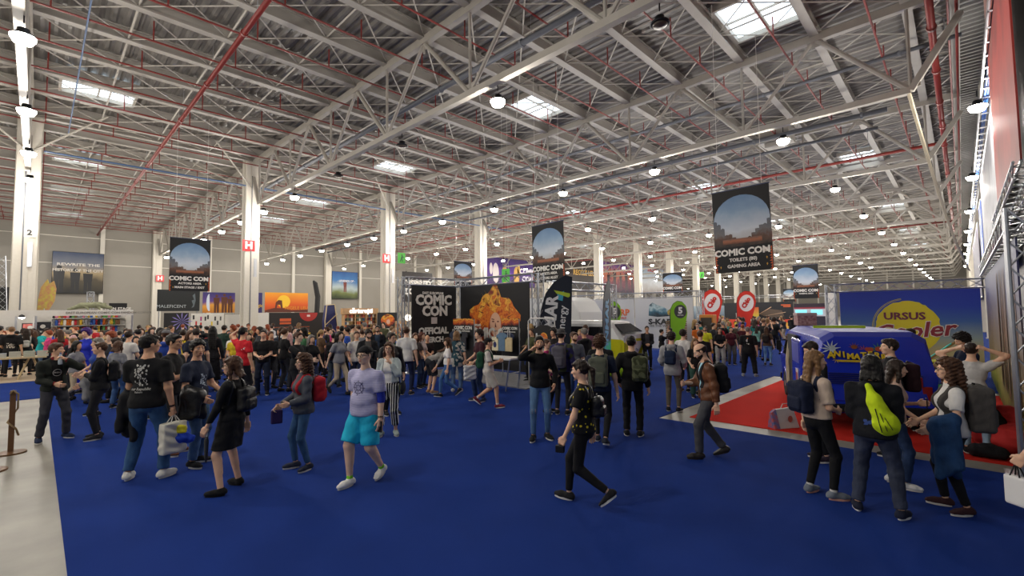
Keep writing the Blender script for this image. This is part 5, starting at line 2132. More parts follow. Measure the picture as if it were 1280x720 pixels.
mat('van_yellow', 'c9c41a', 0.3)
mat('van_white', 'cfd0cf', 0.3)
fr_ = atd(781, 466, 16.4)
cx_, cy_ = fr_.x - 2.15, fr_.y + .86
vy = van('camper_van', 'white and yellow camper van between the feather flag and the white backdrop', 4.3, 1.72, 1.86, (cx_, cy_, .013), -PI / 2, 'van_yellow', 'van_white', 'van_white', 1.2)
MB().prism([(-.5, 1.1), (.5, 1.1), (0, .62)], .02, Matrix.Translation((0, 2.17, 0))).build('white_chevron', 'van_white', vy)
MB().tube([(-.08, 2.2, .86), (.0, 2.2, .74), (.08, 2.2, .86)], .015, 5).build('front_badge', 'alu', vy)
pp = atd(772, 466, 15.6)
o = mesh_obj('beanbag', sdf_mesh([ell((0, 0, .22), (.42, .42, .24)), ell((0, .15, .40), (.28, .22, .2))], .03, wob=.01), [mat('lime_cloth', 'a3cf12', 0.8)], None)
o.location = (pp.x, pp.y, .013)
tag(o, 'lime green beanbag beside the front of the yellow van', 'beanbag')
# white cabin behind
pp = atd(667, 440, 24.5)
t = empty('white_trailer', (pp.x, pp.y, .013), 0, 'large smooth white trailer with a dark window band behind the camper van', 'trailer')
mb = MB().prism([(0, .5), (3.6, .5), (3.9, .9), (3.7, 2.2), (3.3, 2.75), (2.9, 2.92), (0, 2.92)], 1.9)
mb.build('trailer_body', 'van_white', t, bevel=.06)
MB().box((.1, -.97, 1.15), (3.4, -.94, 1.55)).build('window_band', mat('van_glass', '15171c', .1), t)
for x in (.8, 2.7):
    Mw = Matrix.Translation((x, -.8, .32)) @ Matrix.Rotation(PI / 2, 4, 'X')
    MB().lathe([(.12, -.10), (.32, -.08), (.32, .08), (.12, .10)], n=20, M=Mw).build('wheel', 'tyre', t)
for x in (.8, 2.7):
    Mw = Matrix.Translation((x, .8, .32)) @ Matrix.Rotation(PI / 2, 4, 'X')
    MB().lathe([(.12, -.10), (.32, -.08), (.32, .08), (.12, .10)], n=20, M=Mw).build('wheel', 'tyre', t)

# ------------------------------------------------------------------ URSUS backdrop and the wall panel
YU = 21.0
a, b = ony(1049, 365.5, YU), ony(1225, 361, YU)
Wd = b.x - a.x
Hd = (a.z + b.z) / 2
t = empty('backdrop_banner', (0, 0, 0), 0, 'blue to sand coloured backdrop reading URSUS Cooler over a yellow sun', 'backdrop wall')
M = frX(a.x, YU, .05)
bp_ = panel('printed_sheet', M, Wd, Hd - .05, art_mat('ursus_print', [(0, 'a08a50'), (.30, 'b3a77a'), (.42, '8fa0a0'), (.62, '3f66a8'), (.8, '1f3fae'), (1, '1b32a4')], .05, .6, axis=2), t)
def qu(px, py):
    v = ony(px, py, YU)
    return v.x - a.x, v.z - .05
c0 = qu(1134, 409)
rs = (qu(1175, 409)[0] - qu(1093, 409)[0]) / 2
rz_ = (qu(1134, 376)[1] - qu(1134, 442)[1]) / 2
rnd = random.Random(8)
sun = [(c0[0] + rs * (1 + rnd.uniform(-.03, .02)) * math.cos(2 * PI * k / 60), c0[1] + rz_ * (1 + rnd.uniform(-.03, .02)) * math.sin(2 * PI * k / 60)) for k in range(60)]
ink(M, [sun], 'd9c81c', bp_, 'yellow_sun', .006)
for rr in (1.05, 1.09):
    ink(M, [[(c0[0] + rs * rr * math.cos(x_), c0[1] + rz_ * rr * math.sin(x_)), (c0[0] + rs * (rr + .015) * math.cos(x_), c0[1] + rz_ * (rr + .015) * math.sin(x_)), (c0[0] + rs * (rr + .015) * math.cos(x_ + .08), c0[1] + rz_ * (rr + .015) * math.sin(x_ + .08)), (c0[0] + rs * rr * math.cos(x_ + .08), c0[1] + rz_ * rr * math.sin(x_ + .08))] for x_ in [1.7 + .08 * k for k in range(18)]], 'd9c81c', bp_, 'sun_stroke', .006)
cu_ = qu(1130, 395.5)
lettering('URSUS', .34, sub(M, cu_[0], cu_[1], -.012), '6a1a3c', bp_, bold=.035, width=1.12)


def script(s, size, M, color, parent, bold, name, sh=.28):
    me = text_mesh(s, size, .006, bold, 1.05)
    for v in me.vertices:
        v.co.x += v.co.z * sh
    me.transform(M)
    me.materials.clear()
    me.materials.append(mat('ink_%s_0' % color, color, .5))
    return link_mesh(name, me, parent)


cc = qu(1143, 413)
Mc = sub(M, cc[0] - .02, cc[1] - .02, -.016) @ Matrix.Rotation(-.10, 4, 'Y')
script('Cooler', .70, Mc, 'e9e4dc', bp_, .05, 'script_outline')
script('Cooler', .70, Mc @ Matrix.Translation((0, -.008, 0)), '8a1c2c', bp_, .022, 'script_lettering')
truss_frame([(a.x - .3, YU + .2), (b.x + .12, YU + .2)], [(a.x - .3, YU + .2)], Hd + .18, 'aluminium truss over the URSUS backdrop')
XW = b.x + .12
YW = 9.2
t = empty('wall_panel', (0, 0, 0), 0, 'long printed panel of a brown tree trunk in a field along the right wall', 'backdrop wall')
M = frR(XW, YU, .05)
pw = panel('printed_sheet', M, YU - YW, 3.1, art_mat('trunk_print', [(0, '4a5020'), (.12, '8a8a2c'), (.28, '75603a'), (.5, '6a5a50'), (.8, '4c4a72'), (1, '3c4468')], .12, 1.2), t)
rnd = random.Random(4)
st = []
for k in range(34):
    x = rnd.uniform(6.5, 11.3)
    st.append([(x, .5 + rnd.random() * .3), (x + .06 + .08 * rnd.random(), .5), (x + .10 * rnd.random() + .02, 2.9), (x, 2.9 - .4 * rnd.random())])
ink(M, st, art_mat('bark_print', [(0, '6a5024'), (.5, '7a4f30'), (1, '5a4250')], .3, 4), pw, 'bark_print', .006)
mb = []
for k in range(60):
    x = rnd.uniform(0, 11.5)
    mb.append([(x, .0), (x + .05, 0), (x + .08, .4 + .4 * rnd.random())])
ink(M, mb, '8f9a2a', pw, 'grass_print', .008)
truss_frame([(XW + 3.2, YW - .3), (XW + .05, YW - .3), (XW + .05, YU)], [(XW + .05, YW - .3), (XW + 3.2, YW - .3)], 3.35, 'aluminium truss tower and rails at the near end of the wall panel')

# yellow bench in front of the backdrop
pb = fl(1163, 486)
t = empty('picnic_bench', (pb.x, pb.y, .014), .15, 'yellow painted picnic table with benches on a green mat in front of the backdrop', 'bench')
my = mat('bench_yellow', 'c6c41e', 0.5)
mb = MB()
for k in range(4):
    mb.box((-.9, -.32 + k * .17, .72), (.9, -.18 + k * .17, .76))
mb.build('tabletop', my, t)
for sy in (-1, 1):
    MB().box((-.9, sy * .68 - .13, .42), (.9, sy * .68 + .13, .46)).build('bench_seat', my, t)
    for sx in (-1, 1):
        MB().bar((sx * .65, sy * .15, .72), (sx * .65, sy * .55, .03), .08, .04).build('leg', my, t)
MB().box((-.66, -.7, .36), (-.60, .7, .42)).box((.60, -.7, .36), (.66, .7, .42)).build('cross_rail', my, t)
o = MB().box((pb.x - 1.2, pb.y - .9, .0145), (pb.x + 1.0, pb.y + .9, .03)).build('green_mat', mat('mat_green', '3fa05c', 0.9))
tag(o, 'flat green mat under the yellow picnic table', 'mat')
t = empty('beach_frame', (pb.x - .1, pb.y + 1.3, .014), 0, 'tilted wooden frame with turquoise cloth behind the yellow picnic table', 'deck chair')
MB().bar((-.7, 0, .0), (.7, .1, 1.25), .05).bar((-.7, .5, .0), (.7, .55, 1.25), .05).bar((.55, 0, .0), (-.3, .1, .95), .05).bar((-.6, 0, .08), (-.6, .5, .08), .05).bar((.66, .1, 1.2), (.66, .55, 1.2), .05).build('frame', mat('frame_wood', '8a6a3a', 0.6), t)
MB().hexa([(-.4, .05, .30), (-.4, .5, .30), (.55, .5, 1.14), (.55, .05, 1.14), (-.4, .05, .33), (-.4, .5, .33), (.55, .5, 1.17), (.55, .05, 1.17)]).build('sling', mat('turquoise_cloth', '3fb5b0', 0.8), t)
p_ = fl(1243, 566)
o = mesh_obj('beanbag', sdf_mesh([ell((0, 0, .28), (.45, .45, .30)), ell((.05, .25, .55), (.28, .16, .32))], .03, wob=.01), [mat('red_cloth', 'c22a2a', 0.8)], None)
o.location = (p_.x + .12, p_.y, .014)
o.scale = (.8, .8, .8)
tag(o, 'red beanbag seat under the seated person in black near the wall panel', 'beanbag')
p_ = fl(1236, 574)
o = mesh_obj('duffel_bag', sdf_mesh([seg((-.2, 0, .12), (.2, 0, .12), .12, .11), ell((0, 0, .2), (.15, .1, .08))], .02, wob=.008), ['cloth'], None, '16161a')
o.location = (p_.x, p_.y, .014)
o.scale = (.7, .8, .8)
tag(o, 'black bag lying on the red carpet near the wall panel', 'bag')
# printed shopping bag on the red carpet
p_ = fl(982, 535)
t = empty('shopping_bag', (p_.x, p_.y, .014), YAW + .2, 'white shopping bag with a colourful side lying on the red carpet', 'bag')
Mb = Matrix.Rotation(math.radians(-22), 4, 'X')
MB().hexa([(-.20, -.1, 0), (.22, -.1, 0), (.24, .12, 0), (-.18, .12, 0), (-.22, -.02, .34), (.16, -.02, .36), (.17, .04, .36), (-.21, .04, .34)]).build('bag_body', mat('bag_white', 'd4d0c8', 0.6, bump=.6, bscale=9), t, bevel=.01)
MB().hexa([(-.30, -.09, 0), (-.20, -.105, 0), (-.18, .12, 0), (-.28, .12, 0), (-.31, -.02, .28), (-.22, -.025, .35), (-.21, .04, .35), (-.30, .04, .28)]).build('printed_side', mat('comic_print', '2f6fa8', 0.6, col2='c9533a', noise=.1, nscale=14), t)
ink(Matrix.Identity(4), [disc(.03, .17, .05, .06)], 'b86a5a', t, 'logo', .09)
MB().tube([(-.1, .0, .34), (-.06, -.02, .44), (.05, -.02, .44), (.08, .0, .35)], .008, 5).build('handle', 'rubber', t)
# ------------------------------------------------------------------ banners on the right wall
for (ya, yb, z0, z1, X, lb, mt_) in (
    (20.5, 13.0, 5.0, 13.4, .92, 'huge red draped banner on the right hand wall', art_mat('red_swirl', [(0, '7a1c18'), (.4, 'b8352a'), (.6, '8f2a22'), (1, '9a8a80')], .35, .7)),
    (38, 21.5, 3.6, 9.4, 1.08, 'silvery grey crumpled banner beyond the red one on the right wall', art_mat('silver_swirl', [(0, '55565c'), (.5, '9b9ca2'), (1, '74757c')], .5, .9)),
    (44, 40, 5.5, 8.8, 1.08, 'narrow bright blue banner on the right wall', mat('blue_banner', '2c5cc0', 0.5)),
    (70, 48, 3.0, 8.5, 1.08, 'dark violet banner far along the right wall', mat('violet_banner', '3b3550', 0.6))):
    t = empty('side_banner', (0, 0, 0), 0, lb, 'banner')
    panel('cloth', frR(X, ya, z0), ya - yb, z1 - z0, mt_, t, .03)
    MB().tube([(X + .015, yb, z1), (X + .015, ya, z1)], .04, 6).build('top_bar', 'alu', t)
    MB().tube([(X + .015, yb, z0), (X + .015, ya, z0)], .03, 6).build('bottom_bar', 'alu', t)
truss_bar((.95, 12.6, 4.75), (.95, 21.0, 4.75), .3)
tag(bpy.data.objects['truss_beam'], 'aluminium truss rail below the huge red banner', 'truss')
# ------------------------------------------------------------------ stalls on the left
mat('stall_white', 'cfccc6', 0.5, noise=.03)
XS = -34.0
def sy(px, X=XS):
    return onx(px, 400, X).y
y0, y1 = sy(-60), sy(166)
t = empty('merchandise_stall', (0, 0, 0), 0, 'long white walled merchandise stall with a pale fascia beam at the left', 'stall')
MB().box((XS - 3.0, y0, 0), (XS - 2.95, y1, 2.45)).build('back_wall', 'stall_white', t)
f_ = MB().box((XS - .05, y0, 2.32), (XS + .05, y1, 2.62)).build('fascia', 'stall_white', t)
for px in (20, 45, 165):
    MB().box((XS - .04, sy(px) - .04, 0), (XS + .04, sy(px) + .04, 2.4)).build('stall_post', 'alu', t)
MB().box((XS - 1.0, y0, 0), (XS - .6, sy(60), .95)).box((XS - .9, sy(70), 0), (XS - .5, y1 - .3, .9)).build('counter', 'stall_white', t)
for px in (42, 166):
    MB().box((XS - 3.0, sy(px) - .03, 0), (XS - .05, sy(px) + .03, 2.4)).build('side_wall', 'stall_white', t)
M = frY(XS + .06, sy(115), 2.42)
lettering('EAST EUROPEAN COMIC CON FANDOM CORNER', .16, sub(M, sy(138) - sy(115), .05, -.005), '77736c', f_, bold=.02)
for k in range(4):
    MB().box((XS - 2.95, sy(66), .9 + k * .42), (XS - 2.55, y1 - .1, .93 + k * .42)).build('shelf', 'stall_white', t)
# toys on the shelves
pro = []
for kind in range(3):
    if kind == 0:
        vq = sdf_mesh([ell((0, 0, .10), (.09, .08, .10)), ell((0, 0, .24), (.08, .07, .075)), ell((.06, 0, .31), (.025, .02, .03)), ell((-.06, 0, .31), (.025, .02, .03))], .022)
        nm = 'plush_toy'
    elif kind == 1:
        vq = sdf_mesh([rbox((0, 0, .15), (.07, .04, .13), .015)], .022)
        nm = 'toy_box'
    else:
        vq = sdf_mesh([ell((0, 0, .05), (.06, .06, .05)), seg((0, 0, .05), (0, 0, .2), .045, .04), ell((0, 0, .27), (.075, .07, .07))], .022)
        nm = 'figurine'
    o = mesh_obj(nm, vq, ['cloth'], None, 'ffffff')
    pro.append([nm, o, False])
rnd = random.Random(21)
TC = [('b0303a', 'red'), ('d8d2c8', 'white'), ('2a2a2e', 'black'), ('c97a90', 'pink'), ('3a5aa0', 'blue'), ('c9a53a', 'yellow'), ('7a5a40', 'brown'), ('c96a2a', 'orange'), ('5a8a4a', 'green'), ('8a8a8e', 'grey')]
ROWS = ['lowest', 'second', 'third', 'top']
for row in range(4):
    n_ = 26
    for i in range(n_):
        pr = pro[rnd.randrange(3)]
        o = pr[1] if not pr[2] else pr[1].copy()
        if pr[2]:
            COL.objects.link(o)
        pr[2] = True
        c, cn = rnd.choice(TC)
        o.color = srgb(c)
        yy = sy(67) + (y1 - .3 - sy(67)) * (i + .5) / n_
        o.location = (XS - 2.75 + rnd.uniform(-.05, .05), yy, .93 + row * .42)
        s_ = rnd.uniform(.95, 1.2)
        o.scale = (s_,) * 3
        tag(o, '%s %s on the %s shelf of the stall, %s from the left' % (cn, pr[0].replace('_', ' '), ROWS[row], ORD[i]), pr[0].replace('_', ' '), 'toys on the stall shelves')
# poster racks at the left end of the stall
for i, (px, c, z) in enumerate(((38, 'c96a60', 1.7), (40, '8a6a50', 1.2), (54, '1a1a24', 1.75), (57, '20202c', 1.2), (60, '2c2c3c', .75))):
    t = empty('framed_print', (XS - .45, sy(px), z - .2), 0, '%s framed print on the end of the stall, %s height' % (('reddish', 'brown', 'black moon', 'dark blue', 'navy')[i], ('upper', 'lower', 'top', 'middle', 'low')[i]), 'picture', 'framed prints at the stall')
    MB().box((0, -.30, 0), (.03, .30, .46)).build('frame', 'dark_metal', t)
    MB().box((.03, -.26, .04), (.035, .26, .42)).build('picture', mat('pic_%d' % i, c, 0.5, noise=.4, nscale=6), t)
    MB().lathe([(.10, 0), (.10, .01)], n=16, M=Matrix.Translation((.04, 0, .23)) @ Matrix.Rotation(PI / 2, 4, 'Y')).build('disc_print', 'rubber', t)
t = empty('spot_lamp', (XS + .1, sy(27), 2.25), 0, 'glaring white spotlight under the fascia of the stall', 'spotlight')
MB().lathe([(.03, .15), (.10, .1), (.13, 0)], n=14).build('shade', 'dark_metal', t)
MB().lathe([(.12, .0), (.08, -.05), (.01, -.07)], n=14).build('bulb', mat('spot_glow', 'ffffff', .4, emit=30), t, smooth=True)
t = empty('black_screen', (0, 0, 0), 0, 'tall black screen high behind the left end of the stall', 'screen')
a_, b_ = onx(-30, 391, -50), onx(19, 359, -50)
MB().box((-50.1, a_.y, a_.z), (-50, b_.y, b_.z)).build('cloth', 'banner_black', t)
for yy in (a_.y + .2, b_.y - .2):
    MB().tube([(-50.15, yy, 0), (-50.15, yy, b_.z)], .08, 6).build('mast', 'dark_metal', t)
t = empty('lighting_mast', (0, 0, 0), 0, 'slanting dark truss mast at the left edge above the black screen', 'mast')
p0, p1 = onx(7, 390, -46), onx(2, 320, -46)
truss_bar((p0.x, p0.y, 0), (p1.x, p1.y, p1.z), .35, 'mast_truss', t, 14)
p_ = atd(56, 374, 30)
t = empty('leaf_banner', (p_.x, p_.y, 0), 0, 'tall yellow green leaf shaped banner standing beside the nearest column', 'banner')
z_ = atd(56, 395, 30).z
zt_ = atd(56, 349, 30).z
mb = MB().prism([(-.15, z_ - .1), (.15, z_ + .2), (.50, z_ + 1.0), (.55, zt_ - .6), (.42, zt_ - .1), (.2, zt_ - .3), (.1, zt_), (-.2, zt_ - .5), (-.32, z_ + 1.1), (-.35, z_ + .4)], .05, Matrix.Rotation(PI / 2 - .4, 4, 'Z'))
mb.build('cloth', mat('leaf_print', 'b5ab45', 0.7, col2='b0705a', noise=.1, nscale=5), t)
MB().tube([(0, 0, 0), (0, 0, z_ + .5)], .04, 6).build('pole', 'alu', t)
MB().lathe([(.3, 0), (.3, .04)], n=16).build('foot', 'alu', t)
# green creature on the roof of the stall and a wire cage
p_ = onx(113, 389, XS - 1.0)
o = mesh_obj('creature_prop', sdf_mesh([seg((0, -.9, .0), (0, -.4, .22), .06, .14), seg((0, -.4, .22), (0, .35, .26), .15, .17), seg((0, .35, .26), (0, .85, .10), .15, .09), ell((0, .6, .30), (.08, .08, .08)), seg((.1, -.2, .15), (.15, -.1, -.02), .06, .05), seg((.1, .3, .15), (.15, .4, -.02), .06, .05)], .03, wob=.01), [mat('moss', '85876a', 0.8, noise=.2)], None)
o.location = (p_.x, p_.y, 2.66)
tag(o, 'long grey green creature prop lying on top of the stall fascia', 'prop')
truss_frame([(XS - 3.3, sy(115)), (XS - 3.3, sy(122))], [(XS - 3.3, sy(118))], 3.6, 'small steel lantern truss behind the creature prop')
t = empty('stage_sign', (0, 0, 0), 0, 'small black MAIN STAGE sign above the stall', 'sign')
a_, b_ = onx(136, 390, -38), onx(159, 379, -38)
MB().box((-38.05, a_.y, a_.z), (-38, b_.y, b_.z)).build('board', 'banner_black', t)
M = frY(-38, a_.y, a_.z)
lettering('MAIN STAGE', .22, sub(M, (b_.y - a_.y) / 2, .2), 'd8d4cc', t, bold=.03)
MB().tube([(-38.03, (a_.y + b_.y) / 2, 0), (-38.03, (a_.y + b_.y) / 2, a_.z)], .03, 6).build('post', 'alu', t)

# book table
p_ = fl(5, 475)
X0 = p_.x + .3
t = empty('book_table', (X0, -1.05, .03), 0, 'long trestle table of books in front of the stall at the left', 'table')
MB().box((-.45, -2.4, .74), (.45, 1.35, .79)).build('tabletop', mat('pale_wood', 'c9b48c', 0.5), t)
for yy in (-2.2, .95):
    for sx in (-1, 1):
        for s2 in (-1, 1):
            MB().bar((sx * .06, yy + s2 * .05, .74), (sx * .33, yy + s2 * .3, .0), .045).build('leg', 'pale_wood', t)
MB().box((-.44, -1.9, 0), (.44, -1.4, .74)).build('end_cabinet', mat('cabinet_pale', 'bfb6a6', 0.5), t)
bk = MB().box((-.11, -.145, 0), (.11, .145, .036)).build('book', mat('book_paper', 'c3c1b0', 0.7, noise=.1, nscale=20))
cvm = MB().box((-.115, -.15, .032), (.115, .15, .04)).build('cover', 'paint', bk)
first = True
SN = ['first', 'second', 'third', 'fourth', 'fifth', 'sixth', 'seventh', 'eighth', 'ninth', 'tenth', 'eleventh']
rnd = random.Random(7)
for s_ in range(11):
    nb = rnd.randint(4, 6)
    cc_ = rnd.choice([('a8b5a6', 'grey green'), ('9ba4b0', 'grey blue'), ('b5b09c', 'cream'), ('97a58c', 'sage')])
    for lv in range(nb):
        o = bk if first else copy_tree(bk)
        first = False
        o.location = (X0 + .22 + rnd.uniform(-.015, .015), -3.3 + s_ * .35, .82 + lv * .041)
        for c_ in o.children:
            c_.color = srgb(cc_[0])
        tag(o, '%s book in the %s stack on the trestle table, %s from the bottom' % (cc_[1], SN[s_], SN[lv]), 'book', 'books on the trestle table')
# rope posts
for (px, py, lb, hh_) in ((13, 567, 'wooden rope post on a round base at the left edge of the concrete strip', 1.02), (-14, 590, 'second wooden rope post base at the very edge of the picture', 1.0)):
    q = fl(px, py)
    t = empty('rope_post', (q.x, q.y, .0), 0, lb, 'rope post')
    MB().lathe([(.19, 0), (.19, .025), (.05, .04), (.001, .04)], n=24).build('round_base', mat('post_wood', '6b4a2c', 0.5, noise=.2, nscale=6), t)
    MB().box((-.035, -.035, .03), (.035, .035, hh_)).build('post', 'post_wood', t, bevel=.006)
    pts = [(.04, -.03, hh_ - .05), (.08, 0, hh_ + .01), (.05, .06, hh_ - .06), (-.03, .06, hh_ - .3), (-.05, -.02, hh_ - .45), (.05, -.05, hh_ - .5), (.05, .05, hh_ - .62), (-.08, .08, hh_ - .75)]
    MB().tube(pts, .014, 6).build('rope', mat('rope_tan', '97805e', 0.9), t, smooth=True)
q = fl(0, 563)
o = mesh_obj('blue_ball', sdf_mesh([ell((0, 0, .22), (.22, .22, .22))], .03), [mat('ball_blue', '1f9ccf', 0.4)], None)
o.location = (q.x - .15, q.y - .35, 0)
tag(o, 'shiny turquoise blue ball half outside the left edge', 'ball')

# ------------------------------------------------------------------ stands from the dark posters to the bookshop
def board(px0, px1, py0, py1, X, name, label, cat, m_, draw=None, ground=True, th=.06):
    a_, b_ = onx(px0, py1, X), onx(px1, py0, X)
    if ground:
        a_.z = .013
    t = empty(name, (0, 0, 0), 0, label, cat)
    M_ = frY(X, a_.y, a_.z)
    bd = panel('board', M_, b_.y - a_.y, b_.z - a_.z, m_, t, th)
    if not ground:
        for k in (.05, .95):
            q_ = M_ @ Vector(((b_.y - a_.y) * k, th + .04, 0))
            MB().tube([(q_.x, q_.y, 0), (q_.x, q_.y, b_.z)], .04, 6).build('support_pole', 'alu', t)
    if draw:
        draw(M_, b_.y - a_.y, b_.z - a_.z, bd)
    return t


XB = -46.0
board(196, 250, 363, 389, XB, 'film_poster', 'black film poster with a faint pale profile and thin grey title', 'poster', mat('poster_h', '14181a', .6), lambda M_, w_, h_, b: (lettering('MALEFICENT', h_ * .20, sub(M_, w_ * .33, h_ * .22), 'a9b0b4', b, bold=.0), ink(M_, [[(w_ * .80, h_ * .15), (w_ * .84, h_ * .3), (w_ * .80, h_ * .5), (w_ * .86, h_ * .55), (w_ * .82, h_ * .75), (w_ * .88, h_ * .85), (w_ * .9, h_ * .5), (w_ * .86, h_ * .2)]], '59646a', b)), ground=False)
board(253, 294, 366, 391, XB, 'film_poster', 'violet and golden film poster with glowing figures', 'poster', art_mat('poster_i', [(0, 'b5701c'), (.35, 'd89a3a'), (.55, '5a3f86'), (1, '2f2a6a')], .3, 1.0), lambda M_, w_, h_, b: (ink(M_, [disc(w_ * .2, h_ * .5, w_ * .09, h_ * .42, a0=1.6, a1=4.9)], 'c9d2e0', b, 'crescent_print'), ink(M_, fig(w_ * .42, 0, h_ * .9) + fig(w_ * .66, 0, h_ * .95) + fig(w_ * .85, 0, h_ * .85), '5a3018', b, 'figures_print')), ground=False)
board(315, 328, 366, 391, XB, 'film_poster', 'narrow violet poster with golden script beside the column', 'poster', mat('poster_j', '2b2560', .6), lambda M_, w_, h_, b: lettering('Magic', h_ * .22, sub(M_, w_ * .5, h_ * .35), 'd0a53a', b, bold=.02), ground=False)


def lion(M_, w_, h_, b):
    ink(M_, [disc(w_ * .42, h_ * .55, h_ * .32)], 'f2c22c', b, 'sun_print', .006)
    ink(M_, [[(0, 0), (w_, 0), (w_, h_ * .14), (w_ * .6, h_ * .10), (w_ * .45, h_ * .2), (w_ * .2, h_ * .22), (0, h_ * .1)], [(w_ * .22, h_ * .2), (w_ * .24, h_ * .5), (w_ * .30, h_ * .62), (w_ * .38, h_ * .6), (w_ * .40, h_ * .2), (w_ * .36, h_ * .2), (w_ * .34, h_ * .38), (w_ * .28, h_ * .38), (w_ * .26, h_ * .2)]], '5c2410', b, 'rock_print', .009)
    lettering('REGELE LEU', h_ * .22, sub(M_, w_ * .72, h_ * .22), 'd88a1c', b, bold=.01)


board(331, 385, 366.5, 390.5, XB, 'film_poster', 'orange sunset film poster reading REGELE LEU', 'poster', art_mat('poster_k', [(0, 'a8380f'), (.4, 'd9591a'), (.8, 'e68a20'), (1, 'e8a02c')], .12, .5), lion, ground=False)
board(204, 236, 391, 430, -45, 'dark_stand', 'black stand wall with a pale violet star print', 'booth wall', 'banner_black', lambda M_, w_, h_, b: ink(M_, [[(w_ * .72, h_ * .72), (w_ * .72 + .55 * math.cos(k * PI / 6 - .08), h_ * .72 + .55 * math.sin(k * PI / 6 - .08)), (w_ * .72 + .75 * math.cos(k * PI / 6), h_ * .72 + .75 * math.sin(k * PI / 6)), (w_ * .72 + .55 * math.cos(k * PI / 6 + .08), h_ * .72 + .55 * math.sin(k * PI / 6 + .08))] for k in range(12)], '7a6fb0', b, 'star_print'))
board(238, 280, 391.5, 430, -45, 'goods_wall', 'white stand wall hung with black, red and yellow goods', 'booth wall', 'stall_white', lambda M_, w_, h_, b: [ink(M_, [rect(w_ * x, h_ * z, w_ * (x + .05), h_ * (z + .14))], c, b, 'hung_goods_print') for x, z, c in ((.05, .8, '2a2a2a'), (.13, .6, 'b02a2a'), (.27, .75, 'a03a7a'), (.27, .55, 'c02a2a'), (.4, .75, '2a2a2a'), (.48, .8, '333333'), (.6, .58, 'd0b52a'), (.7, .75, '2a2a2a'), (.78, .6, '3a3a3a'), (.87, .75, '4a4a4a'))])
board(281, 321, 393, 430, -42, 'white_partition', 'plain white partition wall left of the black and orange stand', 'partition', 'stall_white')
board(321, 336, 391, 430, -40.6, 'white_partition', 'narrow white partition end beside the black and orange stand', 'partition', 'stall_white')


def blk(M_, w_, h_, b):
    ink(M_, [rect(w_ * .18, h_ * .70, w_ * .38, h_ * .80), rect(w_ * .18, h_ * .60, w_ * .38, h_ * .67)], 'c9582a', b, 'orange_sign_print')
    ink(M_, [rect(w_ * .08, h_ * (.12 + .09 * k), w_ * .40, h_ * (.15 + .09 * k)) for k in range(5)] + [rect(w_ * .44, h_ * (.30 + .09 * k), w_ * .72, h_ * (.33 + .09 * k)) for k in range(3)], '8a4226', b, 'menu_line_print')
    ink(M_, [disc(w_ * .70, h_ * .99, w_ * .17, h_ * .30, n=20, a0=PI, a1=2 * PI)], 'a82a24', b, 'red_half_disc', .01)
    ink(M_, [rect(w_ * .67, h_ * .85, w_ * .73, h_ * .92)], 'e0c8c0', b, 'logo_print', .014)
    ink(M_, [rect(w_ * .42, h_ * .22, w_ * .74, h_ * .28)], 'c9a52c', b, 'yellow_strip_print', .012)


board(336, 405, 390.5, 432, -41, 'menu_wall', 'black stand wall with orange signs and a red half disc', 'booth wall', mat('poster_l', '1c1614', .6), blk)
# navy hexagon frame
a_ = onx(405, 420, -38)
t = empty('hexagon_frame', (-38, a_.y, .013), 0, 'tall navy angular panel with pale wooden edges beside the black stand', 'display stand')
zt_ = onx(412, 381, -38).z
ww = onx(420, 400, -38).y - a_.y
Mz = Matrix.Rotation(PI / 2, 4, 'Z')
sh = [(0, 0), (ww * .9, 0), (ww, zt_ * .45), (ww * .75, zt_), (ww * .1, zt_ * .98), (-.05, zt_ * .55)]
MB().prism(sh, .5, Mz).build('panel', mat('navy_panel', '1a2358', .5), t)
mb = MB()
for i in range(6):
    p0, p1 = sh[i], sh[(i + 1) % 6]
    mb.bar((.27, p0[0], p0[1] + .02), (.27, p1[0], p1[1] + .02), .06)
mb.bar((.27, 0, zt_ * .45), (.27, ww, zt_ * .75), .05)
mb.build('wooden_edge', 'pale_wood', t)
# bookshop
XK = -36.0
ya, yb = onx(430.5, 400, XK).y, onx(470.5, 400, XK).y
zt_ = onx(450, 385.5, XK).z
t = empty('bookshop_shelving', (XK, ya, .013), 0, 'pale wooden bookshop shelving with a white lettered sign on top', 'bookcase')
wv = yb - ya
mwd = mat('shop_wood', 'b78f62', .5, noise=.08)
MB().box((-.4, 0, 0), (-.36, wv, zt_ - .1)).build('back_board', 'shop_wood', t)
sg = MB().box((-.4, -.15, zt_ - .5), (.06, wv + .15, zt_)).build('sign_board', 'shop_wood', t, bevel=.02)
M_ = frY(.06, 0, zt_ - .5)
lettering('cărturești', .50, sub(M_, wv / 2, .27, -.01), 'f4efe6', t, bold=.05, emit=1.2)
for k in range(4):
    MB().box((-.4, wv * k / 3 - .04, 0), (.02, wv * k / 3 + .04, zt_ - .45)).build('upright', 'shop_wood', t)
nsh = 7
for k in range(nsh):
    MB().box((-.38, 0, .2 + k * (zt_ - .7) / nsh), (.0, wv, .23 + k * (zt_ - .7) / nsh)).build('shelf', 'shop_wood', t)
rnd = random.Random(17)
BC = ['7a2a24', '2c4a6a', '3a3a40', 'c9c2b0', '8a6a3a', '4a5a3c', '1d1d22', 'b5542c']
bks = []
for c in BC:
    bks.append(MB().box((-.2, -.07, 0), (0, .07, .26)).build('book', mat('spine_' + c, c, .6)))
usd = set()
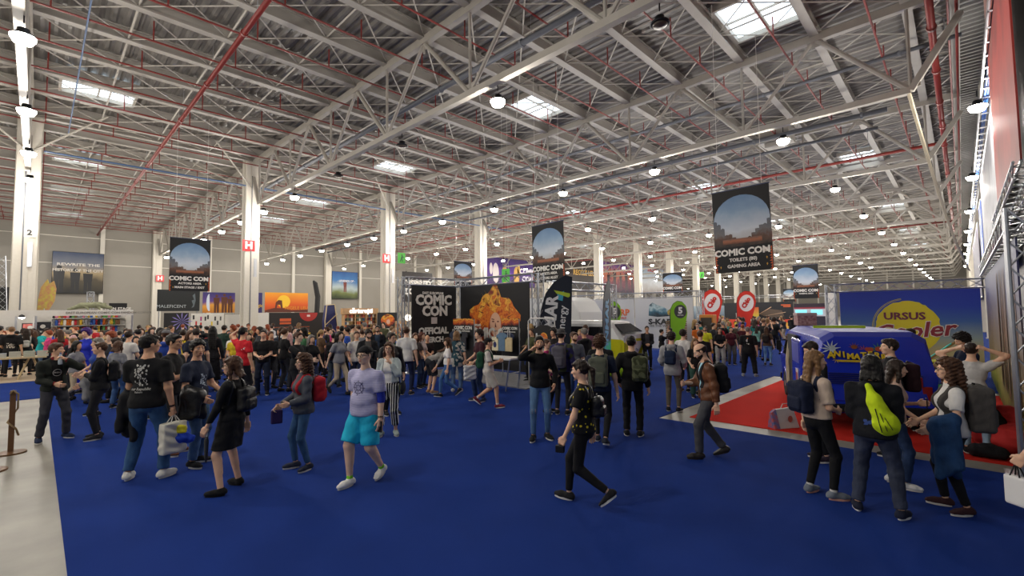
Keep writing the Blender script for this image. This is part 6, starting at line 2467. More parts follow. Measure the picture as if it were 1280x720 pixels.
for k in range(nsh):
    z_ = .23 + k * (zt_ - .7) / nsh
    i = 0
    yy = .14
    while yy < wv - .12:
        if abs((yy / (wv / 3)) - round(yy / (wv / 3))) * wv / 3 > .13:
            j = rnd.randrange(len(bks))
            o = bks[j] if j not in usd else bks[j].copy()
            if j in usd:
                COL.objects.link(o)
            usd.add(j)
            i += 1
            o.location = (XK - .04, ya + yy, z_ + .013)
            o.scale = (1, 1, rnd.uniform(.75, 1.0))
            tag(o, '%s book, %s from the left on the %s shelf of the bookshop' % (('red', 'blue', 'charcoal', 'cream', 'tan', 'green', 'black', 'orange')[j], ORD[i], SN[k]), 'book', 'books in the bookshop')
        yy += .175
board(472, 497, 390.5, 411, -35.5, 'flame_poster', 'dark poster with a round orange flame hair print', 'poster', 'banner_black', lambda M_, w_, h_, b: (ink(M_, [disc(w_ * .5, h_ * .5, w_ * .34, h_ * .40)], 'flame_hair', b, 'flame_print'), ink(M_, [disc(w_ * .52, h_ * .42, w_ * .09, h_ * .15)], 'd9a98c', b, 'face_print', .01)), ground=False)
board(494, 508, 401, 430, -34, 'side_bookcase', 'low pale bookcase right of the bookshop sign', 'bookcase', 'shop_wood', lambda M_, w_, h_, b: [ink(M_, [rect(w_ * (.05 + .09 * i), h_ * z, w_ * (.12 + .09 * i), h_ * (z + .10))], BC[(i * 3 + int(z * 20)) % 8], b, 'book_spine') for i in range(10) for z in (.15, .35, .55, .75)])
p_ = onx(510, 397, -37)
t = empty('globe_lamp', (p_.x, p_.y, 0), 0, 'round white globe lamp on a pole behind the booth truss', 'lamp')
MB().lathe([(.02, -.3), (.2, -.22), (.3, 0), (.2, .22), (.02, .3)], n=16, c=(0, 0, p_.z)).build('globe', mat('globe_glow', 'fff2da', .4, emit=4), t, smooth=True)
MB().tube([(0, 0, 0), (0, 0, p_.z - .25)], .03, 6).build('pole', 'alu', t)
a_ = onx(395, 387, -60)
t = empty('narrow_banner', (0, 0, 0), 0, 'thin dark curved banner with small lights standing before the far wall', 'banner')
pz, pt_ = onx(396, 391, -60), onx(394, 351, -60)
MB().tube([(-60, pz.y, 0), (-60, pz.y, pz.z), (-60, pz.y + .1, (pz.z + pt_.z) / 2), (-60, pt_.y, pt_.z - .3), (-60, pt_.y - .25, pt_.z)], [.06, .32, .34, .3, .1], 8).build('cloth', 'banner_black', t)

# ------------------------------------------------------------------ far stands on the right
def boardX(px0, px1, py0, py1, Y, name, label, cat, m_, draw=None, ground=True):
    a_, b_ = ony(px0, py1, Y), ony(px1, py0, Y)
    if ground:
        a_.z = .013
    t = empty(name, (0, 0, 0), 0, label, cat)
    M_ = frX(a_.x, Y, a_.z)
    bd = panel('board', M_, b_.x - a_.x, b_.z - a_.z, m_, t, .08)
    if not ground:
        for k in (.03, .97):
            q_ = M_ @ Vector(((b_.x - a_.x) * k, .12, 0))
            MB().tube([(q_.x, q_.y, 0), (q_.x, q_.y, b_.z)], .05, 6).build('support_pole', 'alu', t)
    if draw:
        draw(M_, b_.x - a_.x, b_.z - a_.z, bd)
    return t


def game(M_, w_, h_, b):
    ink(M_, [rect(0, 0, w_, h_ * .34)], 'd8442a', b, 'red_band', .01)
    ink(M_, [rect(w_ * .45, 0, w_, h_ * .22)], 'dba63a', b, 'yellow_band', .014)
    ink(M_, [[(w_ * .52, h_ * .55), (w_ * .66, h_ * .75), (w_ * .85, h_ * .68), (w_ * .88, h_ * .45), (w_ * .7, h_ * .40)]], '5a4a3c', b, 'machine_print', .012)
    ink(M_, [[(w_ * .5, h_ * .5), (w_ * .7, h_ * .82), (w_ * .71, h_ * .80)], [(w_ * .55, h_ * .45), (w_ * .9, h_ * .62), (w_ * .9, h_ * .60)]], 'd8b08a', b, 'spark_print', .016)
    ink(M_, [rect(w_ * .84, h_ * .86, w_ * .97, h_ * .90), rect(w_ * .87, h_ * .80, w_ * .97, h_ * .84)], 'd8602c', b, 'orange_title_print', .014)
    ink(M_, fig(w_ * .22, h_ * .1, h_ * .6), 'b9b0a8', b, 'figure_print', .016)


boardX(906, 991, 377, 420, 62, 'game_stand', 'long black and red game stand far down the aisle', 'booth wall', mat('poster_m', '1b1c20', .6), game)
boardX(938, 948, 384, 420, 60.5, 'game_tower', 'tall rainbow coloured game tower before the black and red stand', 'display stand', art_mat('rainbow', [(0, '2c5aa8'), (.35, '3aa06a'), (.6, 'd8b83a'), (1, 'c9402c')], .15, 2))
boardX(868, 905, 382, 420, 56, 'picture_wall', 'grey blue picture wall behind the first red flag', 'booth wall', art_mat('poster_n', [(0, '5a3a34'), (.5, '5f6f7a'), (1, '9fb0b8')], .3, .8))


def scr(M_, w_, h_, b):
    ink(M_, [rect(0, h_ * .86, w_, h_)], '2c1a2a', b, 'dark_header')
    ink(M_, [rect(0, h_ * .80, w_, h_ * .86)], 'a03040', b, 'red_strip')
    ink(M_, [rect(w_ * .05, h_ * .62, w_ * .42, h_ * .76), rect(w_ * .55, h_ * .58, w_ * .92, h_ * .76)], '7ad0d8', b, 'glowing_screen', .01, 1.0)
    ink(M_, [rect(0, 0, w_, h_ * .52)], '241c30', b, 'dark_base', .01)


boardX(994, 1031, 379, 420, 58, 'screen_stand', 'white stand with two pale turquoise screens and a dark base', 'booth wall', mat('poster_o', 'd4d8dc', .5), scr)
truss_frame([(ony(900, 375, 63).x, 63), (ony(1045, 375, 63).x, 63)], [(ony(1036, 375, 63).x, 63)], 3.9, 'long aluminium truss over the far game stands')
boardX(1033, 1042, 366, 420, 40, 'poster_stand', 'narrow white pillar with small pictures left of the URSUS backdrop', 'display stand', 'stall_white')
# ------------------------------------------------------------------ the people one can make out
def P(px, py, yt, facing, label, h=None, group=None, **s):
    """py None: the feet are hidden, so the height h and the head top give the place"""
    if py is None:
        h = h or 1.7
        q = fl(px, yt, h + .013)
        px, py, _ = pix((q.x, q.y, 0))
    hp = abs(py - yt)
    s.setdefault('lod', 0 if hp > 118 else 1)
    root, J, to = build_person(s)
    place(root, px, py, yt, facing, h)
    bpy.context.view_layer.update()
    tag(root, label, 'person', group)
    PERSONS.append((root.location.x, root.location.y))
    return root, J, to, s


def decal(to, parent, flat, color, back=False, name='print', z=0.0, x=0.0, lift=.004):
    """lay a flat mesh (x, z) on the chest or the back of a garment"""
    vs = [v.co.copy() for v in to.data.vertices]
    bv = BVHTree.FromPolygons(vs, [tuple(p.vertices) for p in to.data.polygons])
    out = []
    sgn = -1 if back else 1
    cy = sum(v.y for v in vs) / len(vs)
    for v in flat.vertices:
        # facing front the person's right is on the reader's left
        lx = (v.co.x + x) * (1 if back else -1)
        hit = bv.ray_cast(Vector((lx, cy + sgn * 0.6, v.co.z + z)), Vector((0, -sgn, 0)))
        y = hit[0].y if hit[0] is not None else cy + sgn * .1
        v.co = Vector((lx, y + sgn * lift, v.co.z + z))
    if not back:
        flat.flip_normals()
    flat.materials.clear()
    flat.materials.append(mat('ink_%s_0' % color, color, 0.6))
    for p in flat.polygons:
        p.material_index = 0
    return link_mesh(name, flat, to)


def blobs(rects, seed=1):
    """a ragged printed picture: irregular little patches inside the given rectangles"""
    rnd = random.Random(seed)
    mb = MB()
    for (x0, z0, x1, z1, n, r) in rects:
        for _ in range(n):
            cx, cz = rnd.uniform(x0, x1), rnd.uniform(z0, z1)
            k = rnd.randint(5, 8)
            pts = [(cx + r * rnd.uniform(.4, 1.3) * math.cos(2 * PI * i / k), 0, cz + r * rnd.uniform(.4, 1.6) * math.sin(2 * PI * i / k)) for i in range(k)]
            mb.quad(*pts)
    me = bpy.data.meshes.new('print')
    me.from_pydata(mb.v, [], mb.f)
    return me


def ring(r0, r1, n=32, cx=0, cz=0, a0=0, a1=2 * PI):
    mb = MB()
    for i in range(n):
        a, b = a0 + (a1 - a0) * i / n, a0 + (a1 - a0) * (i + 1) / n
        mb.quad((cx + r0 * math.cos(a), 0, cz + r0 * math.sin(a)), (cx + r1 * math.cos(a), 0, cz + r1 * math.sin(a)), (cx + r1 * math.cos(b), 0, cz + r1 * math.sin(b)), (cx + r0 * math.cos(b), 0, cz + r0 * math.sin(b)))
    me = bpy.data.meshes.new('print')
    me.from_pydata(mb.v, [], mb.f)
    return me


def coat_over_arm(root, J, s, side, label, color, length=.55, m='cloth', width=.13, name='carried_jacket'):
    el, wr = J['el' + side], J['wr' + side]
    c = (el + wr) / 2
    base = c - A3(0, 0, length)
    t = held(root, name, label, 'jacket', tuple(base))
    d = unit(wr - el)
    d[2] = 0
    d = unit(d)
    out = np.cross(d, A3(0, 0, 1))
    Pp = [seg(el + d * .02, wr, .062, .062)]
    for k, o_ in enumerate((-1, 1)):
        a = c + out * o_ * .05
        Pp.append(seg(a - d * width * .5, a - d * width * .7 - A3(0, 0, length * (.75 + .2 * k)) + out * o_ * .03, .05, .045))
        Pp.append(seg(a + d * width * .5, a + d * width * .6 - A3(0, 0, length * (.95 - .2 * k)) + out * o_ * .03, .05, .04))
        Pp.append(seg(a, a - A3(0, 0, length * .85), .06, .055))
    mesh_obj('cloth_fold', shift(sdf_mesh(Pp, .017, k=.07, wob=.006, wf=17, seed=4), base), [m], t, color)
    sl = c - d * width * .3 + out * .07
    mesh_obj('sleeve', shift(sdf_mesh([seg(sl - A3(0, 0, .05), sl - A3(0, 0, length * .7), .05, .038)], .017, wob=.004), base), [m], t, color)
    return t


BK = '17171a'
# ---- left foreground
r, J, to, s = P(65, 551, 430, 18, 'young man in a dark green bomber jacket drinking from a bottle by the concrete', top='jacket', topc='20241f', open='121214', collar='7a1f24', cuff='7a1f24', bot='jeans', botm='cloth', botc='3b3b42', shoe='1f2a45', armL='drink', armR='belly', hair='quiff', hc='brown', legs='wide', head=(-48, 0), curlL=1.0)
to = [c for c in r.children if c.name.startswith('t_shirt')][0]
me = text_mesh('URGAN', .036, .002, .05)
decal(to, r, me, 'c9c5be', z=1.22, lift=.006)
decal(to, r, ring(.055, .062, cz=0), 'c9c5be', z=1.22, lift=.006)
d = unit(J['wrL'] - J['elL'])
hp = J['wrL'] + d * .09
t = held(r, 'water_bottle', 'clear plastic water bottle held to the mouth of the man in the bomber jacket', 'bottle', tuple(hp - A3(0, 0, .05)))
MB().lathe([(.030, -.09), (.032, -.07), (.032, .05), (.014, .09), (.012, .10)], n=12).build('bottle_body', mat('bottle_plastic', 'b9c4cc', 0.15), t, smooth=True)
MB().lathe([(.015, .10), (.015, .12)], n=10).build('bottle_cap', mat('cap_blue', '3457a0', 0.4), t)

r, J, to, s = P(122, 549, 430, -95, 'short haired man in a black top facing left with grey jackets over his arm', top='long', topc=BK, bot='slim', botc='1c1c20', shoe='26262a', sole='c9c6c0', armL='cross', armR='hold', hair='buzz', hc='brown', h=1.74)
backpack(r, J, s, 'small black backpack on the man with the grey jackets over his arm', '1b1b1e', (.12, .07, .18))
coat_over_arm(r, J, s, 'R', 'grey jackets folded over the arm of the man facing left', '8b8b8e', .34)

r, J, to, s = P(181, 600, 413, 150, 'big man in a black t-shirt with a white back print, seen from behind', w=1.13, top='tee', topc='141416', bot='jeans', botc='33557c', shoe='d9d6ce', armR='hang', armL='fwd', legs='wide', hair='short', hc='black', skin=SKIN[1], head=(40, 0), curlR=1.3, watch='R')
decal(to, r, blobs([(-.085, .03, .07, .19, 34, .013), (-.09, -.06, .05, .03, 22, .010)], 3), 'b9b6b0', back=True, z=1.20)
decal(to, r, text_mesh('our Republic', .042, .002, .04), 'd2cfc8', back=True, z=1.10, x=-.01)
decal(to, r, text_mesh('Reborn', .030, .002, .04), 'd2cfc8', back=True, z=1.065, x=-.02)
s['bagrot'] = 60
shopping_bag(r, J, s, 'R', 'tote_bag', 'white printed tote bag in the right hand of the big man in black', 'd8d4c4', (.14, .06, .19), drop=.10, wob=.006)
t = held(r, 'blue_bag', 'crumpled blue and yellow plastic bag hanging beside the white tote bag', 'bag', (.36, .06, .42))
mesh_obj('bag_body', sdf_mesh([ell((0, 0, .06), (.10, .05, .07)), ell((.07, .02, .02), (.08, .04, .06)), ell((-.05, 0, .0), (.06, .05, .06))], .012, wob=.008, wf=45), ['cloth'], t, '1f3fae')
mesh_obj('yellow_lining', sdf_mesh([ell((.01, -.02, .15), (.07, .03, .06))], .012, wob=.006, wf=45), ['cloth'], t, 'd3c62e')
coat_over_arm(r, J, s, 'L', 'long black coat hanging from the left arm of the big man in black', '1c1c1f', .52, width=.17)

P(190, None, 424, 40, 'dark haired man whose face shows beside the shoulder of the big man in black', h=1.70, topc=BK, botc='26262a', hair='short', hc='black', skin=SKIN[1], armR='hang', armL='hang')
r, J, to, s = P(213, 569, 419, 62, 'man with glasses in a plain black t-shirt, arms crossed, brown shoes', topc='151517', bot='slim', botc='1d1d22', shoe='5b3522', armR='cross', armL='cross', glasses=1, hair='short', hc='black', skin=SKIN[1])
r, J, to, s = P(243, 582, 427, 52, 'young man in a navy t-shirt with a leather jacket over his arm', topc='22293c', bot='jeans', botc='4d6c92', shoe='1b1b1e', armR='hold', armL='hold', hair='messy', hc='black', skin=SKIN[1], legs='stand2', head=(28, 0))
decal(to, r, blobs([(-.05, -.10, .05, .10, 26, .012)], 8), 'a6b4c4', z=1.18)
coat_over_arm(r, J, s, 'R', 'black leather jacket over the arm of the young man in navy', '1a1a1c', .36, 'leather', .16)
s['bagrot'] = 20
shopping_bag(r, J, s, 'L', 'tote_bag', 'white and yellow printed tote bag held by the young man in navy', 'c3c19c', (.16, .06, .17), drop=.06, wob=.008)

r, J, to, s = P(288, 614, 448, -125, 'woman in a black knee length dress and cardigan with a short brown bob', fem=1, top='long', topc='131315', bot='dress', botc='131315', hem=.56, shoe='141416', sole='141416', hair='bob', hc='brown', armR='hang_b', armL='fwd', glasses=1, legs='wide', head=(-25, 0), hemz=.93)
backpack(r, J, s, 'small black backpack on the woman in the black dress', '1a1a1c', (.12, .07, .16), m='leather')
t = held(r, 'umbrella', 'folded dark umbrella hanging from the hand of the woman in the black dress', 'umbrella', tuple(J['wrL'] + A3(0, 0, -.45)))
MB().tube([(0, 0, 0), (0, 0, .05), (0, 0, .28), (0, 0, .33)], [.006, .018, .026, .012], 10).build('canopy', mat('umbrella_cloth', '26282a', 0.7), t, smooth=True)
MB().tube([(0, 0, .33), (0, 0, .40)], .012, 8).build('handle', 'rubber', t)

r, J, to, s = P(378, 587, 445, -72, 'girl with long wavy brown hair in a grey hoodie facing left', fem=1, top='hoodie', topc='4c4f56', bot='slim', botc='3a5c80', botm='denim', shoe='23283a', armR='hold', armL='belly', hair='longcurly', hc='brown', glasses=1, legs='stand2')
backpack(r, J, s, 'red backpack on the girl with long wavy hair', 'b0202c', (.14, .09, .19))
shopping_bag(r, J, s, 'R', 'purple_bag', 'small dark purple bag hanging in front of the girl with long wavy hair', '2c1c4c', (.08, .04, .11), drop=.01)

r, J, to, s = P(456, 604, 433, -42, 'man in turquoise shorts and a striped lavender t-shirt walking left', w=1.28, top='tee', topc='9d9ac0', topm='cloth_hoop', bot='shorts', botc='22b3d4', sock='83d631', shoe='e9e7e2', armR='hang_b', armL='hang', legs='stroll', cap='17171a', glasses=1, hair='buzz', hc='dark', band=('L', '1f2f9c'), watch='L', capback=1, skin=SKIN[3])
decal(to, r, ring(.068, .076), '3a3564', z=1.22)
decal(to, r, ring(.030, .036), '3a3564', z=1.22)
mb = MB()
for k in range(8):
    a = 2 * PI * k / 8
    mb.quad((.03 * math.cos(a - .1), 0, .03 * math.sin(a - .1)), (.095 * math.cos(a - .05), 0, .095 * math.sin(a - .05)), (.095 * math.cos(a + .05), 0, .095 * math.sin(a + .05)), (.03 * math.cos(a + .1), 0, .03 * math.sin(a + .1)))
me = bpy.data.meshes.new('print'); me.from_pydata(mb.v, [], mb.f)
decal(to, r, me, '3a3564', z=1.22)
phone(r, J, s, 'L', 'phone held low in the hand of the man in turquoise shorts')

r, J, to, s = P(486, 545, 429, -15, 'woman in a pale denim jacket and black striped trousers holding a hand to her cheek', fem=1, top='jacket', topc='a9b3b3', open='e3e0da', bot='cropped', botc='1b1b1f', botm='cloth_stripe', shoe='8d9a98', hair='long', hc='brown', armL='chin', armR='hang', glasses=1, hemz=1.0, legs='stand2')
t = held(r, 'round_handbag', 'round dark patterned handbag on the hip of the woman in striped trousers', 'handbag', (-.26, .02, .78))
mesh_obj('bag_body', sdf_mesh([ell((0, 0, .12), (.06, .13, .13))], .012), ['cloth_camo'], t, '20242e')
MB().tube([(0, .08, .22), (.05, .04, .5), (.09, .0, .66)], .012, 6).build('shoulder_strap', 'leather', t, '8a8f90')

# ---- centre
r, J, to, s = P(676, 550, 421, 4, 'bearded man in a black sweater with a hand at his ear, ripped jeans', top='long', topc='111113', bot='slim', botm='denim', botc='57789c', shoe='1b1c1f', armR='ear', armL='pocket', hair='quiff', hc='black', beard=1, legs='stand2', skin=SKIN[1], curlR=1.0)
for sd in 'RL':
    kn = J['kn' + sd]
    mb = MB()
    for k in range(3):
        mb.quad((kn[0] - .035, kn[1] + .075, kn[2] - .03 + k * .028), (kn[0] + .035, kn[1] + .075, kn[2] - .026 + k * .028), (kn[0] + .03, kn[1] + .075, kn[2] - .012 + k * .028), (kn[0] - .03, kn[1] + .075, kn[2] - .014 + k * .028))
    me = bpy.data.meshes.new('knee_tear'); me.from_pydata(mb.v, [], mb.f)
    jn = [c for c in r.children if c.name.startswith('trousers')][0]
    bv = BVHTree.FromPolygons([v.co.copy() for v in jn.data.vertices], [tuple(p.vertices) for p in jn.data.polygons])
    for v in me.vertices:
        h_ = bv.ray_cast(Vector((v.co.x, 1, v.co.z)), Vector((0, -1, 0)))
        if h_[0] is not None:
            v.co.y = h_[0].y + .004
    me.materials.append(mat('tear', 'c99a80', 0.7))
    link_mesh('knee_tear', me, jn)

r, J, to, s = P(731, 633, 438, -105, 'woman in a black top with yellow dots walking left with a camera in her hand', fem=1, top='blouse', topc='131315', topm='cloth_dots', bot='slim', botc='131316', shoe='1c1c1f', sole='e2dfda', armL='walkf', armR='hang_b', legs='walk', hair='pony', hc='dark', head=(0, -8), sleeve=.62, h=1.66, curlL=1.0)
backpack(r, J, s, 'small round black leather backpack on the woman in the dotted top', '17171a', (.10, .06, .12), m='leather', off=.02)
d = unit(J['wrL'] - J['elL'])
t = held(r, 'camera', 'black compact camera in the hand of the woman in the dotted top', 'camera', tuple(J['wrL'] + d * .12 - A3(0, 0, .03)))
MB().box((-.03, -.05, -.04), (.03, .05, .04)).build('camera_body', 'dark_metal', t, bevel=.006)
MB().tube([(.03, 0, 0), (.075, 0, 0)], [.028, .026], 12).build('camera_lens', 'dark_metal', t, smooth=True)

r, J, to, s = P(752, 556, 421, 172, 'man with curly hair in a navy t-shirt seen from behind', topc='1b2336', bot='slim', botc='18181b', shoe='2a2e38', hair='curly', hc='brown', armR='hang', armL='hang', legs='stroll2')
backpack(r, J, s, 'olive grey backpack on the man with curly hair', '55584a', (.15, .09, .23))
r, J, to, s = P(792, 546, 421, 176, 'man in a black hoodie standing with his back turned, camouflage pack on one shoulder', top='hoodie', topc='131315', bot='jeans', botm='cloth', botc='17171a', shoe='1e1e20', armR='hang', armL='pocket', hair='short', hc='black', hemz=.80)
t = backpack(r, J, s, 'green camouflage backpack slung on the right shoulder of the man in black', '5d6146', (.13, .10, .21), m='cloth_camo')
t.location += Vector((math.cos(t.rotation_euler.z), math.sin(t.rotation_euler.z), 0)) * .15
r, J, to, s = P(842, 515, 416, 168, 'person in a light grey hooded sweater with their back turned, olive trousers', top='hoodie', topc='9b9a9b', bot='slim', botc='5f574c', shoe='1b1b20', armR='hold', armL='hold', hair='messy', hc='dark', hemz=.80)
backpack(r, J, s, 'small navy backpack on the person in light grey', '1b2740', (.12, .06, .15), off=.028)
r, J, to, s = P(888, 573, 428, -78, 'bald bearded man in a brown leather jacket walking left, looking at his phone', top='jacket', topc='6a4229', topm='leather', open='9ccbd9', bot='jeans', botm='cloth', botc='47474a', shoe='2c2724', sole='2a2624', shiny=1, armR=((.02, .32, 1.14), (.6, -.6, -.6)), armL='hang_b', hair='ring', hc='dark', beard=1, legs='stroll2', head=(0, -26), lean=.06, curlR=.9)
backpack(r, J, s, 'black backpack on the bald man in the leather jacket', '1b1b1e', (.13, .08, .21), off=.028)
phone(r, J, s, 'R', 'phone in the hand of the bald man in the leather jacket')

# ---- right foreground group
r, J, to, s = P(1026, 621, 441, 128, 'woman with long light brown hair in a cream blouse and black leggings', fem=1, top='blouse', topc='c9b3a0', bot='slim', botc='101012', shoe='6f7680', sole='e0a490', hair='long', hc='light', armR='belly', armL='hang', legs='stand2', head=(25, 0), sock='c9c6c0', hemz=.95)
backpack(r, J, s, 'navy backpack on the woman in the cream blouse', '161d33', (.15, .08, .19))
r, J, to, s = P(1099, 645, 447, 172, 'person in a black hooded sweater seen from behind, wide stance in grey jeans', w=1.08, top='hoodie', topc='15161b', bot='jeans', botc='33394a', shoe='1a1e30', sole='e4e2dd', hair='bob', hc='black', armR='belly', armL='belly', legs='wide', hemz=.86)
decal(to, r, blobs([(-.07, -.03, .10, .03, 12, .02)], 5), '1f3f86', back=True, z=1.03)
t = held(r, 'sling_bag', 'neon yellow sling bag worn across the back of the person in the black hooded sweater', 'bag', (.09, -.22, .98))
mesh_obj('bag_body', sdf_mesh([seg((-.10, .02, .46), (-.04, -.03, .30), .028, .06), seg((-.04, -.03, .30), (.04, -.03, .10), .075, .10), ell((.045, -.02, .07), (.12, .075, .12))], .013, k=.05, wob=.004, wf=30), ['cloth'], t, 'c6de1c')
mb = MB()
for k in range(3):
    mb.bar((-.03 + k * .04, -.115 - .01 * k, .24 - .04 * k), (.02 + k * .045, -.125, .0 + .02 * k), .012, .006)
mb.build('black_piping', 'dark_metal', t)
r, J, to, s = P(1122, 608, 452, 100, 'dark haired girl in a beige top facing right, arms lifted to hold a phone', fem=1, top='tee', topc='c3a391', bot='jeans', botc='2b3e60', shoe='e3e1dc', armR='hold', armL='phone', hair='long', hc='dark', legs='stand2', lean=.08)
phone(r, J, s, 'L', 'phone held up by the dark haired girl in a beige top')
r, J, to, s = P(1112, None, 424, -70, 'teenage boy with a grey hood over a black jacket facing left beside the blue van', h=1.74, top='jacket', topc='1a1a1d', bot='slim', botc='1b1d26', hair='quiff', hc='dark', armR='hold', armL='hold', vest=None, shoe='222226', collar='a9a9a6')
backpack(r, J, s, 'black and red backpack on the boy with the grey hood', '2b1216', (.14, .09, .20), accent='a3202c')
P(1142, None, 424, 115, 'woman with a dark chin length bob in a black t-shirt reaching right', h=1.64, fem=1, topc='141416', bot='skirt', botc='2b2820', hem=.5, hair='bob', hc='black', armR='reach', armL='hang', shoe='1b1b1e')
r, J, to, s = P(1197, 640, 452, -72, 'woman with long curly brown hair in a white t-shirt facing left', fem=1, topc='dad7d2', bot='slim', botc='121214', shoe='3a2024', hair='longcurly', hc='brown', armR='hold', armL='hold', legs='stand2', glasses=1)
backpack(r, J, s, 'large grey brown backpack on the woman with long curly hair', '4b4743', (.17, .11, .26))
coat_over_arm(r, J, s, 'L', 'blue denim jacket hanging over the arm of the woman with long curly hair', '1f3f66', .62, 'denim', .14)
r, J, to, s = P(1222, 569, 430, 176, 'person in a white t-shirt and pale jeans from behind with both hands on the head', top='tee', topc='c3bfba', bot='slim', botm='denim', botc='8fa3b8', shoe='1c1c1f', armR='head', armL='head', hair='short', hc='dark', legs='stand', curl=.8)
r, J, to, s = P(1206, None, 417, -60, 'curly haired man in a navy t-shirt looking at his phone by the yellow bench', h=1.74, topc='16203a', bot='jeans', botc='20263a', hair='curly', hc='black', armR='phone', armL='phone', head=(0, -20), skin=SKIN[1])
phone(r, J, s, 'R', 'phone held by the man in navy by the yellow bench')
P(1118, None, 411, -30, 'man in a black shirt partly hidden behind the roof of the blue van', h=1.68, topc='16161a', hair='short', hc='black', armR='belly', armL='hang', skin=SKIN[1])
r, J, to, s = P(1138, None, 411, -80, 'man in an orange top with a black backpack behind the blue van', h=1.68, topc='c9781f', bot='jeans', hair='quiff', hc='dark', armR='hold', armL='hold')
backpack(r, J, s, 'black backpack on the man in the orange top', '1a1a1c', (.14, .08, .20))
r, J, to, s = P(1024, None, 425, -75, 'bearded man in black leaning on the side of the blue van, looking down', h=1.74, top='long', topc='17171a', bot='slim', botc='17171a', hair='buzz', hc='dark', beard=1, armR='belly', armL='hold', head=(0, -25), lean=.08, shoe='2c2230')
r, J, to, s = P(1345, 715, 452, -95, 'person in a patterned grey and white t-shirt at the picture edge, one arm showing', topc='b9bcc2', topm='cloth_camo', bot='jeans', botc='2a3346', hair='short', hc='dark', armR='fwd', armL=((.20, .26, .82), (.3, -1, 0)), curlL=1.3, h=1.78)
s['bagrot'] = 60
s['darkhandle'] = 1
shopping_bag(r, J, s, 'L', 'paper_bag', 'white paper carrier bag with black handles in the hand of the person at the edge', 'e3e1dd', (.085, .04, .125), drop=.10)
r, J, to, s = P(1243, 566, 494, -105, 'person in black sitting low on the red beanbag near the wall panel', h=1.70, top='hoodie', topc='141416', bot='jeans', botm='cloth', botc='17171a', hair='short', hc='black', armR='hold', armL='hold', hip=.44, feet=((.15, .46, 0, 12, 0), (-.15, .42, 0, 12, 0)), lean=.35)

# ---- middle distance, left part
r, J, to, s = P(302, 506, 410, 130, 'man in a red t-shirt with one hand on top of his head', w=1.1, topc='c3202a', bot='jeans', botm='cloth', botc='1b1b1f', armL='head', armR='hang', hair='short', hc='black', skin=SKIN[1])
decal(to, r, blobs([(-.02, -.05, .06, .05, 4, .012)], 2), 'e6e2dd', back=True, z=1.25, x=.10)
P(328, 494, 413, -10, 'man in a black t-shirt with a yellow print, smiling', topc='141416', bot='jeans', botc='1b2436', armR='belly', armL='belly', hair='short', hc='dark')
r, J, to, s = P(336, 482, 416, 175, 'person with ginger hair in a black pinafore dress and white sleeves from behind', fem=1, topc='d8d4ce', bot='dress', botc='17171b', hem=.50, vest='17171b', hair='longcurly', hc='red', armR='hold', armL='hold', shoe='1b1b1e')
backpack(r, J, s, 'black backpack on the person with ginger hair', '17171a', (.13, .08, .18))
P(326, 470, 410, 178, 'woman in a long black dress with black hair from behind', fem=1, top='long', topc='141416', bot='dress', botc='141416', hem=.45, hair='long', hc='black')
r, J, to, s = P(351, 474, 409, 150, 'person in a white t-shirt and black trousers wearing a dark pack', topc='d2cec8', bot='slim', botc='1b1b1e', hair='short', hc='brown', armL='hold')
backpack(r, J, s, 'dark blue backpack on the person in a white t-shirt', '2b3442', (.13, .08, .19))
r, J, to, s = P(361, 481, 417, 178, 'woman with dusty pink hair in a black top seen from behind', fem=1, topc='1c1c20', bot='jeans', botc='355478', hair='long', hc='pink', armR='hold', armL='hold')
backpack(r, J, s, 'small black pack on the woman with dusty pink hair', '1d1d22', (.11, .06, .14))
P(371, 512, 416, 55, 'pale young man in a black t-shirt with a small white chest print, arm out', w=1.1, topc='131315', bot='jeans', botm='cloth', botc='17171b', armR='reach', armL='hang', hair='short', hc='brown', skin=SKIN[3])
r, J, to, s = P(399, 470, 419, 178, 'child in a bright blue jacket with a navy pack from behind', top='jacket', topc='1c5fd0', bot='slim', botc='15151a', hair='short', hc='black', h=1.55)
backpack(r, J, s, 'navy backpack on the child in bright blue', '1a2038', (.12, .07, .18))
r, J, to, s = P(417, 486, 416, 160, 'man in a dark maroon sweater from behind, grey jeans', top='long', topc='321a22', bot='jeans', botc='3f4a52', hair='short', hc='black', sole='d9d9d9', legs='stroll')
backpack(r, J, s, 'black backpack on the man in the dark maroon sweater', '15151a', (.14, .08, .21))
P(427, 474, 408, 170, 'man in a black jacket with a black cap of hair behind the maroon sweater', top='jacket', topc='16171b', bot='slim', botc='16171b', hair='short', hc='black')
P(408, 468, 409, -100, 'bearded man in dark clothes facing left beside the navy hexagon frame', top='long', topc='1d1c20', bot='slim', botc='1a1a1e', hair='short', hc='brown', beard=1)
P(446, None, 414, 5, 'pale youth in a white t-shirt before the bookshop stand', h=1.72, topc='d6d2cc', bot='jeans', botc='26304a', hair='short', hc='brown', armR='hold', armL='hold')
P(460, None, 412, 10, 'man with a beard in a black jacket looking down, behind the striped t-shirt', h=1.78, top='jacket', topc='1b1c1f', open='55524e', bot='slim', botc='1b1b1e', hair='messy', hc='dark', beard=1, armR='hold', armL='hold', head=(-15, -12))
P(472, None, 407, -5, 'man with glasses and a dark jacket smiling in front of the bookshop stand', h=1.80, top='jacket', topc='17191e', open='2b3a4c', bot='jeans', botc='1d2230', hair='short', hc='black', glasses=1, beard=1)
P(489, None, 416, 20, 'man with glasses in a black leather jacket behind the woman in pale denim', h=1.78, top='jacket', topc='16171a', topm='leather', bot='slim', botc='17181c', hair='quiff', hc='dark', glasses=1, head=(-25, 0))
P(508, 494, 409, 165, 'man in a white short sleeved shirt and navy trousers from behind', top='shirt', topc='cfccc6', bot='slim', botc='1c2440', hair='short', hc='brown', shoe='26262a')
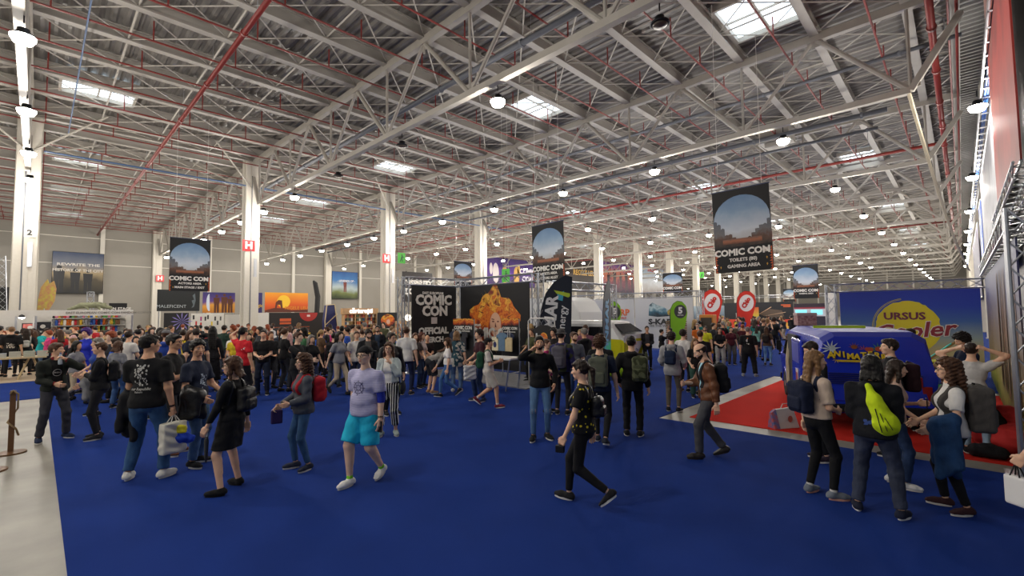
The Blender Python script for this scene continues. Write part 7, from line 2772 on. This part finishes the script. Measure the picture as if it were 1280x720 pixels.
P(519, 486, 417, 20, 'woman with long brown hair in a dark top beside the white shirt', fem=1, topc='3b3434', bot='jeans', botc='2b3c58', hair='long', hc='brown', armR='hold', armL='hold')
P(527, 484, 416, 60, 'woman with auburn hair in a pale blouse near the dark booth corner', fem=1, top='blouse', topc='b8a6a0', bot='jeans', botc='2b3c58', hair='long', hc='auburn', armR='hold', armL='hold')
P(534, 480, 419, 10, 'bald man in a dark shirt looking down at the booth corner', topc='241d1d', bot='slim', botc='1c1c1e', hair='bald', armR='belly', armL='belly', head=(0, -20), skin=SKIN[1])
P(538, 492, 438, 120, 'person in a grey sweater bending far down by the booth', top='long', topc='8d8a85', bot='shorts', botc='2a2a2e', hair='long', hc='brown', fem=1, lean=1.15, armR='fwd', armL='fwd', h=1.66, shoe='a07a5c', sleeve=1.6)
r, J, to, s = P(560, 497, 422, -88, 'woman in a white t-shirt, jeans and black cap walking left before the booth', fem=1, topc='dcd8d3', bot='slim', botm='denim', botc='3f6596', hair='long', hc='brown', cap='17171a', legs='walk', armR='hang', armL='hang', shoe='1d1d20', hemz=.98)
P(571, 490, 415, 175, 'person in a loose teal and white floral shirt seen from behind', w=1.1, top='shirt', topc='2c4a55', topm='cloth_flower', bot='jeans', botc='5a7698', hair='bob', hc='light', shoe='c9c5be', hemz=.72, fem=1)
r, J, to, s = P(600, 502, 413, -70, 'man in a maroon t-shirt carrying a white plastic bag', topc='3a1720', bot='jeans', botc='25375a', hair='messy', hc='dark', armR='hold', armL='hold', legs='stand2', shoe='29324a')
shopping_bag(r, J, s, 'L', 'plastic_bag', 'translucent white plastic bag carried by the man in the maroon t-shirt', 'b9b9bb', (.14, .08, .17), drop=.02, wob=.010)
r, J, to, s = P(611, 510, 422, 86, 'boy in a beige t-shirt and pale shorts with a dark cap walking right', topc='cdc6bd', bot='shorts', botc='bcb5a8', hair='short', hc='dark', cap='1a1a1e', legs='walk', armR='phone', armL='phone', shoe='6a1f30', skin=SKIN[1], sock='d9d5cf')
backpack(r, J, s, 'dark green backpack on the boy in pale shorts', '1e4a34', (.13, .08, .20))

# ---- middle distance, centre and right
P(692, None, 411, -40, 'young man in a black t-shirt with thick black hair beside the navy feather flag', h=1.72, topc='171214', hair='curly', hc='black', skin=SKIN[1], bot='jeans', botc='1d2233')
P(683, None, 424, 70, 'woman with brown hair in a ponytail and pink sleeves behind the bearded man', h=1.60, fem=1, topc='b02a6c', hair='pony', hc='brown', bot='slim', botc='1c1c20', armR='hold')
r, J, to, s = P(703, 519, 413, 165, 'person in a grey felt hat and a purple patterned jacket seen from behind', top='jacket', topc='2d2a58', topm='cloth_camo', bot='slim', botc='1d1d22', hat='4c4a4a', hair='short', hc='dark')
backpack(r, J, s, 'grey backpack on the person in the felt hat', '55525a', (.14, .09, .22))
P(717, None, 415, 20, 'bearded smiling man in a grey shirt behind the felt hat', h=1.72, top='shirt', topc='5f646c', hair='short', hc='brown', beard=1, head=(-20, 0))
P(732, None, 406, 160, 'man in a plum coloured shirt with short brown hair seen from behind', h=1.82, top='shirt', topc='6b4252', hair='short', hc='brown', glasses=1, bot='jeans', botc='20283c')
P(725, None, 412, -10, 'blond child peeking between the men near the white van', h=1.62, topc='8f8a84', hair='short', hc='blond')
P(750, None, 418, 175, 'man in a black shirt with brown hair beside the yellow van', h=1.74, top='shirt', topc='16171a', hair='messy', hc='dark', bot='slim', botc='18181c')
P(810, 463, 408, 5, 'man in a dark jacket with folded hands in front of the white backdrop', top='jacket', topc='1a1a1e', open='3b3b40', bot='slim', botc='17171a', armR='belly', armL='belly', hair='short', hc='black', skin=SKIN[1])
P(828, 458, 412, 110, 'girl in jeans and a black top raising a pale cup', fem=1, topc='1a1a20', bot='slim', botm='denim', botc='41618a', hair='short', hc='black', armR='photo', armL='hang')
P(839, 452, 411, -80, 'woman in a red t-shirt with black hair behind the raised arm', fem=1, topc='a8202a', bot='slim', botc='22222a', hair='short', hc='black', armR='up')
P(856, 490, 413, 150, 'person in a white t-shirt with a black pack beside the grey hooded sweater', topc='cfcac4', bot='slim', botc='1a1a20', hair='messy', hc='dark')
P(871, 497, 424, 20, 'woman with long brown hair in black beside the bald man', fem=1, topc='161618', bot='loose', botc='2b4a3f', hair='long', hc='light', armR='hold', armL='hold')
r, J, to, s = P(883, 458, 408, -10, 'man with glasses in a bright yellow t-shirt', topc='d0cf2b', bot='slim', botc='23232a', hair='short', hc='dark', glasses=1, beard=1)
P(875, None, 413, 170, 'man in a black t-shirt with his back turned before the yellow t-shirt', h=1.68, topc='17171b', hair='short', hc='brown')
P(901, 462, 410, 10, 'woman in a black top and grey patterned trousers near the first red flag', fem=1, topc='17171b', bot='loose', botc='9a9894', hair='long', hc='dark', armR='belly', armL='belly')
P(915, 456, 409, 15, 'woman in a maroon t-shirt and grey wide trousers between the red flags', fem=1, topc='501a26', bot='loose', botc='5c5a58', hair='short', hc='dark')
P(922, 442, 405, 170, 'man in an olive brown suit seen from behind near the second red flag', top='jacket', topc='474238', bot='slim', botc='38342d', hair='short', hc='dark', hemz=.78)
r, J, to, s = P(937, 471, 409, 176, 'large man in a black t-shirt with white back patches seen from behind', w=1.2, topc='131315', bot='loose', botc='141416', hair='short', hc='grey', sleeve=.95, shoe='8c8c90', legs='wide', hemz=.80)
decal(to, r, blobs([(-.05, .02, .0, .08, 5, .025), (-.04, -.08, .03, -.05, 3, .02)], 4), 'd2cfca', back=True, z=1.22)
decal(to, r, blobs([(0, 0, .03, .02, 2, .018)], 4), 'd0662a', back=True, z=1.34, x=-.02)
r, J, to, s = P(960, 457, 409, 165, 'girl in a brown top and light blue jeans with long brown hair from behind', fem=1, topc='5b4636', bot='slim', botm='denim', botc='6f93bd', hair='long', hc='brown', shoe='1b1b1e')
backpack(r, J, s, 'dark brown backpack on the girl in light blue jeans', '2a2320', (.12, .07, .17))
P(948, 447, 411, 150, 'person in a teal and white top partly behind the large man in black', fem=1, topc='7fb0a2', bot='slim', botc='1c1c22', hair='long', hc='dark')

# ---- around the book table, left
r, J, to, s = P(12, 472, 409, 172, 'person in a black hooded top with a colourful back print at the book table', top='hoodie', topc='161618', bot='slim', botc='17171a', hair='short', hc='light', armR='hang', armL='hold', sleeve=.9)
decal(to, r, blobs([(-.10, -.10, .10, .06, 30, .016)], 9), 'b0a79a', back=True, z=1.12)
P(-3, 472, 408, 150, 'man in dark clothes at the far left end of the book table', topc='232329', bot='slim', botc='17171a', hair='short', hc='black')
r, J, to, s = P(31, 470, 412, 178, 'person with long dark hair in black, seen from behind at the book table', fem=1, top='long', topc='19191c', bot='slim', botc='17171a', hair='long', hc='dark', armR='hold', armL='hold')
backpack(r, J, s, 'small white drawstring pack on the long haired person at the book table', 'b9b5b0', (.10, .04, .13))
P(50, 470, 410, 60, 'man in a turquoise t-shirt looking down at the books', topc='21a9ad', bot='jeans', botc='5d7898', hair='short', hc='dark', armR='chin', armL='hold', head=(0, -30), lean=.12)
P(105, 492, 412, -40, 'costumed person with purple hair in a blue and white tunic', fem=1, top='jacket', topc='2533b4', bot='slim', botc='2533b4', hair='curly', hc='purple', armR='hold', armL='hang', collar='e6e4e8')
P(89, 485, 420, 175, 'person with long pale pink hair from behind with an orange bag', fem=1, top='long', topc='2b2b30', bot='slim', botc='c9582a', hair='long', hc='pink')
P(99, 470, 412, 175, 'man with black hair and a black backpack near the merchandise stall', topc='1a1a1e', hair='short', hc='black')
P(119, 520, 424, -75, 'woman with ash blonde hair in a blue t-shirt facing left', fem=1, topc='24408c', bot='slim', botc='26304a', hair='bob', hc='grey', armR='hold', armL='hold')
P(148, None, 427, 140, 'woman with shoulder length brown hair behind the big man in black', h=1.60, fem=1, topc='7e7f84', hair='bob', hc='brown')
P(140, None, 419, 165, 'woman with dark brown hair a step beyond the brown bob', h=1.62, fem=1, topc='232327', hair='bob', hc='dark')
P(158, None, 412, -20, 'woman with dark curly hair and a patterned dark top', h=1.66, fem=1, topc='2a2f3c', topm='cloth_flower', hair='curly', hc='dark', bot='slim', botc='1b1b20')
P(205, 510, 413, 170, 'person in a royal blue hooded jacket and grey cap seen from behind', w=1.15, top='hoodie', topc='25408f', bot='jeans', botc='1d2436', hair='short', hc='brown', cap='6b6a6c')
P(245, 500, 411, -160, 'young man in a dark navy t-shirt bending forward from behind', topc='1b2030', bot='slim', botc='17181e', hair='short', hc='dark', lean=.15)
P(264, 490, 409, 175, 'woman with very long black hair and a red sleeve from behind', fem=1, top='long', topc='1a191c', bot='skirt', botc='17171a', hem=.30, hair='long', hl=1.6, hc='black')
P(279, 470, 407, 150, 'man in a dark green and grey jacket near the white partition', top='jacket', topc='263a30', bot='jeans', botc='454b55', hair='short', hc='dark')
# ------------------------------------------------------------------ the far crowd: one figure of each kind, then copies
COLN = {'black': '151517', 'charcoal': '303136', 'navy': '1c2540', 'white': 'd4d0ca', 'grey': '85858a', 'red': 'b02027', 'maroon': '4a1a24', 'green': '2f5a3a', 'blue': '2b50a8', 'yellow': 'd0b62c', 'pink': 'c9407a', 'purple': '4a2470', 'beige': 'b5a48c', 'orange': 'c9661f', 'brown': '57402c', 'olive': '4c4e35', 'teal': '21706e'}
KINDS_ = []
for (nm, sp) in (
    ('short haired man standing', dict(armR='hang', armL='hang', hair='short')),
    ('man holding something', dict(armR='belly', armL='hold', hair='short', legs='stand2')),
    ('woman with long hair', dict(fem=1, armR='hang', armL='belly', hair='long')),
    ('woman with tied back hair', dict(fem=1, armR='hold', armL='hang', hair='pony', legs='stand2')),
    ('woman with bobbed hair', dict(fem=1, armR='cross', armL='hang', hair='bob')),
    ('broad man with folded arms', dict(w=1.2, armR='cross', armL='cross', hair='short')),
    ('curly haired person', dict(armR='fwd', armL='hold', hair='curly', legs='stroll')),
    ('walking man', dict(armR='walkf', armL='walkb', hair='short', legs='walk')),
    ('walking woman', dict(fem=1, armR='walkb', armL='walkf', hair='long', legs='walk2', bot='slim')),
    ('person raising a phone', dict(armR='photo', armL='photo', hair='short')),
    ('person in a jacket', dict(top='jacket', hair='messy', armL='pocket', armR='pocket')),
    ('person in a hooded sweater', dict(top='hoodie', hair='short', armL='belly', armR='belly', bot='jeans')),
):
    sp = dict(sp)
    sp['lod'] = 2
    r0, J0, to0 = build_person(sp)
    r0.location = (0, -28, 0)
    KINDS_.append((nm, r0, sp))
cr = random.Random(11)
HC = ['black', 'dark', 'brown', 'dark', 'black', 'brown', 'light', 'red', 'blond', 'grey']
taken = list(PERSONS)
used_first = set()
labels_used = {}


def crowd(n, region, where, facing_bias=None, pal=None, group='people in the far crowd', hmin=1.6, hmax=1.84, gap=.5, xmin=-999):
    """region: (px0, px1, y_head_top0, y_head_top1) of a 1.72 m figure"""
    placed = 0
    tries = 0
    while placed < n and tries < n * 60:
        tries += 1
        px = cr.uniform(region[0], region[1])
        yt = region[2] + (region[3] - region[2]) * cr.random() ** 1.2
        h = cr.uniform(hmin, hmax)
        q = fl(px, yt, 1.72)
        if q.x < xmin or (-18.5 < q.x < -10.2 and 15 < q.y < 19.5):
            continue
        if any((q.x - a) ** 2 + (q.y - b) ** 2 < gap * gap for a, b in taken):
            continue
        taken.append((q.x, q.y))
        placed += 1
        ki = cr.randrange(len(KINDS_))
        nm, r0, sp = KINDS_[ki]
        if ki not in used_first:
            used_first.add(ki)
            o = r0
        else:
            o = copy_tree(r0)
        cols = pal or ['black', 'black', 'black', 'black', 'black', 'black', 'charcoal', 'charcoal', 'navy', 'navy', 'white', 'grey', 'red', 'maroon', 'green', 'blue', 'yellow', 'pink', 'purple', 'beige', 'orange', 'brown', 'olive', 'teal', 'black', 'charcoal', 'navy']
        tc = cr.choice(cols)
        bc = cr.choice(['black', 'navy', 'charcoal', 'blue', 'black', 'beige', 'grey'])
        hc = cr.choice(HC)
        o.location = (q.x, q.y, 0.013)
        o.scale = (h / 1.75,) * 3
        fa = cr.uniform(0, 360) if facing_bias is None else facing_bias + cr.uniform(-60, 60)
        o.rotation_euler = (0, 0, math.radians(fa))
        sk = cr.choice(SKIN)
        for c in o.children:
            b = c.name.split('.')[0]
            if b == 'body':
                c.color = srgb(sk)
            elif b == 'hair':
                c.color = srgb(HAIRC[hc])
            elif b in ('t_shirt', 'jacket', 'hoodie', 'sweater'):
                c.color = srgb(COLN[tc])
            elif b in ('jeans', 'trousers', 'skirt'):
                c.color = srgb(COLN[bc])
        key = (nm, hc, tc, where)
        labels_used.setdefault(key, []).append(o)
        o['category'] = 'person'
        o['group'] = group


import itertools
# E: called after all the crowd() calls
def crowd_labels():
    for (nm, hc, tc, where), l in labels_used.items():
        l.sort(key=lambda o: pix(o.location)[0])
        for i, o in enumerate(l):
            extra = '' if len(l) == 1 else (', %s from left' % ORD[i])
            nm2 = nm.replace(' standing', '').replace('long hair', 'long %s hair' % hc).replace('tied back hair', 'tied back %s hair' % hc).replace('bobbed hair', 'bobbed %s hair' % hc)
            if hc + ' hair' not in nm2:
                nm2 = hc + ' haired ' + nm2.replace('short haired ', '').replace('curly haired', 'curly')
            o['label'] = '%s, %s top, %s%s' % (nm2, tc, where, extra)


crowd(34, (60, 175, 409, 421), 'before the merchandise stall', xmin=-33.3)
crowd(34, (175, 300, 406, 418), 'by the dark poster stand', xmin=-44)
crowd(30, (300, 440, 405, 416), 'by the black and orange stand', xmin=-40)
crowd(12, (425, 520, 405, 411), 'near the bookshop', xmin=-35)
crowd(10, (0, 60, 409, 413), 'at the far left aisle', xmin=-33)
crowd(3, (660, 735, 408, 413), 'by the camper van')
crowd(26, (868, 985, 398, 405), 'down the aisle with red flags')
crowd(34, (880, 990, 395, 398), 'far down the aisle')
crowd_labels()
